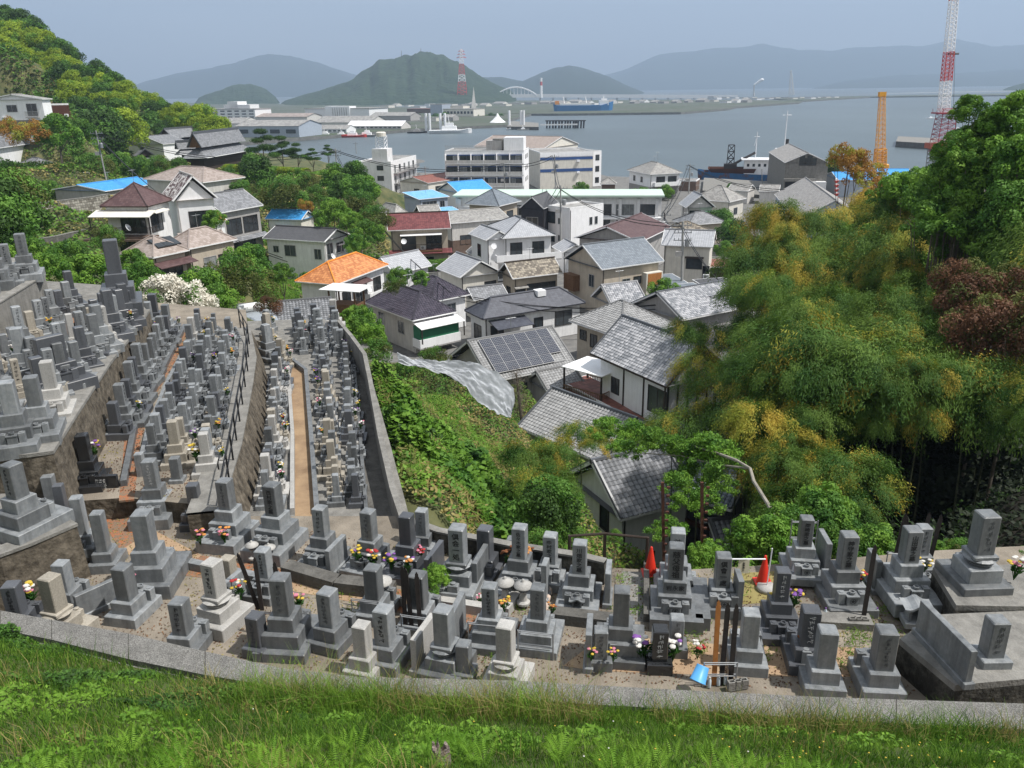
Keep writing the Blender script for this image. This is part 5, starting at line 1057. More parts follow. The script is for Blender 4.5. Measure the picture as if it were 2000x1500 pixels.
house('small tiled lean-to beside the silver tarpaulin', 2.5, (905, 712), (955, 705), 5.4, 3.6, 'gx', .8, 'kawara_light', 'greywall', .3, geo=True)
hs = house('house with pale hipped tile roof behind the mottled roof', (985+125, 627), (1211, 661), (1320, 636), 7.4, 3.4, 'hip', 2.1, 'kawara_light', 'beige', .6, geo=True, wins=[('L', .25, .9, 1.4, 1.7, 'd'), ('L', .6, 2., .9, 1.2, 'd'), ('L', .85, 2.4, .9, .9, 'd'), ('R', .3, 1, 1.5, 1.2, 'a')])
hs = house('white house with navy hip roof and a small roof vent box', (906, 607), (943, 624), (1144, 592), 7.0, 3.6, 'hip', 1.5, 'slate_navy', 'offwhite', .45, wins=[('L', .5, .8, 1.5, 1.5, 'd'), ('R', .55, 1., 1., 1.5, 'd'), ('R', .82, 1.3, 2.0, 1.5, 'd'), ('R', .12, .5, 1.4, 1.9, 'd')], fascia='darkwall')
MB().box(-.5, -.5, 0, .5, .5, .6).build('vent_box', G['white'], hs.t).location = (hs.W*.62, hs.D*.42, hs.h+1.1); MB().box(-.6, -.6, .6, .6, .6, .72, tp=.9).box(-.5, -.5, .72, .5, .5, .9, tp=.6).build('vent_cap', G['darkwall'], hs.t.children[-1]);
hs.pent('R', .22, hs.h-.35, 4.2, 2.0, .5, mat('purple_sheet', (.10, .085, .16), .25, .05, 2, rnd=0) and 'slate_navy', 1.9); hs.balcony('R', .24, .45, 4.0, 1.9, .9, M='frame_dark'); hs.dish(2.2, -.9, 1.2)
hs = house('house with dark violet tiles and white awning over green screens', (714, 591), (806, 627), (889, 609), 7.2, 3.6, 'hip', 2.0, 'kawara_purple', 'pale', .45, geo=True, wins=[('L', .3, 1.6, 1.1, 1.2, 'a'), ('L', .75, 1.8, 1.1, 1.2, 'a')], fascia='white', foot=1.5)
hs.pent('R', .55, hs.h-.25, 5.2, 1.7, .4, 'whitepanel', 1.5); hs.put('green_screen', MB().box(-2.3, -1.25, 0, 2.3, -1.2, 1.3).box(-2.3, -1.2, 0, -2.25, 0, 1.3), mat('green_mesh', (.015, .13, .065), .6, .1, 3, rnd=0), 'R', .5, 1.7); hs.balcony('R', .5, .9, 4.9, 1.35, .85, solid='white')
hs = house('second violet tiled wing behind the white awning house', (780, 573), (843, 591), (920, 576), 7.2, 3.6, 'hip', 1.9, 'kawara_purple', 'offwhite', .4, geo=True, wins=[('R', .55, 1.6, 1.2, 1.3, 'a')], fascia='white')
hs = house('white house with bright orange hipped tile roof', (574, 551), (656, 557), (760, 518), 9.8, 4., 'hip', 1.7, 'kawara_orange', 'offwhite', .45, geo=False, wins=[('R', .2, 3.3, 1.5, 1.3, 'd'), ('R', .5, 2.7, 2.3, 2., 'a'), ('R', .84, 3.4, 1.5, 1.4, 'd'), ('L', .6, 1., 1., 1., 'a')], rcol='orange')
hs.pent('R', .47, 5.3, 3., .9, .3, 'slate_brown'); hs.balcony('R', .75, 2.7, 4.6, 1., .9, solid='offwhite'); hs.balcony('R', .22, 2.6, 2.6, .7, .9, M='frame_dark'); hs.dish(5.5, -.4, 4.2)
house('small orange tiled roof at the rear corner of the orange house', 3.2, (756, 561), (779, 553), 5.6, 4, 'gx', .9, 'kawara_orange', 'offwhite', .3)
house('low orange tiled porch roof in front of the orange house', (578, 601), (640, 607), 2.5, 5.6, 4.2, 'gy', .5, 'kawara_orange', 'offwhite', .2)
house('grey ribbed gable house beside the green tree', (742, 523), (770, 536), (829, 517), 7.6, 4, 'gx', 1.7, 'kawara_silver', 'offwhite', .35)
hs = house('long white two storey house with dark flat-pitched roof', (505, 468), (634, 473), (700, 459), 10, 4.6, 'gy', 1.2, 'metal_dark', 'offwhite', .4, wins=[('L', .12, 3.0, 1., 1.3, 'a'), ('L', .6, 3.2, 1.7, 1.4, 'a'), ('L', .85, 3.6, .8, .8, 'a'), ('L', .7, .9, .8, .8, 'a'), ('L', .3, .3, .9, .8, 'a'), ('R', .22, 2.9, 1.4, 2., 'a'), ('R', .66, 3.2, 1.7, 1.5, 'a')], fascia='white')
hs.balcony('R', .5, 2.6, 5., .9, 1.); hs.dish(.8, -.5, 3.4)
hs = house('two storey beige house with maroon ribbed roof', 7, (757, 451), (881, 446), 9.6, 3.8, 'gx', 1.9, 'slate_maroon', 'beige', .5, wins=[('R', .3, 2.9, 2., 1.9, 'd'), ('R', .75, 2.9, 2.2, 1.9, 'd'), ('R', .55, .3, 3, 1.4, 'a')], rcol='wood_dark'); hs.pent('R', .5, 2.9, 9.2, 1.1, .5, 'slate_maroon'); hs.balcony('R', .52, 2.75, 6., .9, .95, M='wood_dark', deck='wood'); hs.pent('R', .52, 5.2, 6, .9, .15, 'whitepanel'); hs.dish(2.2, -.8, 4.3); hs.ac('R', .55, 2.85)
hs = house('wide beige flat-pitched building beside the maroon roof', 9, (878, 437), (996, 427), 8.6, 3.5, 'gx', 1.2, 'slate_grey', 'pale', .3, wins=[('R', .25, 1.6, 1.8, 1.4, 'd'), ('R', .75, 3.6, 1.2, 1., 'a')], base=(2.3, 'brownwall'))
hs = house('white two storey house with silver tiles and long white balcony', (955, 443), (981, 466), (1079, 457), 9.6, 3.6, 'hip', 1.9, 'kawara_silver', 'white', .5, geo=False, wins=[('R', .24, 3.2, 1.6, 2., 'd'), ('R', .72, 3.2, 1.6, 2., 'd'), ('R', .2, .4, 1.8, 1.6, 'd'), ('R', .52, .4, 1.8, 1.6, 'd')], rcol='kawara_ridge' if 'kawara_ridge' in G else 'granite_dark'); hs.balcony('R', .48, 2.9, 9.2, 1.1, .9, solid='white')
hs = house('white gabled wing of the long balcony house', (915, 457), (949, 470), 4., 9.4, 3.6, 'gy', 1.1, 'kawara_silver', 'white', .3, wins=[('L', .5, 3.2, 1., 1.6, 'd'), ('R', .5, .4, 1., 1.2, 'd')]); hs.dish(1., -.3, 5)
house('small dark tiled bay beside the long balcony house', (910, 492), (925, 500), 2.4, 6.4, 3.6, 'gy', .9, 'kawara', 'greywall', .2)
house('grey tiled single storey wing behind the long balcony house', (1078, 482), (1098, 494), 4., 6.6, 3.6, 'gy', 1., 'kawara_silver', 'white', .3)
hs = house('cream gable house with silver ribbed roof', (855, 524), (898, 543), (979, 531), 7.4, 3.6, 'gy', 1.7, 'kawara_silver', 'cream', .4, wins=[('L', .5, .7, 4., 1.6, 'd'), ('R', .78, 1.6, 1.5, 1.2, 'd')])
hs = house('beige house with mossy brown roof tiles', (972, 532), (1001, 545), (1099, 533), 7.4, 3.6, 'gx', 1.5, 'kawara_brown', 'beige', .5, wins=[('R', .62, 1.2, 3.8, 1.6, 'd'), ('R', .14, 1.2, 1.2, 1.2, 'd'), ('L', .5, 1.2, 1., 1.2, 'd')], rcol='wood_dark'); hs.pent('R', .14, 2.7, 1.8, .5, .15, 'slate_grey')
house('little grey tiled house between the cream gable and navy roof', (911, 572), (925, 587), (990, 577), 6.2, 3.6, 'gx', 1., 'kawara', 'cream', .4)
hs = house('large house with blue-grey tiles and an orange window blind', (1113, 503), (1175, 527), (1288, 508), 9., 3.5, 'gx', 2.2, 'kawara_blue', 'beige', .45, geo=False, wins=[('R', .28, .8, 2.4, 1.5, 'a'), ('R', .42, 2.8, 1., 1.1, 'a'), ('R', .62, 3.2, 1., .8, 'd'), ('L', .3, 3., 1., 1.4, 'a')])
hs.put('window_box', MB().box(-1.2, -.8, -1.2, 1.2, 0, 1.6), G['cream'], 'R', .86, 2.8); hs.put('blind', MB().box(-1., -.83, 0, 1., -.8, 1.4), G['tablet_new'], 'R', .86, 2.9); hs.put('wooden_shed', MB().box(-1.1, -.9, 0, 1.1, 0, 1.9), G['wood'], 'L', .8, 2.)
hs = house('low house with mottled white tiles and white verge', 4.5, (1193, 597), (1264, 588), 6.4, 3.5, 'gx', 1.7, 'kawara_mottled', 'beige', .4, geo=True)
hs = house('wide mottled tile roof beside the concrete utility pole', 8, (1332, 626), (1462, 600), 6.6, 3.5, 'gx', 2.0, 'kawara_mottled', 'greywall', .5, geo=True, rcol='granite_dark')
hs = house('cream house with silver ribbed roof behind the utility pole', 6, (1291, 479), (1392, 483), 8.8, 3.4, 'gx', 1.6, 'kawara_silver', 'cream', .4, wins=[('R', .68, 2.4, 2., 1.3, 'd'), ('R', .95, 1., .8, 1.8, 'd')]); hs.pent('R', .68, 4., 2.4, .5, .1, 'wood_dark'); hs.ac('R', .96, 1.2); hs.antenna(3, 3, hs.h+1.6, 1.4)
house('small red-brown metal roofed shed by the bamboo', 3, (1380, 522), (1433, 521), 5.4, 3.4, 'sx', .5, 'metal_redbrown', 'wood_dark', .2)
for k, (a, b, c, lb) in enumerate([((1285, 540), (1310, 562), (1330, 553), 'blue-grey corrugated carport nearest the leafy tree'), ((1318, 560), (1345, 580), (1380, 568), 'blue-grey corrugated carport behind the concrete pole'), ((1350, 550), (1385, 566), (1450, 562), 'long dark flat carport roof in front of the red-brown shed')]):
    house(lb, a, b, c, 5.8, 3.5, 'sx', .2, 'kawara_blue' if k < 2 else 'metal_dark', 'darkwall', .2, name='carport', cat='carport')
hs = house('taupe gable house with brown slate roof and overhanging eaves', (1153, 457), (1249, 474), (1277, 442), 8.6, 3.4, 'gx', 1.8, 'slate_brown', 'greywall', .6, wins=[('L', .7, 1.6, 1.2, 1.2, 'a')], fascia='white')
hs.dish(.2, 5.5, 4.8); hs.antenna(2.5, 4, hs.h+1.6, 2.6)
hs = house('white cube-shaped three storey house with flat grey roof', (1066, 405), (1113, 410), (1182, 401), 9.9, 3.4, 'flat', None, 'slate_grey', 'white', 0, wins=[('L', .45, 1.2, .7, .9, 'a'), ('L', .45, 4., .7, .9, 'a'), ('L', .85, .9, 1.6, 1.4, 'd'), ('L', .85, 4, 1.8, 1.8, 'd'), ('R', .62, 3.6, .6, 1.2, 'a'), ('R', .78, 3.6, .6, 1.2, 'a')])
hs = house('black two storey house with a bright orange shop band', (1024, 404), (1062, 408), (1082, 396), 9.9, 3.4, 'gx', 1.8, 'metal_dark', 'darkwall', .2, wins=[('L', .5, 3.4, 2., 1.6, 'a')]); hs.put('shop_band', MB().box(-3., -.7, 0, 3., -.0, .8), G['orange'], 'L', .5, 1.9); hs.put('shop_band_logo', MB().box(-1.1, -.74, .25, .2, -.71, .55), G['white'], 'L', .5, 1.9)
hs = house('tan house with wide grey hipped roof', (903, 400), (975, 403), (1026, 393), 8.9, 3.4, 'hip', 2.4, 'kawara_blue', 'beige', .6, wins=[('R', .6, 2.6, 2.2, 1.5, 'd'), ('R', .75, .3, 1.6, 1.2, 'a'), ('L', .7, 2.6, 1., 1., 'a')])
hs = house('seaside white house with grey hip roof and taupe lower storey', (1239, 332), (1269, 341), (1319, 336), 9., 3.0, 'hip', 2.2, 'slate_grey', 'white', .5, wins=[('R', .35, 3.7, 2.2, 1.6, 'd'), ('R', .75, 3.7, 2.2, 1.6, 'd'), ('R', .35, .6, 1.8, 1.6, 'd'), ('R', .75, .6, 2.2, 1.6, 'd'), ('L', .4, 3.8, 1., 1.2, 'd'), ('L', .75, 3.8, 1., 1.2, 'd')], base=(3., 'greywall')); hs.balcony('R', .55, 3.2, 7., 1., .9, solid='white'); hs.antenna(4, 4, hs.h+2, 3)
hs = house('tiled house with curved gable and small green roof panel', (1305, 399), (1340, 406), (1400, 408), 8.0, 3.3, 'gy', 2.2, 'kawara_silver', 'pale', .5, wins=[('L', .5, 3., 1.8, 1.4, 'd'), ('R', .3, 2.8, 2, 1.3, 'd')]); hs.put('green_panel', MB().box(-1.5, -.9, 0, 1.5, 0, .15), mat('green_panel', (.10, .28, .16), .6, .1, 3, rnd=0), 'R', .85, 3.9)
house('grey hipped roof house behind the curved gable', (1352, 389), (1425, 395), (1456, 387), 8.6, 3.2, 'hip', 2.4, 'slate_grey', 'cream', .4, wins=[('R', .5, 2.8, 1.4, 1.2, 'a')])
house('low tiled house with dark hedge in front of the curved gable', (1302, 432), (1345, 440), (1424, 436), 6.8, 3.3, 'hip', 1.6, 'kawara', 'beige', .5, wins=[('R', .5, .8, 2, 1.4, 'd')])
house('tiled roof tucked behind the pole top transformer', (1292, 448), (1330, 458), (1386, 450), 6.4, 3.3, 'hip', 1.4, 'kawara_brown', 'greywall', .5)
house('narrow white stair house next to the school', 5, (1288, 440), (1302, 436), 7.5, 3.3, 'flat', None, 'slate_grey', 'white', 0)
# mid town, smaller
house('bluish two storey house with pale blue shed roof', (797, 383), (818, 390), (871, 383), 8.4, 3.4, 'sx', .8, 'ltblue', 'bluewall', .3, wins=[('R', .35, 3., 3.2, 1.4, 'a'), ('R', .8, 3., 1., 1.3, 'a')])
house('white house with saturated blue roof', (874, 368), (895, 377), (950, 369), 7.8, 3.3, 'gx', 1.8, 'blue', 'offwhite', .4, wins=[('R', .5, 2.2, 3., 1.2, 'a')])
house('flat bright blue roof shed between the tan and bluish houses', 5, (862, 419), (905, 415), 6.4, 3.4, 'sx', .6, 'ltblue', 'offwhite', .2)
house('white flat roof shed beside the bright blue shed', 5, (892, 404), (930, 409), 6.8, 3.4, 'flat', None, 'whitepanel', 'offwhite', .1)
house('beige hip roof house against the stone embankment', (731, 413), (770, 420), (800, 417), 6.8, 3.8, 'hip', 1.6, 'slate_grey', 'brownwall', .4)
house('pale gable roof directly above the maroon roof', (797, 415), (822, 421), (866, 420), 7., 3.6, 'gx', 1.4, 'slate_grey', 'beige', .4)
house('cream single storey house with rust-red roof', (798, 352), (835, 358), (892, 347), 7.0, 3.3, 'gx', 1.2, 'metal_redbrown', 'cream', .3, wins=[('L', .4, 1., 1.6, 1.1, 'd'), ('R', .3, 1., 2.2, 1.6, 'd'), ('R', .8, 1.6, .8, .8, 'd')])
house('house with small blue roof and a blue lean-to on the hillside', 4.5, (517, 428), (589, 430), 10.2, 6.4, 'gx', 1.1, 'blue', 'cream', .3, wins=[('R', .75, .8, 1.6, 1.2, 'd')]).pent('R', .42, 2.3, 3.2, 1.2, .3, 'blue')
hs = house('old dark timber house with grey tiles and many-paned windows', 6.5, (432, 416), (514, 401), 14.2, 8, 'gx', 2.0, 'kawara', 'greywall', .4, wins=[('R', .28, 3.1, 2.6, 2., 'd'), ('R', .72, 3.1, 2.6, 2., 'd'), ('R', .5, .4, 4, 2., 'd')]); hs.pent('R', .5, 2.7, 8., 1., .4, 'kawara')
house('small beige hip roof house above the old timber house', (312, 347), (396, 357), (428, 346), 15.6, 11, 'hip', 1.8, 'slate_beige', 'pale', .4, wins=[('L', .25, 1.4, 1.6, 1.6, 'd'), ('R', .6, 1.6, 1.6, 1.4, 'd')]).dish(1., -.2, 2.6)
hs = house('white two storey house with brown hip roof and cream awning', (191, 405), (288, 404), (344, 391), 17.0, 11, 'hip', 2.2, 'slate_brown', 'offwhite', .4, wins=[('L', .2, 3.1, 1.2, 1.8, 'd'), ('L', .5, 3.1, 1.6, 1.8, 'd'), ('R', .35, 3.1, 2.4, 1.9, 'd'), ('L', .3, .4, 1.4, 1.4, 'a'), ('L', .6, .2, 1.8, 2., 'd')], fascia='wood_dark')
hs.pent('L', .5, 5.6, 7., 1.8, .5, 'cream', 2.4); hs.balcony('L', .55, 2.9, 7.2, 1.6, 1., M='wood_dark', deck='brownwall'); hs.pent('R', .4, 5.4, 3., .8, .2, 'cream'); hs.dish(-1.2, 2., 3.9); hs.put('lower_eave', MB().box(-4.4, -1.9, 0, 4.4, 0, .25), G['red'] and G['slate_maroon'] if 'slate_maroon' in G else G['brownwall'], 'L', .5, 2.45)
hs = house('white gable wing with checked brown and white tiles', (250, 388), (338, 393), (385, 399), 17.0, 10.5, 'gy', 2.6, 'kawara_moss', 'white', .4, wins=[('R', .6, 3.3, 2.6, 1.8, 'd')], fascia='white'); hs.pent('R', .5, 2.8, 5., 1.2, .4, 'slate_beige')
house('small orange metal roof beside the checked tile wing', (382, 425), (408, 434), (445, 432), 14., 9, 'sx', .8, 'kawara_orange', 'white', .3, wins=[('R', .5, 1.2, 1.4, 1.2, 'd')])
hs = house('beige two storey house with hip roof carrying a solar heater', (232, 497), (299, 504), (372, 489), 13.4, 7.6, 'hip', 1.6, 'slate_beige', 'beige', .35, wins=[('R', .5, 2.9, 2.6, 1.9, 'd'), ('R', .3, .3, .9, 1.1, 'd'), ('R', .6, .3, .9, 1.1, 'd'), ('L', .5, 3., 1., 1.6, 'a')])
hs.pent('R', .52, 5.2, 4.6, 1.3, .4, 'slate_brown'); hs.balcony('R', .55, 2.7, 5., 1.2, 1., solid='darkwall')
o = MB().box(-1.4, -.8, 0, 1.4, .8, .1).build('solar_heater', G['glass'], hs.t); o.location = (hs.W*.62, 1.5, hs.h+1.0); o.rotation_euler.x = math.radians(24); MB().box(-1.45, -.85, -.03, 1.45, .85, .05).box(-.48, -.8, .1, -.45, .8, .12).box(.45, -.8, .1, .48, .8, .12).build('frame', G['frame_dark'], o)
hs = house('beige hip roof wing with corner window and arched porch roof', (330, 478), (368, 487), (455, 467), 13.4, 7.6, 'hip', 1.5, 'slate_beige', 'beige', .3, wins=[('R', .42, 3.0, 1.6, 1.5, 'c'), ('R', .72, 3.1, 1.2, 1.4, 'd')]); hs.pent('R', .75, 2.2, 4.4, 2., .5, 'slate_brown', 2.)
hs = house('white house with grey hip roof at the hillside edge', (-40, 292), (-5, 290), (87, 277), 19.8, 14.6, 'hip', 2.3, 'kawara', 'offwhite', .5, wins=[('R', .72, 1.8, 3., 1.3, 'd'), ('R', .2, 1., 1., 1.5, 'a')])
house('small grey pyramid roof annex below the hillside edge house', (35, 322), (60, 326), (112, 322), 16.3, 14, 'hip', 1.3, 'kawara', 'greywall', .3)
house('plain white house high on the hillside', 3.2, (-35, 195.6), (82, 193.8), 28.0, 24.2, 'gy', .9, 'slate_grey', 'white', .3, foot=2, wins=[('R', .45, 1.6, 2., 1.2, 'a'), ('R', .8, .8, 2., 2.2, 'a')]).balcony('R', .8, .6, 2.6, .5, 1.)
house('red-brown flat shed beside the plain white hillside house', 5, (84, 206), (134, 205), 26.7, 24.2, 'flat', None, 'metal_redbrown', 'rust', 0)
house('blue roofed house behind the leaning utility pole', (176, 363), (205, 374), (262, 357), 14.2, 11.4, 'gx', .8, 'blue', 'greywall', .3)
# temple on the rise
def temple(label, A, B, C, ze, zg, rise, face='L', gw='wood_dark', wm='wood_dark', rm='kawara'):
    """hip-and-gable hall"""
    hs = house(label, A, B, C, ze, zg, 'hip', rise*.45, rm, wm, 1.2, name='temple_hall', cat='temple', ridge=False, fascia='white')
    W, D, h = hs.W, hs.D, hs.h; q = min(W, D)*.2; mb = MB(); z0 = h+rise*.42; z1 = h+rise; gy = D > W if face == 'a' else face == 'R'
    k = 3.3
    if gy:  # ridge along y, gable on R
        xm = W/2; a, b = q, D-q*.6; rd = [((xm, a-.3, z1), (xm, b, z1))]
        mb.quad((q, b, z0), (q, a-.3, z0), (xm, a-.3, z1), (xm, b, z1), 0, [(0, 0), ((b-a)*k, 0), ((b-a)*k, 4*k), (0, 4*k)]); mb.quad((W-q, a-.3, z0), (W-q, b, z0), (xm, b, z1), (xm, a-.3, z1), 0, [(0, 0), ((b-a)*k, 0), ((b-a)*k, 4*k), (0, 4*k)])
        g = MB().tri((q+.2, a, z0), (W-q-.2, a, z0), (xm, a, z1-.15)).tri((q+.2, b, z0), (xm, b, z1-.15), (W-q-.2, b, z0)); rims = [((q, a-.3, z0), (xm, a-.3, z1)), ((W-q, a-.3, z0), (xm, a-.3, z1))]
    else:
        ym = D/2; a, b = q, W-q*.6
        mb.quad((a-.3, q, z0), (b, q, z0), (b, ym, z1), (a-.3, ym, z1), 0, [(0, 0), ((b-a)*k, 0), ((b-a)*k, 4*k), (0, 4*k)]); mb.quad((b, D-q, z0), (a-.3, D-q, z0), (a-.3, ym, z1), (b, ym, z1), 0, [(0, 0), ((b-a)*k, 0), ((b-a)*k, 4*k), (0, 4*k)])
        g = MB().tri((a, D-q-.2, z0), (a, q+.2, z0), (a, ym, z1-.15)).tri((b, q+.2, z0), (b, D-q-.2, z0), (b, ym, z1-.15)); rd = [((a-.3, ym, z1), (b, ym, z1))]; rims = [((a-.3, q, z0), (a-.3, ym, z1)), ((a-.3, D-q, z0), (a-.3, ym, z1))]
    u = mb.build('upper_roof', T[rm], hs.t); g.build('gable', G[gw], u); r = MB()
    for p, q2 in rd: r.bar(Vector(p)+Vector((0, 0, .1)), Vector(q2)+Vector((0, 0, .1)), .3, .5)
    for p, q2 in rims: r.bar(Vector(p)+Vector((0, 0, .06)), Vector(q2)+Vector((0, 0, .06)), .25, .22)
    r.build('ridge', G['granite_dark'], u); return hs
temple('main temple hall with large grey roof and brown gable', (352, 312), (402, 309), (500, 293), 15.2, 12, 5.2, 'L', 'wood')
temple('rear temple hall with dark gable beside the white storehouse', (300, 288), (345, 284), (440, 277), 15.8, 12, 4., 'L')
temple('small front temple wing with dark gable', (330, 304), (350, 303), (402, 300), 14.8, 12, 3., 'L')
temple('lowest temple roof with pale eaves under the white storehouse', (249, 314), (262, 316), (314, 313), 14.2, 12, 2.6, 'R')
house('white plaster storehouse with grey gable roof at the temple', 9, (247, 281), (318, 282), 16.6, 12, 'gy', 1.9, 'kawara', 'white', .3, name='storehouse', cat='storehouse')
# bigger blocks
hs = house('long white and blue apartment block with balconies on three storeys', (866, 298), (1023, 296), (1057, 290), 13.8, 3.0, 'flat', None, 'slate_grey', 'white', 0, name='apartment_block', cat='apartment block')
bw = mat('deep_blue_wall', (.04, .09, .24), .8, .1, 2, rnd=0); D_ = hs.D
for k in range(4):
    z = hs.h-2.75-k*2.8
    if z < 0: continue
    o = hs.put('blue_recess', MB().box(-D_*.475, -.03, 0, D_*.475, 0, 2.1), bw, 'L', .5, z); b = hs.balcony('L', .5, z, D_*.96, 1.2, .8, solid='pale', deck='white')
    for j in range(11):
        hs.win('L', .06+j*.088, z+.1, 1.6, 1.7, 'd' if (j*7+k) % 3 else 'c').location.x -= .04
        if (j+k) % 4 == 0: a = hs.ac('L', .06+j*.088, z); a.location.x -= .3
    for j in range(7): hs.put('partition', MB().box(-.05, -1.2, 0, .05, 0, 2.3), G['white'], 'L', .012+j*.1626, z)
    for j in range(3): hs.win('R', .3+j*.22, z+.8, .5, 1., 'd')
for a in ((.82, .4, 5.5, 5, 3.2, 'white'), (.5, .35, 4., 4, 2.4, 'greywall')):
    o = MB().box(-a[2]/2, -a[3]/2, 0, a[2]/2, a[3]/2, a[4]).build('penthouse', G[a[5]], hs.t); o.location = (hs.W*.5, hs.D*(1-a[0])*.8, hs.h+.05)
o = MB().lathe([(2., 0), (2., 2.4), (1.9, 2.5)], 20).build('water_tank', G['concrete'], hs.t); o.location = (hs.W*.5, hs.D*.33, hs.h+.4)
o = MB().box(-1, -.9, 0, 1, .9, 2.6).build('blue_tank', G['blue'], hs.t); o.location = (hs.W*.5, hs.D*.2, hs.h+.4)
r = MB()
for k in range(60): r.bar((.2, hs.D*(.4+.6*k/60), 0), (.2, hs.D*(.4+.6*k/60), 1.2), .05, .05)
r.bar((.2, hs.D*.4, 1.2), (.2, hs.D, 1.2), .06, .06); r.build('roof_railing', G['frame_alu'], hs.t).location = (0, 0, hs.h+.3)
hs = house('cream factory-like block with two blue stripes', 16, (1055, 300), (1158, 297), 12.2, 2.8, 'flat', None, 'slate_grey', 'cream', 0, name='office_block', cat='office block')
for z, h_ in ((hs.h-1.8, .7), (hs.h-4.9, .8), (hs.h-.9, 0.01)): hs.put('blue_stripe', MB().box(-hs.W/2, -.06, 0, hs.W/2, 0, h_), bw, 'R', .5, z)
hs.put('white_band', MB().box(-hs.W/2, -.05, 0, hs.W/2, 0, 1.0), G['white'], 'R', .5, hs.h-1.)
for z in (1.2, 4., 7.): hs.put('wall_lamp', MB().box(-.4, -.5, 0, .4, 0, .5), G['white'], 'R', .72, z)
hs = house('narrow white annex with side balconies beside the striped block', 10, (1159, 297), (1175, 296), 12., 2.8, 'flat', None, 'slate_grey', 'white', 0, name='office_block', cat='office block', wins=[('R', .5, 1, 1.2, 1.4, 'd'), ('R', .5, 4, 1.2, 1.4, 'd'), ('R', .5, 7, 1.2, 1.4, 'd')])
house('grey gabled factory roof rising behind the striped block', 26, (1063, 290), (1131, 281), 11.4, 2.6, 'gy', 2.8, 'slate_beige', 'cream', .3, name='factory_hall', cat='factory')
hs = house('white four storey flats with stacked balconies and roof tank', (696, 318), (763, 318), (813, 305), 11.6, 3.6, 'flat', None, 'slate_grey', 'offwhite', 0, name='apartment_block', cat='apartment block')
for k in range(3):
    z = .2+k*2.55; b = hs.balcony('R', .53, z, hs.W*.9, 1., .95, solid=None)
    for j in range(5): hs.win('R', .14+j*.18, z+.1, 1.2, 1.7, 'c' if (j+k) % 3 else 'd')
    hs.win('L', .32, z+.9, 1.6, 1.1, 'd')
o = MB().box(-2, -2, 0, 2, 2, 3.3).build('stair_tower', G['offwhite'], hs.t); o.location = (2.6, 3., hs.h); mb = MB()
for sx in (-1, 1):
    for sy in (-1, 1): mb.bar((sx*1.1, sy*1.1, 0), (sx*1.1, sy*1.1, 3.), .12, .12)
for z in (0, 1., 2.):
    for sx in (-1, 1): mb.bar((sx*1.1, -1.1, z), (sx*1.1, 1.1, z+1), .08, .08); mb.bar((-1.1, sx*1.1, z), (1.1, sx*1.1, z+1), .08, .08)
s_ = mb.build('tank_frame', G['white'], o); s_.location = (0, 0, 3.3); MB().lathe([(1.25, 0), (1.25, .9), (.9, 1.1)], 16).build('tank', G['cream'], s_).location = (0, 0, 2.9)
house('grey sheet-walled workshop left of the four storey flats', 10, (672, 328), (700, 330), 9., 3.6, 'gy', 1.5, 'slate_grey', 'bluewall', .2, name='workshop', cat='workshop')
# school
hs = house('long white school building with mint green flat roof', 9., (890, 388), (1293, 388), 8.4, 2.8, 'flat', None, mat('mint_roof', (.50, .62, .53), .6, .05, .6, rnd=0) and 'slate_grey', 'offwhite', 0, name='school_building', cat='school')
hs.put('roof_slab', MB().box(-hs.W/2-.4, -1.2, .4, hs.W/2+.4, 9.3, .75), MATS['mint_roof'], 'R', .5, hs.h)
for k in range(9):
    u = .07+k*.108
    if k > 3: hs.win('R', u, 2.5, 3.4, 2., 'c' if k % 2 else 'd'); hs.win('R', u, -.1 if False else .3, 3., 1.2, 'd')
    elif k > 1: hs.win('R', u, 2.5, 3.0, 1.8, 'd')
for k in range(12): hs.put('pilaster', MB().box(-.3, -.5, 0, .3, 0, hs.h), G['offwhite'], 'R', .02+k*.087, 0)
hs.put('ledge', MB().box(-hs.W*.28, -1.0, 0, hs.W*.28, 0, .3), G['white'], 'R', .72, 1.8)
# harbour sheds
hs = house('tall grey harbour warehouse with weathered gable and open door', 34, (1533, 318), (1620, 318), 11.2, 2.8, 'gy', 2.2, 'corrug', 'concrete', .2, name='warehouse', cat='warehouse')
for k, u in enumerate((.38, .48, .56, .66)): hs.win('R', u, hs.h-.6, 1.1, 2.2 if k % 2 == 0 else 1.6, 'd')
hs.put('doorway', MB().box(-2., -.05, 0, 2., 0, 4.), G['black'], 'R', .24, 0); hs.put('door_lintel', MB().box(-3.6, -1., 0, 3.6, 0, .6), G['concrete'], 'R', .36, 4.2); hs.put('side_shed', MB().box(-2.4, -2, 0, 2.4, 0, 4.2), G['offwhite'], 'R', .72, 0)
house('wide warehouse with long grey roof and pale blue gable wall', 36, (1556, 431), (1700, 433), 7.2, 3.2, 'gy', 3.4, 'corrug', 'bluewall', .3, name='warehouse', cat='warehouse')
house('blue roofed quay shed behind the wide warehouse', 14, (1636, 352), (1708, 352), 6.8, 2.8, 'gx', 1.2, 'blue', 'bluewall', .2, name='shed', cat='shed')
house('blue roofed quay shed among the trees', 14, (1710, 345), (1790, 345), 6.4, 2.8, 'gx', 1.2, 'blue', 'bluewall', .2, name='shed', cat='shed')
house('low pale shed by the quay lamp', 6, (1420, 372), (1462, 374), 5.6, 2.8, 'gx', 1.2, 'slate_grey', 'pale', .2, name='shed', cat='shed')
house('low shed with bluish edge near the warehouse door', 6, (1482, 374), (1522, 375), 5.6, 2.8, 'gx', 1.2, 'slate_grey', 'pale', .2, name='shed', cat='shed')
house('brown waterside pavilion beside the striped block', 5, (1172, 360), (1204, 360), 6., 2.8, 'hip', 1.4, 'slate_grey', 'brownwall', .4, name='pavilion', cat='pavilion')
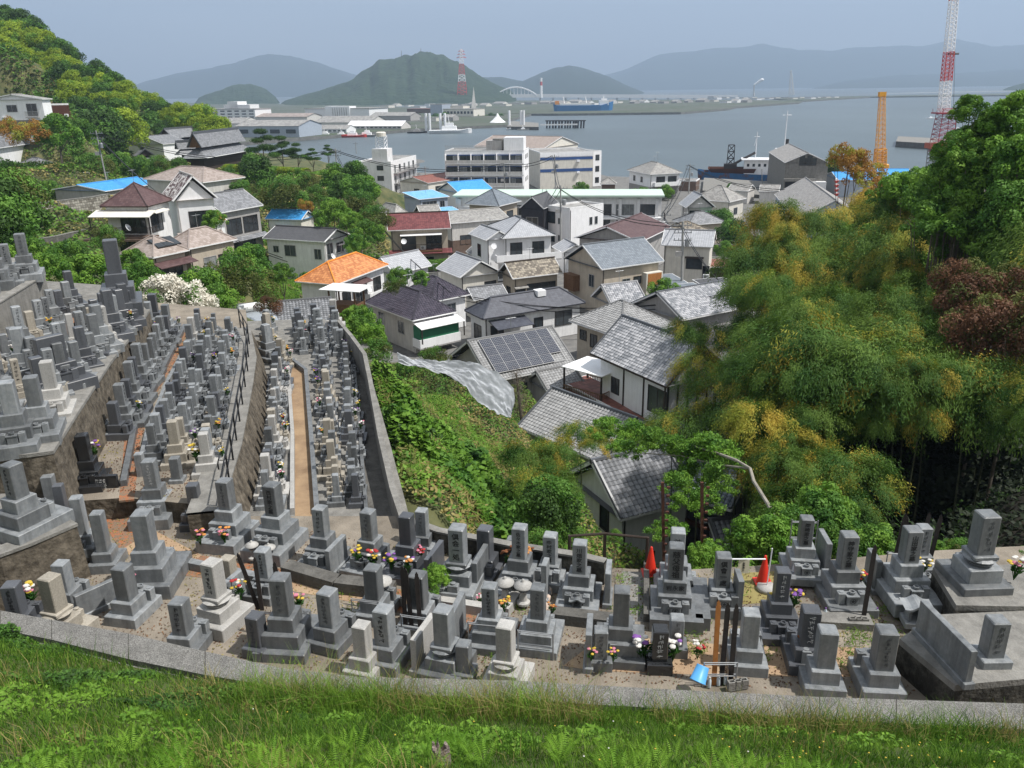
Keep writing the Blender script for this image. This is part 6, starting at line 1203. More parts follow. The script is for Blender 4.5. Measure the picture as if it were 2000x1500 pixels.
house('low concrete sea-front shed near the seaside white house', 6, (1316, 354), (1360, 355), 5.0, 2.6, 'flat', None, 'slate_grey', 'brownwall', 0, name='shed', cat='shed')
hs = house('tiled house with a silver solar water heater just below the cemetery', 7.5, (445, 668), (660, 648), 9.6, 5, 'gx', 2.0, 'kawara', 'greywall', .4, geo=True)
t = thing('solar_water_heater', 'big silver solar water heater with round tank on the tiled roof', 'water heater', tuple(Vector(atz(508, 622, 11.7)))); t.rotation_euler.z = .55
MB().box(-1.25, -1.6, 0, 1.25, .8, .12).build('collector', mat('silver_sheet', (.42, .46, .50), .3, .1, 1, rnd=0, m=.5), t).rotation_euler.x = math.radians(24); MB().tube((-1.5, .95, .75), (1.5, .95, .75), .36, n=14).build('tank', G['whitepanel'], t); MB().box(-1.3, .6, -.4, -1.2, 1.2, .5).box(1.2, .6, -.4, 1.3, 1.2, .5).build('stand', G['steel'], t)
t = thing('garden_shelter', 'bright white flat roofed shelter on brown posts beyond the parapet', 'shelter', tuple(Vector(atz(682, 640, 6.)))); t.rotation_euler.z = -.3
MB().box(-2.2, -1.5, 4.1, 2.2, 1.5, 4.18).build('roof_sheet', G['whitepanel'], t)
for x in (-1.4, 1.4):
    for y in (-1, 1): MB().box(x-.07, y-.07, 0, x+.07, y+.07, 4.1).build('post', G['wood'], t)
MB().box(-1.4, -.9, 0, 1.4, .9, 2.6).build('timber_room', G['wood'], t)

# ================================================================ harbour, far shore, poles
def base(px, py, z=2.0): return Vector(atz(px, py, z))
def farb(label, x0, x1, yt, yb, dp=20, roof='flat', wm='offwhite', rm='slate_grey', zb=2., rise=None, bands=0, name='building', cat='building', group=None, cols=8):
    P, Q = base(x0, yb, zb), base(x1, yb, zb); xm, = ((x0+x1)/2,); d = proj((P+Q)/2)[2]; ze = atd(xm, yt, d)[2]; Q = P+(Q-P).normalized()*(Q-P).length
    t = thing(name, label, cat, P, math.atan2(Q.y-P.y, Q.x-P.x), group); W = (Q-P).length; h = max(1.5, ze-zb); m = MB().box(0, 0, 0, W, dp, h); r = MB(); ov = W*.01
    if roof == 'flat': r.box(-ov, -ov, h, W+ov, dp+ov, h+.4)
    elif roof == 'gx': rr = rise or dp*.2; r.quad((-ov, -ov, h), (W+ov, -ov, h), (W+ov, dp/2, h+rr), (-ov, dp/2, h+rr), 0, [(0, 0), (W, 0), (W, 8), (0, 8)]); r.quad((W+ov, dp+ov, h), (-ov, dp+ov, h), (-ov, dp/2, h+rr), (W+ov, dp/2, h+rr), 0, [(0, 0), (W, 0), (W, 8), (0, 8)]); m.tri((0, dp, h), (0, 0, h), (0, dp/2, h+rr)).tri((W, 0, h), (W, dp, h), (W, dp/2, h+rr))
    else: rr = rise or W*.12; r.quad((-ov, dp, h), (-ov, -ov, h), (W/2, -ov, h+rr), (W/2, dp, h+rr), 0, [(0, 0)]*4); r.quad((W+ov, -ov, h), (W+ov, dp, h), (W/2, dp, h+rr), (W/2, -ov, h+rr), 0, [(0, 0)]*4); m.tri((0, 0, h), (W, 0, h), (W/2, 0, h+rr))
    m.build('wall', G[wm], t); r.build('roof', T[rm] if rm in T else G[rm], t)
    for k in range(bands):
        z = h*(k+.45)/(bands+.3)
        for j in range(cols): MB().box(W*(j+.2)/cols, -.25, z, W*(j+.8)/cols, -.02, z+h/bands*.35).build('window', G['glass'], t)
    return t, W, h
t, W, h = farb('white hospital-like block with five rows of windows behind the temple', 403, 500, 213, 238, 25, bands=4, cols=7)
for a, b, c in ((.34, .86, 4.), (.42, .62, 7.)): MB().box(W*a, 4, h, W*b, 18, h+c).build('penthouse', G['offwhite'], t)
farb('long bluish harbour warehouse with grey roof', 462, 585, 246, 268, 30, 'gx', 'bluewall', 'slate_grey', rise=3.2, bands=1, cols=4, name='warehouse', cat='warehouse')
farb('double gabled pale shed below the hospital-like block', 420, 470, 241, 252, 30, 'gx', 'pale', 'slate_grey', rise=4, name='warehouse', cat='warehouse')
t, W, h = farb('large white box factory with vertical dark pipes', 597, 722, 212, 233, 35, bands=0, wm='white')
MB().box(W*.34, -2, 0, W*.72, 10, h*1.22).build('tower_block', G['white'], t)
for k in range(7): MB().box(W*(.46+k*.035), -2.5, 0, W*(.465+k*.035), -2.1, h*1.1).build('pipe', G['greywall'], t)
farb('dark grey roofed hall in front of the white box factory', 615, 722, 239, 248, 30, 'gx', 'pale', 'slate_grey', rise=4.5, name='warehouse', cat='warehouse')
farb('low white office with small windows on the far quay', 595, 677, 252, 259, 14, 'gx', 'white', 'slate_grey', rise=2.5, bands=1, cols=9)
farb('long low quay shed with shining white roof', 678, 784, 246, 252, 16, 'gx', 'pale', 'whitepanel', rise=3.5, bands=1, cols=12, name='warehouse', cat='warehouse')
farb('grey hall beside the white box factory', 724, 802, 226, 236, 20, 'gx', 'greywall', 'slate_grey', rise=3)
farb('red-brown distant hall at the bridge foot', 795, 842, 213, 221, 20, 'flat', 'brownwall', 'metal_redbrown'); farb('tall pale silo block at the bridge foot', 841, 864, 204, 226, 20, 'flat', 'bluewall')
farb('cream stepped factory by the bridge foot', 866, 925, 213, 227, 25, 'flat', 'cream', bands=1, cols=9); farb('upper step of the cream factory cluster', 880, 905, 207, 226, 15, 'flat', 'cream'); farb('yellowish low building by the far park', 820, 852, 230, 237, 12, 'flat', 'cream')
farb('grey shed behind the far park trees', 862, 885, 229, 236, 12, 'gx', 'greywall', 'slate_grey'); farb('long pale grey hall left of the bridge', 500, 600, 228, 238, 25, 'gx', 'pale', 'slate_beige', rise=3)
rr = random.Random(5)
for k in range(34):
    x = 740+k*22+rr.uniform(-6, 6); y = 209-(x-740)/700*11+rr.uniform(-2, 3); wd = rr.uniform(8, 20); farb(f'small distant port building, {ORD[k]} along the bridge foot shore', x, x+wd, y-rr.uniform(2, 5), y, 15, rr.choice(['flat', 'gx']), rr.choice(['pale', 'offwhite', 'greywall', 'cream']), group='small buildings of the distant port')
for k in range(16):
    x = 1380+k*16+rr.uniform(-4, 4); y = 193-(k/16)*2+rr.uniform(-1, 2); farb(f'tiny hazy building, {ORD[k]} along the furthest spit', x, x+rr.uniform(6, 14), y-rr.uniform(1.5, 4), y, 15, 'flat', rr.choice(['pale', 'offwhite', 'cream']), group='small buildings of the distant port')
farb('pale hotel-like building on top of the small hill', 476, 497, 160, 166, 25, 'flat', 'white', zb=105)
def lattice(mb, p0, p1, w0, w1, n, r, cols, flip=0):
    """square lattice mast p0 -> p1, widths w0 -> w1; cols: material index per bay"""
    p0, p1 = Vector(p0), Vector(p1); d = (p1-p0).normalized(); s = d.cross(Vector((0, 1, 0))).normalized(); u = s.cross(d).normalized()
    def c(t, k): w_ = (w0+(w1-w0)*t)/2; return p0.lerp(p1, t)+s*w_*(1 if k in (0, 3) else -1)+u*w_*(1 if k < 2 else -1)
    for i in range(n):
        t0, t1 = i/n, (i+1)/n; m = cols[i*len(cols)//n]
        for k in range(4):
            a, b = c(t0, k), c(t1, k); a2, b2 = c(t0, (k+1) % 4), c(t1, (k+1) % 4); mb.tube(a, b, r, n=4, m=m, cap=False); mb.tube(a, b2, r*.6, n=3, m=m, cap=False); mb.tube(a2, b, r*.6, n=3, m=m, cap=False); mb.tube(b, b2, r*.6, n=3, m=m, cap=False)
PM = [G['white'], G['red']]
def plane(px, py, y): d = ray(px, py); return Vector(CAMP+d*(y/d[1]))
# pylon
Y = 1900; t = thing('power_pylon', 'tall red and white striped power pylon beside the wooded hill', 'pylon', plane(903, 194, Y)); O = t.location
mb = MB(); lattice(mb, (0, 0, 0), plane(901, 97, Y)-O, 22, 3.5, 14, .75, [1, 1, 0, 1, 0, 0]); mb.build('tower', PM, t); mb = MB()
for yy, w_ in ((112, 11), (106, 9), (100, 7)):
    p = plane(901, yy, Y)-O
    for sx in (-1, 1): mb.tube(p, p+Vector((sx*w_, 0, -1)), .9, .3, 4, 1); mb.tube(p+Vector((0, 0, 4)), p+Vector((sx*w_, 0, -1)), .5, .3, 4, 1)
mb.build('cross_arm', PM, t)
Y = 2600; t = thing('power_pylon', 'faint grey power pylon on the furthest spit', 'pylon', plane(1546, 190, Y)); mb = MB(); lattice(mb, (0, 0, 0), plane(1545, 138, Y)-t.location, 14, 3, 10, .6, [0]); mb.build('tower', [G['pale']], t)
for x, y0, y1, lb in [(784, 110, 97, 'thin antenna mast on the wooded hill, lower one'), (822, 104, 92, 'thin antenna mast at the top of the wooded hill')]: o = MB().tube((0, 0, 0), plane(x, y1, 2280)-plane(x, y0, 2280), .8, .4, 5).build('antenna_mast', G['frame_dark']); o.location = plane(x, y0+2, 2280); tag(o, lb, 'mast')
# bridge
Y = 2050; t = thing('arch_bridge', 'pale arched harbour bridge with long viaduct', 'bridge', plane(968, 190, Y)); O = t.location.copy(); dk = MB(); pts = [(760, 207), (800, 200), (850, 196), (900, 192), (968, 188), (1048, 187), (1150, 187.5), (1250, 188), (1440, 189)]
PP = [plane(a, b, Y)-O for a, b in pts]
for a, b in zip(PP[:-1], PP[1:]): dk.bar(a, b, 14, 7.5)
dk.build('deck', G['offwhite'], t)
for k in range(26):
    x = 780+k*25.; yb = np.interp(x, [760, 1440], [213, 203]); yt = np.interp(x, [p[0] for p in pts], [p[1] for p in pts])
    if 965 < x < 1050: continue
    MB().tube(plane(x, yb+3, Y)-O, plane(x, yt, Y)-O, 2.0, n=6).build('pier', G['pale'], t)
ar = MB(); A, B = plane(966, 188, Y)-O, plane(1049, 187, Y)-O; hp = (plane(1008, 171, Y)-plane(1008, 188, Y)).z
for sy in (-6, 6):
    P_ = [A.lerp(B, k/24)+Vector((0, sy, hp*math.sin(math.pi*k/24)**.85 if 0 < k < 24 else 0)) for k in range(25)]; ar.path(P_, 1.7, 5)
    for k in range(3, 22, 2): ar.tube(P_[k], A.lerp(B, k/24)+Vector((0, sy, 0)), .55, n=4)
ar.build('arch', G['white'], t)
t = thing('viaduct', 'very long hazy viaduct crossing the water towards the dark headland', 'bridge', plane(1560, 192, 2500)); O = t.location.copy(); dk = MB(); pts = [(1500, 193.5), (1600, 190), (1720, 186), (1850, 182), (1980, 180)]; PP = [plane(a, b, 2500)-O for a, b in pts]
for a, b in zip(PP[:-1], PP[1:]): dk.bar(a, b, 12, 8)
dk.build('deck', G['offwhite'], t)
for k in range(10): x = 1590+k*43; MB().tube(plane(x, 201, 2500)-O, plane(x, np.interp(x, [1500, 1980], [193, 180]), 2500)-O, 3.5, n=6).build('pier', G['pale'], t)
o = MB().tube((0, 0, 0), (0, 0, 26), 3.2, 2.6, 10, 0).tube((0, 0, 26), (0, 0, 34), 2.6, 2.5, 10, 1).tube((0, 0, 34), (0, 0, 42), 2.5, 2.4, 10, 0).build('striped_chimney', PM); o.location = plane(1057, 191, 1950); tag(o, 'short red and white chimney behind the arch end', 'chimney')
t = thing('chimney', 'thin grey chimney with a white smoke plume on the far spit', 'chimney', plane(1472, 196, 2400)); tp = plane(1473, 166, 2400)-t.location; MB().tube((0, 0, 0), tp, 3, 2, 8).build('stack', G['pale'], t)
mb = MB()
for k in range(9): f = k/8; mb.lathe([(1+3*f, -2-f), (2+5*f, 0), (1+3*f, 2+f), (.5, 3+f)], 8, tuple(tp+Vector((f*20, 0, f*13))))
o = mb.build('smoke', G['whitepanel'], smooth=True); o.location = t.location; tag(o, kind='stuff')
# spire and park
Y = 950; P = plane(926, 240, Y); tpz = (plane(925, 169, Y)-P); mb = MB(); mb.add([(-4.5, -3, 0), (4.5, -3, 0), (0, 4, 0), (tpz.x, 0, tpz.z)], [(0, 1, 3), (1, 2, 3), (2, 0, 3), (0, 2, 1)]); o = mb.build('spire_tower', G['pale']); o.location = P; tag(o, 'slim pale pyramid spire on the far waterfront park', 'tower')
P = base(972, 239); mb = MB(); mb.lathe([(7, 0), (4.4, 2), (1.8, 4.5), (.3, 7.5)], 10); o = mb.build('tent_roof', G['whitepanel']); o.location = P; tag(o, 'small white tent roof next to the spire', 'tent')
for x, lb in [(833, 'white mooring column, first of the far pier pair'), (840, 'white mooring column, second of the far pier pair'), (861, 'white mooring column beside the patrol boat, thin'), (870, 'white mooring column beside the patrol boat, thick'), (1018, 'white twin post at the pier end, first'), (1023, 'white twin post at the pier end, second'), (995, 'tall thin white mast post on the pier')]:
    o = MB().tube((0, 0, 0), (0, 0, 13), .9, n=8).build('mooring_column', G['white']); o.location = base(x, 258 if x < 900 else 250, 0); tag(o, lb, 'column')
for k, x in enumerate((1072, 1084, 1096, 1112, 1127)):
    mb = MB()
    for j in range(4): mb.tube((j*2.2, (j % 2)*2, 0), (j*2.2+.3, (j % 2)*2, 6), .7, n=6)
    mb.box(-1, -.5, 5.5, 8, 3, 6.3); o = mb.build('dolphin_piles', G['frame_dark']); o.location = base(x-4, 252, -.5); tag(o, f'cluster of black mooring piles, {ORD[k]} from the pier', 'piles', 'black mooring piles')
mb = MB().bar((0, 0, 0), base(1128, 243, 6)-base(1055, 244, 6), 1.2, .8); o = mb.build('walkway', G['offwhite']); o.location = base(1055, 244, 6); tag(o, 'thin white catwalk linking the black mooring piles', 'walkway')
# boats
def boat(px, py, L_, lb, hull='white', top='white', red=False, ang=0.):
    t = thing('boat', lb, 'boat', base(px, py, 0), ang); b = L_*.16; mb = MB(); st = [(-.5, .8), (-.2, 1), (.25, .9), (.42, .5), (.5, .05)]; V = []
    for f, w_ in st: V += [(f*L_, -b*w_, L_*.07+(.03*L_ if f > .3 else 0)), (f*L_, -b*w_*.7, 0), (f*L_, b*w_*.7, 0), (f*L_, b*w_, L_*.07+(.03*L_ if f > .3 else 0))]
    F_ = [(i*4+j, (i+1)*4+j, (i+1)*4+j+1, i*4+j+1) for i in range(4) for j in range(3)]+[(i*4, i*4+3, (i+1)*4+3, (i+1)*4) for i in range(4)]+[(0, 1, 2, 3)]; F_ = [tuple(reversed(f)) for f in F_]
    mb.add(V, F_); mb.build('hull', G[hull], t); MB().box(-.2*L_, -b*.6, L_*.07, .15*L_, b*.6, L_*.16, tp=.92).box(-.1*L_, -b*.45, L_*.16, .08*L_, b*.45, L_*.23, tp=.9).build('cabin', G[top], t); MB().tube((-.02*L_, 0, L_*.2), (-.05*L_, 0, L_*.42), L_*.008, n=5).build('mast', G['white'], t)
    if red: MB().box(-.48*L_, -b*.85, L_*.07, -.22*L_, b*.85, L_*.1).build('red_deck', G['red'], t)
for a in [(636, 268, 17, 'white workboat with red deck, leftmost at the far quay', 'white', 'white', True), (668, 268, 15, 'small white boat between two red-decked boats', 'white', 'white', False), (690, 268, 18, 'longer red boat at the far quay', 'red', 'white', True), (718, 267, 18, 'grey-hulled white patrol boat at the end of the far quay', 'greywall', 'white', False), (880, 260, 30, 'white coast guard style vessel by the mooring columns', 'white', 'white', False), (815, 260, 14, 'low dark barge beside the mooring columns', 'frame_dark', 'greywall', False), (1000, 253, 9, 'small motorboat at the far pier, first', 'white', 'white', False), (1022, 254, 9, 'small motorboat at the far pier, second', 'greywall', 'white', False), (1870, 254, 7, 'tiny white boat beyond the breakwater', 'white', 'white', False), (1818, 232, 8, 'faint small boat far out on the bay', 'white', 'white', False), (1560, 325, 5, 'little white boat roof near the blue quay shed', 'white', 'white', False), (1850, 350, 8, 'white motor launch moored below the red crane', 'white', 'white', False), (1900, 352, 7, 'blue and white launch among the leaves', 'bluewall', 'blue', False)]: boat(*a)
t = thing('cargo_ship', 'long blue cargo ship with cream deck moored at the far port', 'ship', base(1138, 220, 0)); mb = MB(); L_ = 72.
V = []
for f, w_, z in ((-.5, .8, 11), (-.45, 1, 9), (.3, 1, 8.5), (.45, .7, 11), (.52, .05, 13)): V += [(f*L_, -8*w_, z), (f*L_*.96, -7*w_, -1), (f*L_*.96, 7*w_, -1), (f*L_, 8*w_, z)]
mb.add(V, [tuple(reversed(f)) for f in [(i*4+j, (i+1)*4+j, (i+1)*4+j+1, i*4+j+1) for i in range(4) for j in range(3)]+[(i*4, i*4+3, (i+1)*4+3, (i+1)*4) for i in range(4)]+[(0, 1, 2, 3)]]); mb.build('hull', mat('ship_blue', (.03, .16, .38), .6, .1, .1, rnd=0), t); MB().box(-28, -6, 8.5, 10, 6, 11).build('hold_cover', G['cream'], t); MB().box(20, -6, 8.5, 31, 6, 14).box(23, -5, 14, 29, 5, 16).build('bridge_house', G['white'], t)
for x in (-22, 5, 27): MB().tube((x, 0, 8), (x-2, 0, 19), .8, .4, 6).build('mast', G['white'], t)
MB().box(-34, -3, 10, -29, 3, 14).build('bow_crane', G['orange'], t)
# dredger + green ship at the town quay
Q = base(1440, 362, 0); t = thing('dredger', 'rusty blue dredger barge with brown hold and white wheelhouse', 'ship', Q, math.radians(-14)); V = []
for f, w_, z in ((-12, .55, 4.6), (-10, .95, 4.2), (6, 1, 3.6), (11.5, 1, 3.6)): V += [(f, -4.2*w_, z), (f*.95, -3.8*w_, -.6), (f*.95, 3.8*w_, -.6), (f, 4.2*w_, z)]
F_ = [tuple(reversed(f)) for f in [(i*4+j, (i+1)*4+j, (i+1)*4+j+1, i*4+j+1) for i in range(3) for j in range(3)]+[(0, 1, 2, 3), (12, 15, 14, 13)]]
MB().add(V, F_).build('hull', mat('rust_blue', (.02, .10, .24), .7, .3, .4, rnd=0, c2=(.12, .05, .03), thr=(.5, .62), streak=.3), t); MB().box(-9, -3.6, 2.6, 10.5, 3.6, 2.9).build('deck', G['rust'], t); mb = MB()
mb.quad((-7, -2.6, 3), (4, -2.6, 3), (5, -3.6, 5.2), (-9, -3.6, 5.2)).quad((-9, 3.6, 5.2), (5, 3.6, 5.2), (4, 2.6, 3), (-7, 2.6, 3)).quad((4, -2.6, 3), (4, 2.6, 3), (5, 3.6, 5.2), (5, -3.6, 5.2)).quad((-7, 2.6, 3), (-7, -2.6, 3), (-9, -3.6, 5.2), (-9, 3.6, 5.2)); mb.build('hopper', G['rust'], t)
w_ = MB().box(1.5, -3, 3, 10, 3, 7.6).box(.6, -3.8, 7.6, 11., 3.8, 7.9).build('wheelhouse', G['white'], t)
for x in (2.6, 4.2, 5.8, 7.4, 9.): MB().box(x-.35, -3.06, 5.8, x+.35, -3.02, 6.6).build('window', G['glass'], w_)
mb = MB(); lattice(mb, (-2.5, 0, 4), (-2.5, 0, 11.8), 2.2, 1.8, 4, .14, [0]); mb.box(-4.4, -1.8, 4, -.6, 1.8, 6.4); mb.tube((-2, 0, 6), (4.5, 0, 9.6), .4, n=6); mb.build('grab_crane', G['frame_dark'], t)
MB().tube((4.6, 0, 5), (4.6, 0, 15.5), .16, .08, 6).tube((3.8, 0, 14.2), (5.4, 0, 14.2), .07, n=4).tube((4, 0, 11.5), (4.6, 0, 14), .07, n=4).build('mast', G['white'], t)
Q = base(1525, 352, 0); t = thing('work_ship', 'green hulled working ship with white superstructure beside the dredger', 'ship', Q, math.radians(80)); gm = mat('ship_green', (.02, .22, .13), .6, .15, .5, rnd=0, streak=.2)
MB().box(-9, -3.4, -.5, 9, 3.4, 3.4, tp=1.04).build('hull', gm, t); MB().box(-8.6, -3, 3.4, -2, 3, 5.).build('deck_gear', G['white'], t); MB().box(-1.6, -2.6, 3.4, 5, 2.6, 7.4).box(-1, -2.2, 7.4, 4, 2.2, 9.6).build('superstructure', G['white'], t); MB().tube((-1, 0, 9), (-1, 0, 21), .18, .1, 6).tube((-2.0, 0, 19.7), (0, 0, 19.7), .08, n=4).tube((-1, -1.3, 19.7), (-1, 1.3, 19.7), .08, n=4).build('mast', G['white'], t); MB().tube((1, -1, 9.6), (1, -1, 12.5), .5, n=8).build('funnel', G['frame_dark'], t)
# cranes
Yc = 262; P = plane(1829, 334, Yc); t = thing('lattice_crane', 'huge red and white lattice boom crane cut off by the top of the view', 'crane', P); O = t.location.copy(); q = lambda x, y: plane(x, y, Yc)-O
mb = MB(); lattice(mb, (0, 0, 0), q(1830, 291), 4.6, 3.8, 5, .16, [0]); mb.build('support_tower', [G['greywall']], t)
a = q(1815, 292); b = q(1858, 289); mb = MB(); mb.bar(a+Vector((1, 0, 0)), b, 5, 1.8); mb.bar(q(1840, 284)-Vector((4.5, 0, 0)), q(1840, 284)+Vector((4.5, 0, 0)), 4, 1.6); mb.build('slewing_base', mat('crane_orange', (.42, .10, .05), .6, .2, 1, rnd=0), t)
cr = mat('crane_red', (.30, .035, .05), .6, .15, 1, rnd=0); mb = MB(); lattice(mb, q(1840, 282), q(1849, 212), 5.2, 3.8, 7, .11, [0]); mb.bar(q(1826, 221), q(1864, 221), 5, .4); mb.bar(q(1822, 222), q(1822, 212), .1, .1); mb.build('machinery_tower', [cr], t)
mb = MB(); lattice(mb, q(1842, 222), q(1865, -25), 2.6, 1.8, 30, .12, [0, 1, 0, 0, 1, 1][0:0] or [0, 0, 1, 1, 0, 0, 0, 1]); mb.build('boom', PM, t); mb = MB(); mb.box(-.6, -.5, -.5, .6, .5, .8)
MB().tube(q(1862, 105)-Vector((1.6, 0, 0)), q(1862, 105)+Vector((1.6, 0, 0)), .3, n=6).build('sheave', G['black'], t); MB().tube(q(1868, 0), q(1862, 222), .05, n=4).tube(q(1860, 110), q(1836, 214), .05, n=4).build('cable', G['frame_dark'], t)
Yc = 235; P = plane(1718, 366, Yc); t = thing('mobile_crane', 'slim yellow-orange telescopic crane boom standing upright', 'crane', P); O = t.location.copy(); q = lambda x, y: plane(x, y, Yc)-O; ym = mat('crane_yellow', (.72, .33, .02), .5, .1, 1, rnd=0); mb = MB(); lattice(mb, q(1718, 320), q(1723, 186), 2.2, 1.2, 14, .09, [0]); mb.build('boom', [ym], t)
mb = MB(); lattice(mb, q(1718, 322), q(1720, 291), 2.6, 2.4, 4, .12, [0]); mb.build('mast_section', [ym], t); MB().box(-1.6, -1.2, 3.2, 1.4, 1.2, 6.4, bev=.2).box(-1., -1.2, 0, 1.0, 1.2, 3.2).build('machinery_house', [ym], t); MB().box(-.9, -.6, -.6, .9, .6, .6).build('head', [ym], t).location = q(1723, 184)
Y = 170; P = plane(1634, 424, Y); t = thing('banner_pole', 'red and white spiral pole rising behind the pale blue gable', 'pole', P); mb = MB(); n = 9; tp = plane(1634, 349, Y)-P
for k in range(n): mb.tube(tp*(k/n), tp*((k+.6)/n), .28, .5, 8, 1); mb.tube(tp*((k+.6)/n), tp*((k+1)/n), .35, .28, 8, 0)
mb.build('pole_body', PM, t)
# vehicles by the warehouse
def car(px, py, lb, m, ang):
    t = thing('parked_car', lb, 'car', base(px, py, 3.05), ang, 'vehicles parked at the warehouse'); b = MB().box(-2, -.8, .35, 2, .8, 1.0, bev=.12); b.build('body', G[m], t); MB().box(-1.3, -.74, 1.0, 1.6, .74, 1.75, tp=.85).build('cabin', G['glass'], t); MB().box(-1.05, -.66, 1.72, 1.35, .66, 1.80, bev=.03).build('roof', G[m], t)
    for x in (-1.25, 1.25):
        for y in (-.8, .8): MB().tube((x, y-.08, .33), (x, y+.08, .33), .33, n=12).build('wheel', G['black'], t)
car(1553, 405, 'white van parked before the wide warehouse', 'white', 1.4); car(1548, 388, 'dark car in the shade of the warehouse door', 'bluewall', .2); car(1537, 403, 'orange-brown flatbed beside the white van', 'orange', .2)
# utility poles and wires
POLE = {}
def pole(key, xb, yb, zg, xt, yt, lb, arms=2, r=.17, trans=True, M='pole'):
    b = Vector(atz(xb, yb, zg)); tp = plane(xt, yt, b.y); t = thing('utility_pole', lb, 'utility pole', b); v = tp-b; POLE[key] = tp
    MB().tube((0, 0, 0), v, r, r*.65, 8).build('pole_shaft', G[M], t); mb = MB(); u = v.normalized()
    for k in range(arms):
        c = v-u*(.5+k*.9); mb.bar(c-Vector((1.1, 0, 0)), c+Vector((1.1, 0, 0)), .09, .1)
        for j in range(-2, 3): mb.tube(c+Vector((j*.5, 0, .05)), c+Vector((j*.5, 0, .3)), .05, n=5)
    if arms: mb.build('cross_arm', G['steel'], t)
    if trans: c = v-u*3.; MB().lathe([(.28, 0), (.3, .05), (.3, .8), (.25, .9)], 10, (c.x+.5, c.y-.2, c.z)).build('transformer', G['steel'], t); MB().box(-.35, -.2, 0, .35, .2, .6).build('switch_box', G['greywall'], t).location = v-u*4.2-Vector((.5, .2, 0))
pole('a', 213, 377, 11.8, 187, 255, 'tall leaning utility pole with many insulators on the hillside', 3); pole('b', 662, 390, 7.5, 655, 290, 'utility pole rising from the shrubs of the wooded knoll', 2, trans=False); pole('c', 1331, 586, 3.5, 1334, 432, 'thick concrete utility pole with transformers in the middle of the houses', 3, r=.2)
pole('d', 1437, 655, 3.5, 1442, 566, 'concrete pole stub beside the bamboo', 0, r=.2, trans=False); pole('e', 1095, 498, 3.5, 1095, 362, 'utility pole directly before the white cube house', 1); pole('f', 1086, 398, 3., 1083, 302, 'utility pole in front of the striped office block', 2)
pole('g', 987, 398, 3., 984, 318, 'utility pole before the blue and white apartment block', 2); pole('h', 1573, 432, 3., 1584, 367, 'dark utility pole against the wide warehouse roof', 1, M='wood_dark', trans=False); pole('i', 1345, 378, 2.8, 1348, 320, 'utility pole near the sea beside the seaside white house', 2)
pole('j', 273, 262, 16, 268, 220, 'thin bare pole behind the white storehouse', 0, r=.2, trans=False); pole('k', 1065, 455, 3.4, 1066, 394, 'pole at the corner of the black house', 1, trans=False); pole('l', 832, 375, 3.4, 830, 325, 'short utility pole before the cream rust-roofed house', 1, trans=False); pole('m', 1299, 470, 3.4, 1298, 415, 'dark utility pole at the school steps', 1, M='wood_dark'); pole('n', 696, 300, 4, 694, 278, 'small pole beside the sheet-walled workshop', 1, trans=False)
pole('o', 1489, 372, 2.8, 1488, 330, 'pole on the dark quay', 0, r=.15, trans=False)
def wire(a, b, sag, k):
    a = POLE[a] if isinstance(a, str) else Vector(a); b = POLE[b] if isinstance(b, str) else Vector(b); o_ = Vector(((k-1)*.5, 0, -.2-.45*(k % 2))); mb = MB(); n = 14
    P = [a.lerp(b, i/n)+o_-Vector((0, 0, sag*4*(i/n)*(1-i/n))) for i in range(n+1)]; O = P[0].copy(); mb.path([p-O for p in P], .02+.00026*max(a.y, b.y), 3); o = mb.build('power_line', G['black']); o.location = O
    return o
WI = [('a', 'b', 3, 'from the leaning hillside pole to the knoll pole'), ('a', Vector(atz(560, 500, 11)), 3, 'from the leaning hillside pole down to the white long house'), ('b', 'g', 2.5, 'from the knoll pole to the apartment block pole'), ('g', 'f', 1, 'between the apartment and office block poles'), ('f', 'e', 1, 'from the office block pole to the cube house pole'), ('e', 'c', 1.5, 'from the cube house pole to the thick concrete pole'), ('c', 'd', 1., 'from the thick concrete pole to the pole stub'), ('c', 'm', 1, 'from the thick concrete pole to the school steps pole'), ('m', 'i', 1.5, 'from the school steps pole to the seaside pole'), ('i', 'h', 2, 'from the seaside pole to the warehouse roof pole'), ('k', 'e', .6, 'between black house pole and cube house pole'), ('b', Vector(atz(880, 560, 9)), 3, 'from the knoll pole over the orange roof'), (Vector(atz(905, 575, 9)), 'd', 1.5, 'crossing the navy roof')]
for a, b, s, d in WI:
    for k in range(2 if len(d) > 30 else 3): tag(wire(a, b, s, k), f'{("lowest", "highest", "middle")[k]} black wire {d}', 'wire', 'overhead wires '+d)
# two rusty stakes before the dark tiled house
for x, lb in ((1297, 'rusty slender iron stake left of the dark house window'), (1371, 'rusty slender iron stake in front of the dark house wall')):
    b = Vector(atz(x, 1128, 16.5)); tp = plane(x-3 if x < 1320 else x, 942, b.y)-b; mb = MB().bar((0, 0, 0), tp, .07, .07)
    for k in range(12): mb.box(-.06, -.05, tp.z*(k+.3)/12, .02, 0, tp.z*(k+.3)/12+.05)
    o = mb.build('iron_stake', G['rust']); o.location = b; tag(o, lb, 'stake')
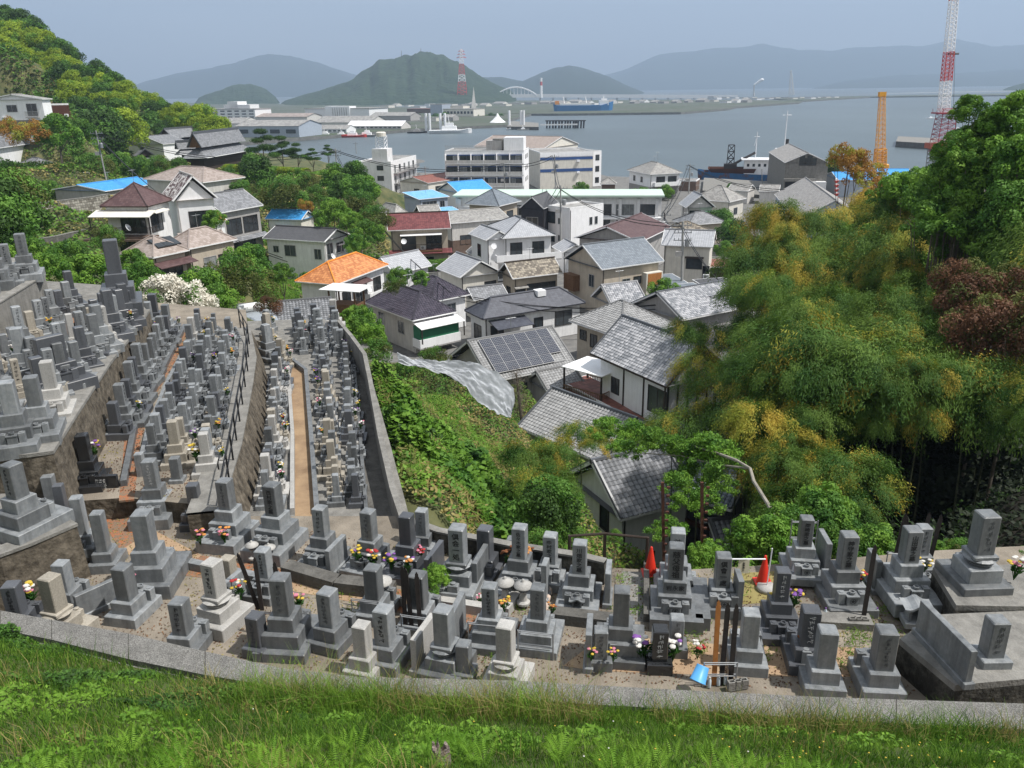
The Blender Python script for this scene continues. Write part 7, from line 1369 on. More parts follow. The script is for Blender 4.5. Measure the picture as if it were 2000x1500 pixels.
# silver tarpaulin draped on the bank
tp_ = [(775, 694), (805, 698), (840, 702), (880, 706), (930, 716), (975, 735), (1003, 760), (1006, 785), (1000, 812)]; lo_ = [(778, 704), (810, 718), (840, 726), (870, 735), (900, 752), (925, 780), (950, 800), (975, 815), (998, 818)]
V = []; n, m = 80, 26
for i in range(n+1):
    f = i/n*8; k = min(7, int(f)); g = f-k; a = np.array(tp_[k])*(1-g)+np.array(tp_[k+1])*g; b = np.array(lo_[k])*(1-g)+np.array(lo_[k+1])*g
    for j in range(m+1):
        q = a+(b-a)*j/m; z = 0; fold = 1.1*abs(float(fbm(i/7.+j/10., j/4.-i/10., 5, 3))-.5)+.9*(float(fbm(i/22., j/12., 2))-.5); V.append((q[0], q[1], fold))
i = np.arange(n)[:, None]*(m+1)+np.arange(m)[None, :]; Fq = np.stack([i, i+m+1, i+m+2, i+1], -1).reshape(-1, 4)
Q_ = np.array(V); D_ = np.array([ray(a, b) for a, b in Q_[:, :2]]); best = np.full(len(Q_), 62.)
for d in np.arange(62, 34, -.3):
    p = CAMP+D_*d; hit = p[:, 2] > ghf(p[:, 0], p[:, 1])+.15; best = np.where(hit & (best >= d+.29), d, best)
b_ = best.reshape(n+1, m+1)
for _ in range(14): q_ = np.pad(b_, 1, mode='edge'); b_ = (q_[1:-1, 1:-1]*2+q_[:-2, 1:-1]+q_[2:, 1:-1]+q_[1:-1, :-2]+q_[1:-1, 2:])/6
V = CAMP+D_*(b_.ravel()-.25)[:, None]; V[:, 2] += Q_[:, 2]*.45
o = npmesh('tarpaulin', np.array(V), Fq, mat('silver_tarp', (.40, .42, .45), .75, .2, .8, .5, 4, rnd=0), smooth=True); tag(o, 'crumpled silver tarpaulin draped over the bank beside the solar roof', 'tarpaulin')
# walls in the town and on the hillside
wall('stone_wall', 'masonry retaining wall of the hillside garden above the beige houses', 'wall', [(-60, 412), (40, 402), (110, 394), (180, 386), (214, 380)], 14.4, 11, .4, T['stonewall'], cap=.15, side=1, batter=.5)
wall('stone_wall', 'plain lower retaining wall under the grassy strip', 'wall', [(60, 470), (110, 462), (180, 446), (205, 440)], 11.6, 9., .3, G['concrete_dark'], cap=.1, side=1, batter=.1)
wall('stone_wall', 'irregular stone embankment under the four storey flats', 'wall', [(715, 385), (752, 384), (800, 377)], 5.6, 3.2, .4, T['stonewall'], side=1, batter=.4)
wall('stone_wall', 'ochre old wall on the slope below the hillside edge house', 'wall', [(-40, 335), (40, 333), (80, 327), (92, 345)], 15.4, 13.2, .3, G['granite_beige'], side=1)
wall('brick_wall', 'small red-brown brick wall on the hillside path', 'wall', [(92, 350), (125, 347)], 15., 13.4, .2, G['rust'], side=1)
wall('block_wall', 'cream block garden wall near the bamboo', 'wall', [(1392, 478), (1432, 478)], 5.2, 3.4, .15, T['block'], cap=.05, side=1)
wall('block_wall', 'grey block wall behind the cream gable house', 'wall', [(818, 535), (856, 532)], 5.8, 3.4, .15, T['block'], cap=.05, side=1)
railing('white railing along the hillside lane above the cemetery', [(145, 527), (190, 515), (236, 503)], 10.2, 1.0, 'white', 2., True, .03)
railing('white railing beside the small brick wall', [(126, 352), (176, 348)], 14.2, 1.1, 'white', 3., True, .04)
railing('white railing by the orange metal roof', [(410, 462), (450, 452)], 9.2, 1.1, 'white', 2., True, .04)
make_ground()
# ================================================================ vegetation
NR = np.random.default_rng(11)
def leaves(C, Nn, L_, Wd, droop=0., tang=None, fold=False):
    """rhombic leaf quads at C with normals Nn"""
    n = len(C); Nn = Nn/np.maximum(np.linalg.norm(Nn, axis=1, keepdims=True), 1e-6)
    r = NR.normal(size=(n, 3)) if tang is None else tang+NR.normal(size=(n, 3))*.35
    r[:, 2] -= droop; t = r-Nn*(r*Nn).sum(1, keepdims=True); t /= np.maximum(np.linalg.norm(t, axis=1, keepdims=True), 1e-6); b = np.cross(Nn, t)
    L_ = L_*NR.uniform(.7, 1.3, (n, 1)); Wd = Wd*NR.uniform(.7, 1.3, (n, 1))
    V = np.stack([C-t*L_*.5, C+b*Wd*.5, C+t*L_*.5, C-b*Wd*.5], 1).reshape(-1, 3); return V, np.arange(4*n).reshape(n, 4)
def sphere_dirs(n): d = NR.normal(size=(n, 3)); return d/np.linalg.norm(d, axis=1, keepdims=True)
def crown_mesh(name, lobes, n, L_, Wd, M, M2=None, up=.25, shell=.72, droop=0., jit=.5, flat=1., mix=.3):
    lob = np.array(lobes, float); p = lob[:, 3]**2; k = NR.choice(len(lob), n, p=p/p.sum()); d = sphere_dirs(n); d[:, 2] += up; d /= np.linalg.norm(d, axis=1, keepdims=True)
    rr = lob[k, 3:4]*NR.uniform(shell, 1.06, (n, 1)); C = lob[k, :3]+d*rr*np.array([1, 1, flat]); V, Fq = leaves(C, d+NR.normal(size=(n, 3))*jit, L_, Wd, droop)
    o = npmesh(name, V, Fq, [M, M2 or M], mi=(NR.random(len(lob))[k] < mix).astype(int) if M2 else None); me = o.data; bpy.data.objects.remove(o); return me
def rlobes(n, R, Hh, r0, r1, z0=0., seed=0, bottom=.0):
    g = np.random.default_rng(seed); out = []
    for _ in range(n):
        a = g.random()*6.283; c = g.uniform(-.25+bottom, 1); q = math.sqrt(max(0, 1-c*c))*g.uniform(.55, 1); out.append((math.cos(a)*q*R, math.sin(a)*q*R, z0+c*Hh, g.uniform(r0, r1)))
    out.append((0, 0, z0+Hh*.2, R*.55)); return out
CR = {}
for s in range(3):
    CR['lime', s] = crown_mesh('crown', rlobes(34, 3.6, 3.0, .9, 1.5, 0, s), 9000, .34, .2, G['lf_lime'], G['lf_bright'], jit=.45, mix=.25)
    CR['dark', s] = crown_mesh('crown', rlobes(26, 3.4, 3.2, .9, 1.6, 0, s+5), 8000, .36, .2, G['lf_dark'], G['lf_mid'], jit=.5, mix=.45)
    CR['mid', s] = crown_mesh('crown', rlobes(34, 1.8, 1.5, .25, .6, 0, s+9), 6500, .17, .10, G['lf_mid'], G['lf_bright'], jit=.5, mix=.4)
    CR['olive', s] = crown_mesh('crown', rlobes(22, 1.7, 1.3, .4, .8, 0, s+12), 6000, .17, .09, G['lf_olive'], G['lf_mid'], jit=.5, mix=.4)
    CR['bright', s] = crown_mesh('crown', rlobes(42, 1.9, 1.6, .18, .5, 0, s+15), 7000, .20, .09, G['lf_bright'], G['lf_mid'], jit=.5, mix=.25)
CR['spray', 0] = crown_mesh('foliage', rlobes(18, 2.2, 1.0, .3, .8, 0, 91), 3600, .26, .10, G['lf_bright'], G['lf_mid'], shell=.1, jit=.8, flat=.6, mix=.45, droop=.3)
CR['orange', 0] = crown_mesh('crown', rlobes(22, 1.7, 1.5, .3, .6, 0, 30), 4200, .20, .08, G['lf_orange'], G['lf_bamboo_y'], mix=.4)
CR['brown', 0] = crown_mesh('crown', rlobes(26, 1.8, 1.5, .35, .7, 0, 31), 7000, .15, .08, G['lf_brown'], G['lf_olive'], mix=.25)
CR['cream', 0] = crown_mesh('blossom', rlobes(30, 1.7, 1.4, .25, .5, 0, 32), 5200, .16, .09, G['lf_cream'], G['lf_mid'], mix=.18)
CR['pine', 0] = crown_mesh('crown', [(math.cos(a)*q, math.sin(a)*q, z, r) for a, q, z, r in [(0, .9, 0, .8), (2, 1., .3, .8), (4, .9, .1, .8), (1, .5, .9, .7), (3.5, .6, 1.1, .7), (0, 0, 1.7, .7)]], 5000, .2, .05, G['lf_dark'], G['lf_mid'], flat=.38, shell=.5)
def bamboo_crown(key, M, M2, mix, seed, n=11000, R=1.9):
    g = np.random.default_rng(seed); V = []; k = 32; per = n//k; Cs = []; Ts = []; mi = []
    for j in range(k):   # drooping sprays
        a = g.random()*6.283; el = g.uniform(-.2, 1.2); o = np.array([math.cos(a)*math.cos(el), math.sin(a)*math.cos(el), math.sin(el)*.8])*R*g.uniform(.25, .75); out = np.array([math.cos(a), math.sin(a), .5]); t = g.random((per, 1))**.8; ln = R*g.uniform(.45, .8)
        c = o+out*t*ln+np.array([0, 0, -1])*(t**2)*ln*.95+g.normal(size=(per, 3))*.10*R*np.array([1, 1, .8]); Cs.append(c); Ts.append(np.tile(out*.5+np.array([0, 0, -.7]), (per, 1))); mi += [int(g.random() < mix)]*per
    C = np.concatenate(Cs); Tn = np.concatenate(Ts); Nn = C/R*.8+NR.normal(size=C.shape)*.4+np.array([0, 0, .55])
    V, Fq = leaves(C, Nn, .155, .034, tang=Tn); o = npmesh('foliage', V, Fq, [M, M2], mi=np.array(mi)); me = o.data; bpy.data.objects.remove(o); CR[key] = me
for s in range(3):
    bamboo_crown(('bg', s), G['lf_bamboo'], G['lf_bamboo_y'], .12, 40+s); bamboo_crown(('by', s), G['lf_bamboo_y'], G['lf_bamboo'], .3, 50+s); bamboo_crown(('bm', s), G['lf_bamboo'], G['lf_bamboo_y'], .45, 60+s)
def mob(name, me, parent=None, loc=(0, 0, 0), sc=1., rz=0.):
    o = bpy.data.objects.new(name, me); COL.objects.link(o); o.parent = parent; o.location = [float(a) for a in loc]; o.scale = (sc, sc, sc) if isinstance(sc, (int, float)) else sc; o.rotation_euler.z = rz; return o
R6 = random.Random(21)
def march(px, py):
    for d in np.arange(16, 300, .5):
        p = atd(px, py, d)
        if p[2] < ghf(p[0], p[1])[0]+.5: return float(d)
    return 300.
def tree(px, py, d, kind, sc, label, group=None, name='tree', cat='tree', zsc=1., ground=None, trunk=True):
    """px,py: crown centre, d: depth"""
    d = d or march(px, py); P = Vector(atd(px, py, d)); g = ghf(P.x, P.y)[0] if ground is None else ground; g = min(g, P.z-.5)
    t = thing(name, label, cat, (P.x, P.y, g-.1), 0, group); ks = [k for k in CR if k[0] == kind]; me = CR[R6.choice(ks)]; hz_ = P.z-g
    mob('crown', me, t, (0, 0, hz_), (sc, sc, sc*zsc), R6.random()*6.28)
    if trunk:
        mb = MB(); r = .09*sc*(2 if kind in ('lime', 'dark') else 1); mb.tube((0, 0, 0), (.1*sc, 0, hz_), r, r*.5, 7)
        for k in range(4): a = R6.random()*6.28; mb.tube((.05*sc, 0, hz_*.55), (math.cos(a)*1.1*sc, math.sin(a)*1.1*sc, hz_+.3*sc), r*.5, r*.2, 5)
        mb.build('trunk', G['bark'], t)
    return t
# ---- wooded hill, upper left
top = [(-80, 5), (0, 22), (60, 48), (100, 72), (130, 98), (165, 138), (200, 150), (262, 172), (280, 200), (330, 196), (380, 214), (418, 250)]
tx, ty = [p[0] for p in top], [p[1] for p in top]; LBL = {'lime': 'lime green hill tree', 'dark': 'dark evergreen hill tree'}
cnt = {}
HT = []
for y in range(20, 275, 17):
    for x in range(-70, 425, 27):
        x_ = x+R6.uniform(-9, 9); y_ = y+R6.uniform(-6, 6); yt = np.interp(x_, tx, ty)
        if y_ < yt+6 or y_ > (185 if x_ < 140 else 235 if x_ < 250 else 262): continue
        if x_ < 145 and y_ > 165: continue
        dk = (y_-yt) < 22 and x_ < 240 or (150 < x_ < 330 and y_ > 212)
        lime = not dk and R6.random() < .88
        HT.append((y_, x_, 'lime' if lime else 'dark', np.interp(y_, [20, 120, 200, 260], [262, 240, 225, 215])-x_*.02+ (x_ > 250)*25, (y-20)//17+1))
ro = {}
for y_, x_, kd, d, y_r in HT:
    cnt[kd] = cnt.get(kd, 0)+1; ro[y_r] = ro.get(y_r, 0)+1; tree(x_, y_, d, kd, R6.uniform(.85, 1.25)*d/230, f'{LBL[kd]}, {ORD[ro[y_r]-1]} from the view edge in the {ORD[y_r-1]} tier', 'trees of the wooded hill')
# ---- hillside gardens
GB = [(112, 272, 142, 'bright', 2.2, 'broad bright green tree between the hillside houses'), (155, 268, 165, 'mid', 1.9, 'green tree right of the broad bright hillside tree'), (60, 268, 138, 'orange', 1.7, 'orange-tinged shrubs under the plain white house'), (12, 255, 140, 'orange', 1.4, 'small orange shrub at the view edge'), (165, 300, 175, 'mid', 2.2, 'round green tree by the leaning utility pole'), (210, 290, 185, 'dark', 2., 'dark tree behind the leaning utility pole'), (235, 265, 200, 'lime', 1.6, 'little yellow-green tree before the wooded hill'),
      (150, 325, 160, 'olive', 2.2, 'olive shrub on the garden slope, broad'), (190, 335, 155, 'olive', 1.8, 'olive shrub below the utility pole transformer'), (235, 330, 160, 'mid', 1.7, 'green shrub left of the lowest temple roof'), (275, 335, 160, 'mid', 1.6, 'green shrub under the lowest temple roof'), (310, 332, 160, 'olive', 1.5, 'grey-green shrub under the small temple wing'), (350, 335, 158, 'olive', 1.4, 'low shrub below the main temple hall'), (30, 355, 150, 'olive', 1.9, 'dry olive vines on the ochre wall, broad'), (70, 360, 145, 'olive', 1.5, 'dry olive vines beside the brick wall'), (-5, 350, 140, 'mid', 2., 'green shrub at the view edge below the hillside edge house'), (25, 385, 130, 'olive', 1.5, 'olive bush on the path of the masonry wall'), (100, 378, 135, 'bright', 1.2, 'bright garden greens beside the brick wall'), (60, 378, 135, 'mid', 1.2, 'vegetable greens above the masonry wall'),
      (0, 440, 60, 'dark', .8, 'big dark tree at the view edge, upper part'), (-10, 480, 52, 'dark', .8, 'big dark tree at the view edge, lower part'), (20, 410, 62, 'olive', 1.6, 'yellowish crown top of the view edge tree'), (65, 510, 48, 'bright', .8, 'green tree behind the topmost graves'), (95, 535, 46, 'bright', .7, 'leafy shrub right of the topmost graves'), (182, 552, 50, 'bright', .95, 'fresh green round bush beyond the upper terrace'), (262, 520, 56, 'bright', .65, 'slender light green tree beside the towering monument'), (275, 555, 52, 'mid', .8, 'green bush below the slender light green tree'), (290, 580, 50, 'mid', .7, 'shrub between monument and white blossoms'),
      (328, 594, 48, 'cream', 1.1, 'creamy white blossoming bush'), (368, 597, 49, 'cream', 1.0, 'creamy white blossoming bush, the one further seaward'), (298, 600, 47, 'cream', .6, 'small cream blossoming spray beside the big one'), (395, 575, 55, 'mid', 1.0, 'dark green bush with white flowers by the beige wing'), (430, 595, 52, 'mid', .8, 'green bush beside the silver tank'), (415, 575, 55, 'cream', .35, 'tiny cream blossom patch on the dark bush'), (450, 545, 62, 'olive', 1.1, 'shrub in front of the arched porch roof'), (480, 520, 70, 'mid', 1.1, 'shrub at the corner of the white long house'), (490, 560, 62, 'olive', 1., 'tall shrub left of the green lot'), (550, 538, 90, 'bright', .8, 'small maple-like tree on the green lot'), (210, 470, 84, 'olive', .9, 'flat topped garden tree on the lane'), (140, 505, 82, 'mid', 1., 'shrub at the white lane railing'), (420, 435, 95, 'bright', .8, 'little pine-like tree beside the orange metal roof')]
for a in GB: tree(*a, cat='tree' if 'tree' in a[5] else 'bush', name='tree' if 'tree' in a[5] else 'bush', trunk='tree' in a[5] or 'bush' in a[5])
# ---- knoll with hedge and pines
for a in [(512, 292, 172, 'pine', 2.2, 'sculpted bright pine at the knoll edge'), (550, 300, 172, 'pine', 1.9, 'darker layered pine next to the sculpted one'), (580, 305, 170, 'pine', 1.4, 'third layered pine on the knoll'), (610, 310, 165, 'pine', 1.1, 'small pine before the workshop'), (640, 300, 175, 'pine', 1., 'small pine behind the knoll pole'), (500, 352, 150, 'dark', 1.1, 'round dark tree on the knoll slope'), (470, 370, 145, 'mid', 1., 'green bush on the knoll slope, temple side'), (445, 357, 150, 'olive', 1.4, 'yellowish rounded shrub below the hedge'), (560, 368, 145, 'olive', 1.2, 'olive shrub mid knoll'), (600, 360, 145, 'olive', 1.2, 'olive shrub mid knoll beside the pole'), (655, 352, 140, 'mid', 1.6, 'large green tree at the knoll pole'), (692, 352, 140, 'dark', .75, 'dark tree at the seaward end of the knoll'), (670, 375, 132, 'dark', .7, 'dark tree under the knoll pole'), (705, 385, 128, 'mid', 1.8, 'green tree above the stone embankment'), (615, 390, 128, 'olive', 1.2, 'green shrub under the knoll pole, inner side'), (560, 390, 125, 'olive', 1.7, 'reddish olive scrub on the knoll foot'), (520, 385, 128, 'olive', 1.5, 'olive scrub above the blue roofed hillside house'), (470, 385, 132, 'olive', 1.4, 'scrub behind the old timber house'), (595, 405, 122, 'orange', .8, 'rusty scrub patch on the knoll foot'),
          (650, 420, 112, 'bright', 1.3, 'bright green tree behind the white long house'), (690, 440, 110, 'bright', 1., 'bright green tree left of the maroon roof'), (632, 428, 115, 'mid', .9, 'green tree behind the blue roofed hillside house'), (700, 415, 118, 'olive', 1.6, 'olive tree on the slope above the maroon roof'), (715, 460, 108, 'mid', 1.2, 'shrub by the red low roof beside the maroon house'), (695, 480, 105, 'bright', .9, 'shrub behind the orange roof'), (735, 430, 112, 'olive', 1.2, 'shrub left of the maroon roof edge'), (782, 548, 88, 'mid', .8, 'green garden shrub above the violet tiles'), (822, 548, 88, 'bright', .6, 'lighter garden shrub beside the violet tiles'), (770, 560, 82, 'olive', .6, 'low shrub behind the violet roof ridge'),
          (690, 625, 62, 'bright', .6, 'leafy bush under the white shelter'), (712, 628, 60, 'mid', .7, 'green bush beside the white shelter post'), (700, 655, 52, 'mid', .75, 'fern-like shrub beyond the parapet end'), (722, 660, 50, 'bright', .55, 'banana-leaf shrub against the violet tiled house'), (735, 690, 45, 'olive', .5, 'dry shrub at the parapet bend'), (525, 600, 55, 'brown', .5, 'reddish shrub on the tiled roof edge'), (1250, 570, 100, 'bright', .9, 'light green garden bush by the mottled white verge'), (1298, 572, 95, 'mid', 1.0, 'round green bush beside the concrete pole'), (1260, 590, 92, 'olive', .5, 'yellow-green small bush near the mottled roof'), (1240, 450, 140, 'mid', .9, 'bush behind the brown slate roof'), (1370, 450, 150, 'pine', 1.4, 'cloud pruned garden pine among the hedges'), (1400, 452, 145, 'dark', 1., 'dark clipped garden tree'), (1415, 490, 125, 'mid', .9, 'bush by the cream block wall'), (1430, 470, 130, 'dark', .8, 'dark bush in the garden of the low tiled house'), (1250, 385, 190, 'mid', 1.3, 'bush at the corner of the seaside white house'), (1300, 378, 195, 'mid', 1.2, 'bush on the sea side of the school end'), (1430, 385, 200, 'bright', 1.7, 'green tree near the quay lamp'), (1400, 390, 190, 'mid', 1.4, 'dark green shrub beside the low pale shed'), (1622, 348, 215, 'dark', 1.15, 'dark pine in front of the tall warehouse'), (1135, 372, 205, 'bright', 1.2, 'small bright tree against the striped block'), (600, 545, 95, 'mid', .5, 'weed clump by the orange house'), (840, 515, 100, 'mid', .0001, 'x')]:
    if a[4] > .01: q_ = 'tree' in a[5] or 'pine' in a[5]; tree(*a, cat='tree' if q_ else 'bush', name='tree' if q_ else 'bush', trunk=q_)
def hedge(label, pts, z, wd, hh, M, M2, n=9000, L_=.16):
    P = [Vector(atz(a, b, z)) for a, b in pts]; O = P[0].copy(); seg = [(a-O, b-O) for a, b in zip(P[:-1], P[1:])]; Ls = np.array([(b-a).length for a, b in seg]); k = NR.choice(len(seg), n, p=Ls/Ls.sum()); A = np.array([s[0] for s in seg])[k]; B = np.array([s[1] for s in seg])[k]; d = (B-A)/np.linalg.norm(B-A, axis=1, keepdims=True); sd = np.stack([-d[:, 1], d[:, 0], 0*d[:, 0]], 1)
    f = NR.random((n, 1)); a = NR.random(n)*math.pi; C = A+(B-A)*f+sd*(np.cos(a)*wd/2)[:, None]; C[:, 2] -= hh*(1-np.abs(np.sin(a))**.35*NR.uniform(.5, 1, n)**.5); V, Fq = leaves(C, sd*np.cos(a)[:, None]+np.array([0, 0, 1])*np.sin(a)[:, None]+NR.normal(size=(n, 3))*.4, L_, L_*.55)
    t = thing('hedge', label, 'hedge', O); npmesh('foliage', V, Fq, [M, M2], t, mi=(fbm(C[:, 0]*.7, C[:, 1]*.7) > .5).astype(int)); mb = MB()
    for a_, b_ in seg: mb.bar(a_-Vector((0, 0, hh*.6)), b_-Vector((0, 0, hh*.6)), wd*.7, hh*.7)
    mb.build('core', G['soil_green'], t)
hedge('long clipped yellow-green hedge on the knoll', [(440, 320), (500, 322), (560, 326), (600, 328)], 14.5, 2., 1.6, G['lf_lime'], G['lf_bright'], 14000, .24); hedge('second clipped hedge bending down towards the knoll pole', [(605, 336), (640, 330), (690, 338)], 13.5, 2.4, 1.8, G['lf_bright'], G['lf_olive'], 12000, .24); hedge('dark green hedge behind the cream gable house', [(825, 508), (880, 504)], 5.6, 1.4, 1.6, G['lf_mid'], G['lf_bright'], 6000)
# far park trees
for k in range(22):
    x = 838+k*7.; tree(x+R6.uniform(-2, 2), 236+R6.uniform(-2, 2), 880, R6.choice(['mid', 'dark', 'bright']), 1.9 if k % 2 else 1.6, f'small tree, {ORD[k]} along the distant waterfront park', 'trees of the distant waterfront park', trunk=False, ground=2.)
# ---- bamboo grove
dep = lambda y: float(np.interp(y, [250, 400, 520, 650, 800, 1000], [62, 56, 46, 38, 31, 27]))
GP = [(1448, 470), (1500, 410), (1560, 425), (1640, 440), (1700, 400), (1770, 385), (1850, 360), (2060, 330), (2060, 780), (1930, 765), (1760, 735), (1660, 750), (1600, 850), (1530, 960), (1480, 900), (1440, 820), (1440, 740), (1475, 660), (1450, 560)]
def bamboo(x, y, d, key, sc, label, group='bamboos of the dark grove', lean=None, drop=2):
    P = Vector(atd(x, y, d)); lean = lean or R6.uniform(.5, 2.2); a = R6.random()*6.28; bx, by = P.x+abs(math.cos(a))*lean*.6, P.y-math.sin(a)*lean*.4; g = min(ghf(bx, by)[0], P.z-2.5)
    t = thing('bamboo', label, 'bamboo', (bx, by, g), 0, group); v = P-t.location; q = [Vector((v.x*f**2.2, v.y*f**2.2, v.z*f)) for f in (0, .2, .4, .6, .8, 1)]; mb = MB()
    for i in range(5): mb.tube(q[i], q[i+1], .05-.008*i, .05-.008*(i+1), 5)
    mb.build('culm', G['culm'], t); ks = [k for k in CR if k[0] == key]
    for i in range(drop): f = 1-.16*i; mob('foliage', CR[R6.choice(ks)], t, (v.x*f**2.2, v.y*f**2.2, v.z*f-.3*i), (sc*(1-.12*i),)*2+(sc*1.2,), R6.random()*6.28)
    return t
G['culm'] = mat('bamboo_culm', (.03, .035, .015), .6, .2, 4, rnd=.4, c2=(.10, .11, .06))
CN = {'bg': 'green', 'by': 'orange-yellow', 'bm': 'mixed green and yellow'}
bo = {y: 0 for y in range(415, 960, 37)}
nb = 0
for y in range(415, 960, 37):
    for x in range(1395, 2060, 46):
        x_ = x+R6.uniform(-16, 16)+(y//37 % 2)*23; y_ = y+R6.uniform(-12, 12)
        if y_ > 560 and x_ < 1700 and R6.random() < .3: continue
        if not inpoly(np.array([x_]), np.array([float(y_)]), GP)[0]: continue
        if 1830 < x_ and 520 < y_ < 720: continue
        yl = .6 if (1460 < x_ < 1850 and y_ < 560) else .25 if y_ < 760 else .12; r = R6.random(); key = 'by' if r < yl*.45 else 'bm' if r < yl*1.1 else 'bg'
        d = dep(y_)+R6.uniform(-5, 5)+(3 if x_ < 1500 else 0); bamboo(x_, y_, d, key, R6.uniform(.6, .92)*d/42, f'{CN[key]} bamboo head, {ORD[bo[y]]} from the houses in the {ORD[(y-415)//37]} grove tier'); bo[y] += 1; nb += 1
CR['deep', 0] = crown_mesh('foliage', rlobes(20, 2.4, 1.8, .6, 1.1, 0, 77), 6000, .3, .16, G['lf_painted_shade'], G['lf_dark'], mix=.12)  # near-black foliage whose colour stands in for deep shade
for k in range(44):  # shrubs added to fill the hollow with painted darkness
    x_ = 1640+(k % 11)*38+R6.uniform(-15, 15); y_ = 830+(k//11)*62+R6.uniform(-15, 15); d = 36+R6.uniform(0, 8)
    if 1640 < x_ and y_ > 800: tree(x_, y_, d, 'deep', R6.uniform(.8, 1.2), f'added shrub painted near-black as shade, {ORD[k % 11]} along the {ORD[k//11]} rank of the dark hollow', 'shrubs added as painted shade of the hollow', 'bush', 'bush', trunk=False)
# second, deeper layers that close the grove from above and behind
for k in range(46):
    wx, wy = R6.uniform(15, 52), R6.uniform(33, 66); g = ghf(wx, wy)[0]; z = R6.uniform(9, 12)
    if proj((wx, wy, g+z+2))[1] < 395 or wx < 11+wy*.15: continue
    px, py, d = proj((wx, wy, g+z)); bamboo(px, py, d, 'bg', R6.uniform(1.2, 1.6), f'green bamboo deep inside the dark grove, {ORD[k % 39]} of the {"inner" if k > 38 else "hidden"} ones', drop=2)
for a in [(1560, 690, 'bm', 1.2), (1600, 720, 'bg', 1.1), (1650, 715, 'bg', 1.2), (1700, 740, 'bg', 1.1), (1760, 690, 'bg', 1.1), (1800, 730, 'bm', 1.), (1880, 745, 'bg', 1.), (1960, 760, 'bg', 1.)]: bamboo(a[0], a[1], dep(a[1]+60), a[2], a[3], f'heavy drooping bamboo head over the dark hollow, {ORD[(a[0]-1550)//50]} from the houses')
for a in [(1345, 648, 50, 'bg', .7, 'pale green bamboo head beside the mottled roof'), (1395, 660, 50, 'bg', .8, 'bamboo head touching the mottled roof corner'), (1365, 720, 46, 'by', .8, 'orange bamboo spray before the mottled roof gable'), (1395, 770, 44, 'bm', .9, 'mixed bamboo spray before the black posts'), (1310, 830, 36, 'bg', .6, 'bamboo sprays over the deck foot'), (1360, 830, 35, 'bg', .75, 'bamboo sprays left of the arching branch'), (1130, 850, 35, 'bm', .5, 'yellow-green bamboo tuft above the long tiled roof'), (1080, 890, 32, 'bm', .55, 'yellow-green bamboo tuft at the weedy bank top'), (1050, 940, 29, 'bg', .5, 'bamboo clump in the weedy bank'), (1085, 950, 29, 'bg', .5, 'bamboo clump against the tiled house wall'), (1035, 900, 31, 'bg', .6, 'small bamboo clump on the bank'), (1560, 840, 33, 'bg', .8, 'upright green bamboo head before the hollow'), (1600, 950, 27, 'bm', .7, 'yellow bamboo fronds at the hollow edge'), (1650, 920, 27, 'bg', .7, 'green bamboo fronds at the hollow edge'), (1690, 960, 26, 'bm', .6, 'yellow tipped bamboo arching right of the hollow edge'), (1640, 1000, 25, 'bg', .6, 'low bamboo fronds behind the cemetery'), (1545, 1000, 26, 'bg', .6, 'low bamboo fronds beside the arching trunk'), (1590, 1040, 24, 'bm', .5, 'small bamboo fronds directly behind the graves'), (1500, 900, 31, 'bg', .9, 'dense bamboo left of the upright head'), (1460, 830, 34, 'bg', 1., 'dense bamboo over the fallen trunk')]:
    bamboo(*a, lean=.6, drop=1)
for a in [(1655, 320, 75, 'orange', 1.15, 'thin orange leaved tree rising before the blue quay shed'), (1690, 350, 74, 'orange', 1.0, 'orange leaved tree right of the thin one'), (1720, 400, 66, 'orange', 1.2, 'orange tree before the yellow crane'), (1890, 335, 40, 'bright', .8, 'fresh green tree top at the grove edge, lowest branch'), (1935, 275, 40, 'bright', .8, 'fresh green tree top at the grove edge, middle'), (1893, 222, 40, 'bright', .5, 'fresh green tree top at the grove edge, spire'), (1985, 245, 39, 'bright', .85, 'fresh green tree top cut by the view edge'), (1985, 330, 38, 'mid', .95, 'green tree below the fresh green tree top'), (1930, 370, 40, 'mid', .9, 'darker green branches under the fresh green tree'), (1790, 390, 52, 'bright', 1.1, 'bright green bush on the grove skyline'), (1750, 385, 54, 'bright', .9, 'bright green bush beside the orange tree on the skyline'), (1840, 400, 46, 'mid', 1.2, 'green tree on the grove skyline'), (1990, 420, 37, 'mid', .9, 'dark tree at the view edge of the grove'), (1700, 500, 50, 'bright', 1., 'fresh green maple within the yellow bamboo'), (1640, 470, 54, 'bright', .7, 'small fresh green crown within the yellow bamboo'), (1780, 520, 46, 'mid', .9, 'green tree in the middle of the grove'), (1850, 470, 42, 'bright', .9, 'green tree under the skyline of the grove'), (1960, 495, 38, 'mid', 1., 'deep green tree above the brown shrub'),
          (1900, 600, 34, 'brown', .85, 'brown withered shrub high in the grove'), (1965, 590, 34, 'brown', .85, 'brown withered shrub at the view edge'), (1930, 660, 32, 'brown', .9, 'lower brown withered shrub in the grove'), (1990, 660, 31, 'brown', .9, 'lowest brown withered shrub at the view edge'), (1880, 560, 35, 'brown', .7, 'small brown shrub beside the green bamboo head')]:
    tree(*a, cat='tree', name='tree')
for k, (x, y, s_) in enumerate([(1868, 300, .6), (1910, 300, .6), (1955, 310, .7), (1850, 345, .5), (1990, 290, .6), (1915, 255, .4), (1960, 225, .4), (1870, 375, .6), (1960, 360, .7), (2005, 370, .7), (1820, 440, .8), (1900, 430, .9), (1870, 420, .8)]): tree(x, y, 40, 'spray' if k % 3 else 'bright', s_*1.1, f'fresh green branch mass, {ORD[k]} of the tall tree at the grove edge', 'branch masses of the tall tree')
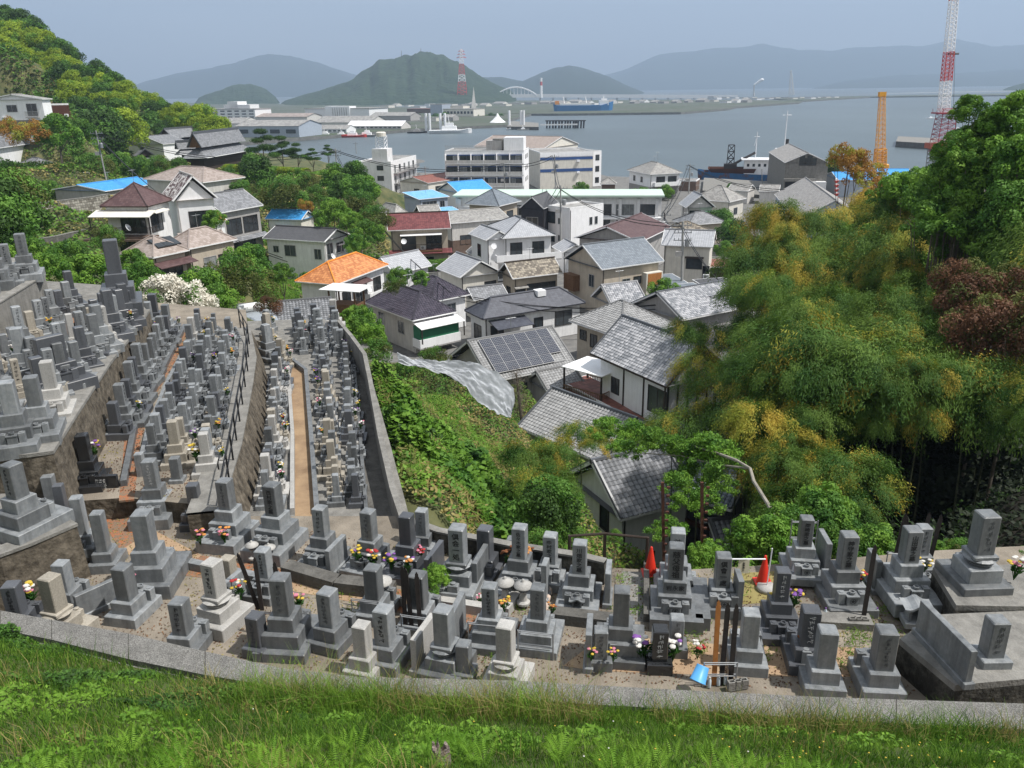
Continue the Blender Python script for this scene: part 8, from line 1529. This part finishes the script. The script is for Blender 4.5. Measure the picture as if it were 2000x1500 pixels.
# arching tree with bright compound leaves over the roofs
b = Vector(atz(1538, 1062, 17.3)); t = thing('leaning_tree', 'tree with long bare arching trunk and bright green leaves over the tiled house', 'tree', b); q = lambda x, y, d: Vector(atd(x, y, d))-b; mb = MB()
def limb(pts, r0, r1):
    for i in range(len(pts)-1): mb.tube(pts[i], pts[i+1], r0+(r1-r0)*i/(len(pts)-1), r0+(r1-r0)*(i+1)/(len(pts)-1), 7)
tr = [Vector((0, 0, 0)), q(1500, 985, 22.5), q(1472, 940, 24), q(1465, 915, 24.5), q(1440, 900, 25)]
limb(tr, .06, .045); limb([tr[-1], q(1400, 885, 26), q(1350, 870, 27), q(1320, 862, 27.5)], .055, .02); limb([tr[3], q(1400, 908, 26), q(1330, 890, 27), q(1250, 885, 28)], .04, .015); mb.build('trunk', G['granite_beige'], t)
for x, y, d, s in [(1270, 862, 28, .32), (1320, 880, 27.5, .35), (1330, 950, 26, .3), (1300, 1035, 24, .25), (1350, 900, 27, .4), (1390, 950, 26, .35), (1360, 985, 25.5, .3), (1222, 880, 28.5, .25), (1185, 838, 30, .3), (1230, 850, 30, .35), (1390, 890, 26.5, .45), (1345, 925, 27.5, .25)]: mob('foliage', CR['spray', 0], t, q(x, y, d), s*1.15, R6.random()*6)
for x, y, d, s in [(1190, 850, 36, .4), (1250, 845, 36, .4), (1165, 870, 33, .35)]: mob('foliage', CR['bm', R6.randrange(3)], t, q(x, y, d), s, R6.random()*6)
for a in [(1500, 1070, 21, 'bright', .5, 'broad-leaved green shrub behind the traffic cone'), (1460, 1062, 21.5, 'bright', .4, 'broad-leaved green shrub beside the barrier notice'), (1375, 1100, 20.5, 'bright', .35, 'little shrub between the stacked pair and the barrier'), (1540, 1050, 21.5, 'mid', .5, 'shrub left of the bamboo side grave'), (1620, 1060, 21, 'bright', .5, 'shrub right of the bamboo side grave'), (1610, 1020, 22, 'mid', .6, 'taller shrub behind the tilted looking slab'), (1700, 1070, 21, 'mid', .4, 'low shrub behind the red and white flowers'), (1835, 1080, 20.5, 'bright', .22, 'grassy shrub left of the mossy raised plot'), (1872, 1080, 20.5, 'olive', .25, 'sunlit grassy shrub behind the mossy raised plot'), (1990, 1100, 19.5, 'mid', .22, 'shrub right of the mossy raised plot'), (1200, 1045, 24, 'olive', .14, 'spiky young plant before the tiled house wall'), (1065, 1075, 20.5, 'olive', .35, 'yellow green weed bush behind the block wall'), (1066, 1000, 23, 'dark', .27, 'dark bush with magenta flowers behind the block wall'), (1095, 1045, 23, 'dark', .15, 'dark bush at the tiled house corner'), (1085, 1000, 25, 'mid', .45, 'dark green bush under the bamboo clump'), (1110, 990, 26, 'mid', .3, 'bush covering the tiled house corner'), (850, 1128, 17.7, 'bright', .2, 'light green potted plant beside the four character grave'), (850, 700, 0, 'olive', .6, 'silvery green shrub at the tarpaulin edge'), (790, 722, 0, 'mid', .4, 'bright weed clump at the tarpaulin edge'), (880, 722, 0, 'olive', .4, 'silvery shrub against the tarpaulin')]:
    tree(*a, cat='bush', name='bush')
# bare dead tree beside the tarpaulin
P = Vector(atz(1022, 850, 5.5)); t = thing('dead_tree', 'bare grey dead tree wrapped in twigs beside the tarpaulin', 'tree', P); tp = plane(1008, 728, P.y)-P; MB().tube((0, 0, 0), tp, .14, .05, 7).build('trunk', G['bark'], t); C = np.array([tp])*NR.uniform(.3, 1.03, (900, 1))+NR.normal(size=(900, 3))*.22; V, Fq = leaves(C, NR.normal(size=(900, 3)), .55, .015); npmesh('twigs', V, Fq, G['bark'], t)
# ---- undergrowth on the banks
def scatter(name, label, poly, n, zfun, L_, Wd, mats, hmax=.5, kscale=1.2, seed=0, box=None):
    P = np.array(poly); x0, y0 = P.min(0); x1, y1 = P.max(0); X = NR.uniform(x0, x1, n*3); Y = NR.uniform(y0, y1, n*3); m = inpoly(X, Y, poly)
    for cx, cy, c, s, hw, hd, _ in FOOT: m &= ~((abs((X-cx)*c+(Y-cy)*s) < hw) & (abs(-(X-cx)*s+(Y-cy)*c) < hd))
    X, Y = X[m][:n], Y[m][:n]; z = zfun(X, Y); pt = fbm(X*kscale, Y*kscale, 3, seed); h = NR.random(len(X))**.7*hmax*np.clip((pt-.25)*2.2, .15, 1.3)
    C = np.stack([X, Y, z+h], 1); Nn = NR.normal(size=C.shape)*.8; Nn[:, 2] = abs(Nn[:, 2])+.6; V, Fq = leaves(C, Nn, L_, Wd); k = np.clip(((fbm(X*.5+9, Y*.5, 3, seed+4)*1.6-.3+NR.normal(size=len(X))*.08)*len(mats)), 0, len(mats)-1).astype(int)
    o = npmesh(name, V, Fq, mats, mi=k); o['kind'] = 'stuff'; return o
bank = PX([(680, 690), (735, 900), (765, 1060), (1000, 1120), (1190, 1124), (1300, 1080), (1200, 960)], 15)+[(10, 42), (5, 58), (-6, 64), (-16, 60), (-17, 44)]
scatter('undergrowth', '', bank, 110000, lambda x, y: ghf(x, y), .17, .11, [G['lf_olive'], G['lf_mid'], G['lf_olive'], G['lf_bright'], G['grass_dry'], G['lf_mid']], .6, 1.1, 2)
bank2 = PX([(730, 760), (800, 1020), (1000, 1070), (1100, 1060)], 15)+[(3, 34), (-2, 44), (-12, 44)]
scatter('undergrowth', '', bank2, 30000, lambda x, y: ghf(x, y)+.1, .42, .025, [G['grass'], G['lf_bright'], G['grass_dry']], .5, .8, 7)
scatter('undergrowth', '', [(4, 19.5), (60, 19), (60, 40), (12, 40)], 70000, lambda x, y: ghf(x, y), .2, .12, [G['lf_painted_shade'], G['lf_dark'], G['lf_painted_shade'], G['lf_painted_shade']], 1.2, .5, 3)  # near-black leaf mix paints the shade under the bamboo
hs1 = PX([(-100, 380), (60, 300), (250, 310), (440, 330), (700, 330), (760, 400), (740, 480), (560, 470), (440, 440), (380, 360), (240, 380), (210, 480), (130, 560), (-100, 560)], 12)
scatter('undergrowth', '', hs1, 110000, lambda x, y: ghf(x, y), .5, .32, [G['lf_olive'], G['lf_mid'], G['lf_bright'], G['lf_olive'], G['grass_dry']], .9, .25, 5)
hill_p = [(-260, 150), (-110, 120), (-95, 200), (-85, 300), (-120, 330), (-260, 330)]
scatter('undergrowth', '', hill_p, 60000, lambda x, y: ghf(x, y), 1.3, .8, [G['lf_dark'], G['lf_mid'], G['lf_dark']], 2., .1, 8)
kz = PX([(735, 800), (770, 1000), (1000, 1090), (1110, 1080), (1060, 900)], 14)
scatter('weeds', '', kz, 26000, lambda x, y: ghf(x, y)+.15, .26, .2, [G['lf_mid'], G['lf_bright'], G['lf_dark']], 1.1, .9, 12)
fr_p = PX([(0, 1190), (300, 1262), (620, 1312), (1000, 1325), (1600, 1352), (1990, 1365), (1800, 1200), (1500, 1120), (1000, 1100), (500, 1020), (200, 1000)], ZF)
scatter('fallen_leaves', '', fr_p, 9000, lambda x, y: x*0+ZF+.012, .05, .03, [G['wood'], G['lf_brown'], G['grass_dry']], .012, .5, 13)
wd = PX([(60, 970), (240, 960), (430, 985), (480, 650), (300, 640)], ZM)
scatter('fallen_leaves', '', wd, 7000, lambda x, y: x*0+ZM+.012, .06, .035, [G['wood'], G['lf_brown'], G['grass_dry']], .012, .5, 14)
for kk in range(70):
    x, y = R6.choice([(R6.uniform(0, 1990), R6.uniform(1150, 1300)), (R6.uniform(1180, 1800), R6.uniform(1110, 1300))]); P = atz(x, y, ZF)
    if kk == 0: Cs = []
    Cs.append(P+NR.normal(size=(60, 3))*np.array([.12, .12, .0])+np.array([0, 0, 1])*NR.random((60, 1))*.12)
C = np.concatenate(Cs); V, Fq = leaves(C, NR.normal(size=C.shape), .11, .018); o = npmesh('weeds', V, Fq, G['grass']); o['kind'] = 'stuff'
lot = PX([(495, 540), (590, 545), (585, 590), (560, 640), (500, 625)], 5)
scatter('grass', '', lot, 40000, lambda x, y: ghf(x, y), .35, .05, [G['grass'], G['lf_bright'], G['grass']], .4, .6, 9)
# ---- foreground grass bank
bx = [p[0] for p in B_]; byy = [p[1] for p in B_]
STP = next(p for p in (atd(862, 1484, d) for d in np.arange(3, 14, .04)) if p[2] < bank_z(np.array([p[0]]), np.array([p[1]]))[0]+.03)
def blades(n, x0, x1, kmin, kmax, h0, h1, wd, mats, name='grass', seed=0, dens=None, lean=.35):
    X = NR.uniform(x0, x1, n); k = NR.uniform(kmin, kmax, n); by = np.interp(X, bx, byy); Y = by*(1-k)
    pt = fbm(X*1.3, Y*1.3, 3, seed)
    m = (X-STP[0])**2+(Y-STP[1]+.12)**2 > .05
    if dens is not None: m &= dens(X, k, pt)
    X, Y, pt, k = X[m], Y[m], pt[m], k[m]
    n = len(X); Z = bank_z(X, Y)+(fbm(X*.9, Y*.9, 3)-.5)*.22*np.clip(k*8, 0, 1)-.02; hh = NR.uniform(h0, h1, n)*(.5+pt); a = NR.random(n)*6.283; ln = NR.uniform(.1, lean*2, n)*hh; dx, dy = np.cos(a)*ln, np.sin(a)*ln-.05*hh; b = NR.random(n)*6.283; wx, wy = np.cos(b)*wd/2, np.sin(b)*wd/2
    def pt_(f, w_): return np.stack([X+dx*f**2+wx*w_, Y+dy*f**2+wy*w_, Z+hh*f*(1-.18*f)], 1)
    V = np.stack([pt_(0, -1), pt_(0, 1), pt_(.5, .85), pt_(.5, -.85), pt_(1, .12), pt_(1, -.12)], 1).reshape(-1, 3); i = np.arange(n)[:, None]*6; Fq = np.stack([i+0, i+1, i+2, i+3, i+3, i+2, i+4, i+5], -1).reshape(-1, 4)
    mi = np.repeat(np.clip((fbm(X*.8+5, Y*.8, 2, seed+3)*1.5-.25+NR.normal(size=n)*.15)*len(mats), 0, len(mats)-1).astype(int), 2); o = npmesh(name, V, Fq, mats, mi=mi); o['kind'] = 'stuff'
gm2 = leafmat('grass_blade_deep', (.035, .10, .01), (.09, .20, .02), .9, trans=.35)
blades(170000, -13, 11, .0, .62, .06, .2, .011, [gm2, G['grass'], gm2, G['grass']], seed=1)
blades(16000, -13, 11, .0, .5, .25, .48, .009, [G['grass'], gm2, G['grass_dry']], seed=4, dens=lambda X, k, p: p > .52)
blades(2600, -4.4, 1.3, .0, .10, .4, .9, .008, [G['grass'], G['grass_dry'], G['grass']], seed=6, lean=.5)
blades(9000, -5, 9, .0, .07, .22, .6, .009, [G['grass'], gm2, G['grass_dry'], G['grass']], seed=11, lean=.45, dens=lambda X, k, p: p > .42)
def leafy(n, x0, x1, k0, k1, key, L_, Wd, M, hmax, seed, thr=.5):
    X = NR.uniform(x0, x1, n); k = NR.uniform(k0, k1, n); by = np.interp(X, bx, byy); Y = by*(1-k); p = fbm(X*1.6, Y*1.6, 3, seed); m = p > thr; X, Y, k, p = X[m], Y[m], k[m], p[m]; Z = bank_z(X, Y)+(p-thr)*hmax*4*NR.random(len(X)); C = np.stack([X, Y, Z], 1); Nn = NR.normal(size=C.shape)*.7; Nn[:, 2] = abs(Nn[:, 2])+.7; V, Fq = leaves(C, Nn, L_, Wd); o = npmesh(key, V, Fq, M, mi=(NR.random(len(X)) < .5).astype(int)); o['kind'] = 'stuff'
leafy(60000, -12, 10, .02, .6, 'weeds', .075, .04, [G['lf_bright'], G['fern']], .2, 14, .53)
leafy(26000, -12, -3, .0, .16, 'weeds', .06, .04, [G['lf_mid'], G['lf_dark']], .16, 15, .5)
leafy(9000, -10.5, -8.6, -.05, .03, 'weeds', .07, .05, [G['lf_mid'], G['lf_dark']], .3, 16, .4)
# bracken fronds near the camera
fr_v = []; fr_f = []
def frond(L_=.25):
    v = []; f = []; n = 15
    for i in range(n):
        t = (i+.5)/n; x = t*L_; z = .42*L_*math.sin(t*2.0); w_ = .3*L_*math.sin(math.pi*min(1, t*.9+.12))**.8*(1-t*.55)
        for s in (-1, 1):
            o = len(v); v += [(x, 0, z), (x+.010, s*w_*.5, z-.01), (x+.03, s*w_, z-.035), (x+.022, s*w_*.45, z-.008)]; f.append((o, o+1, o+2, o+3))
    return np.array(v), np.array(f)
fv, ff = frond(); Vs, Fs, o_ = [], [], 0
nf = 260; X = NR.uniform(-6.5, 6, nf*3); K = NR.uniform(.22, .62, nf*3); p = fbm(X*.9, K*9, 2, 21); m = (p > .5)|(K > .48); X, K = X[m][:nf], K[m][:nf]
for x, k in zip(X, K):
    y = np.interp(x, bx, byy)*(1-k); z = float(bank_z(np.array([x]), np.array([y]))[0])+.02; a0 = R6.random()*6.28; sc = R6.uniform(.6, 1.15)
    for j in range(7):
        a = a0+j*.9; c, s = math.cos(a), math.sin(a); v = fv*sc; el = R6.uniform(.2, .8); v = np.stack([v[:, 0]*math.cos(el)-v[:, 2]*math.sin(el)*.3, v[:, 1], v[:, 2]+v[:, 0]*math.sin(el)], 1); v = np.stack([v[:, 0]*c-v[:, 1]*s, v[:, 0]*s+v[:, 1]*c, v[:, 2]], 1)+np.array([x, y, z]); Vs.append(v); Fs.append(ff+o_); o_ += len(v)
o = npmesh('ferns', np.concatenate(Vs), np.concatenate(Fs), [G['fern']]); o['kind'] = 'stuff'
# small flowers in the grass
mb = MB()
for k in range(90):
    x = R6.uniform(1.5, 6.5) if k > 25 else R6.uniform(-6, 3); kk = R6.uniform(.12, .5); y = float(np.interp(x, bx, byy))*(1-kk); z = float(bank_z(np.array([x]), np.array([y]))[0])+R6.uniform(.15, .3); mb.lathe([(.003, 0), (.011, .004), (.004, .008)], 6, (x, y, z), 0 if k > 8 else 1)
o = mb.build('wild_flowers', [FLC['yellow'], FLC['white']]); o['kind'] = 'stuff'
# stump
P = Vector(STP); P.z -= .03; mb = MB(); n = 22; rr = random.Random(3); prof = [(math.cos(2*math.pi*k/n)*.1, math.sin(2*math.pi*k/n)*.085, .2+rr.uniform(-.07, .09)) for k in range(n)]
for k in range(n):
    a, b = prof[k], prof[(k+1) % n]; mb.quad((a[0]*1.15, a[1]*1.15, 0), (b[0]*1.15, b[1]*1.15, 0), (b[0], b[1], b[2]), (a[0], a[1], a[2])); mb.quad(a, b, (b[0]*.72, b[1]*.72, b[2]-.02), (a[0]*.72, a[1]*.72, a[2]-.02)); mb.quad((a[0]*.72, a[1]*.72, a[2]-.02), (b[0]*.72, b[1]*.72, b[2]-.02), (b[0]*.6, b[1]*.6, .06), (a[0]*.6, a[1]*.6, .06))
mb.add([(x*.6, y*.6, .06) for x, y, _ in prof], [tuple(range(n))]); o = mb.build('tree_stump', mat('dead_wood', (.20, .15, .13), .9, .4, 14, .9, 40, rnd=0, c2=(.42, .35, .32), streak=.5)); o.location = P; tag(o, 'grey splintered tree stump in the grass', 'stump')
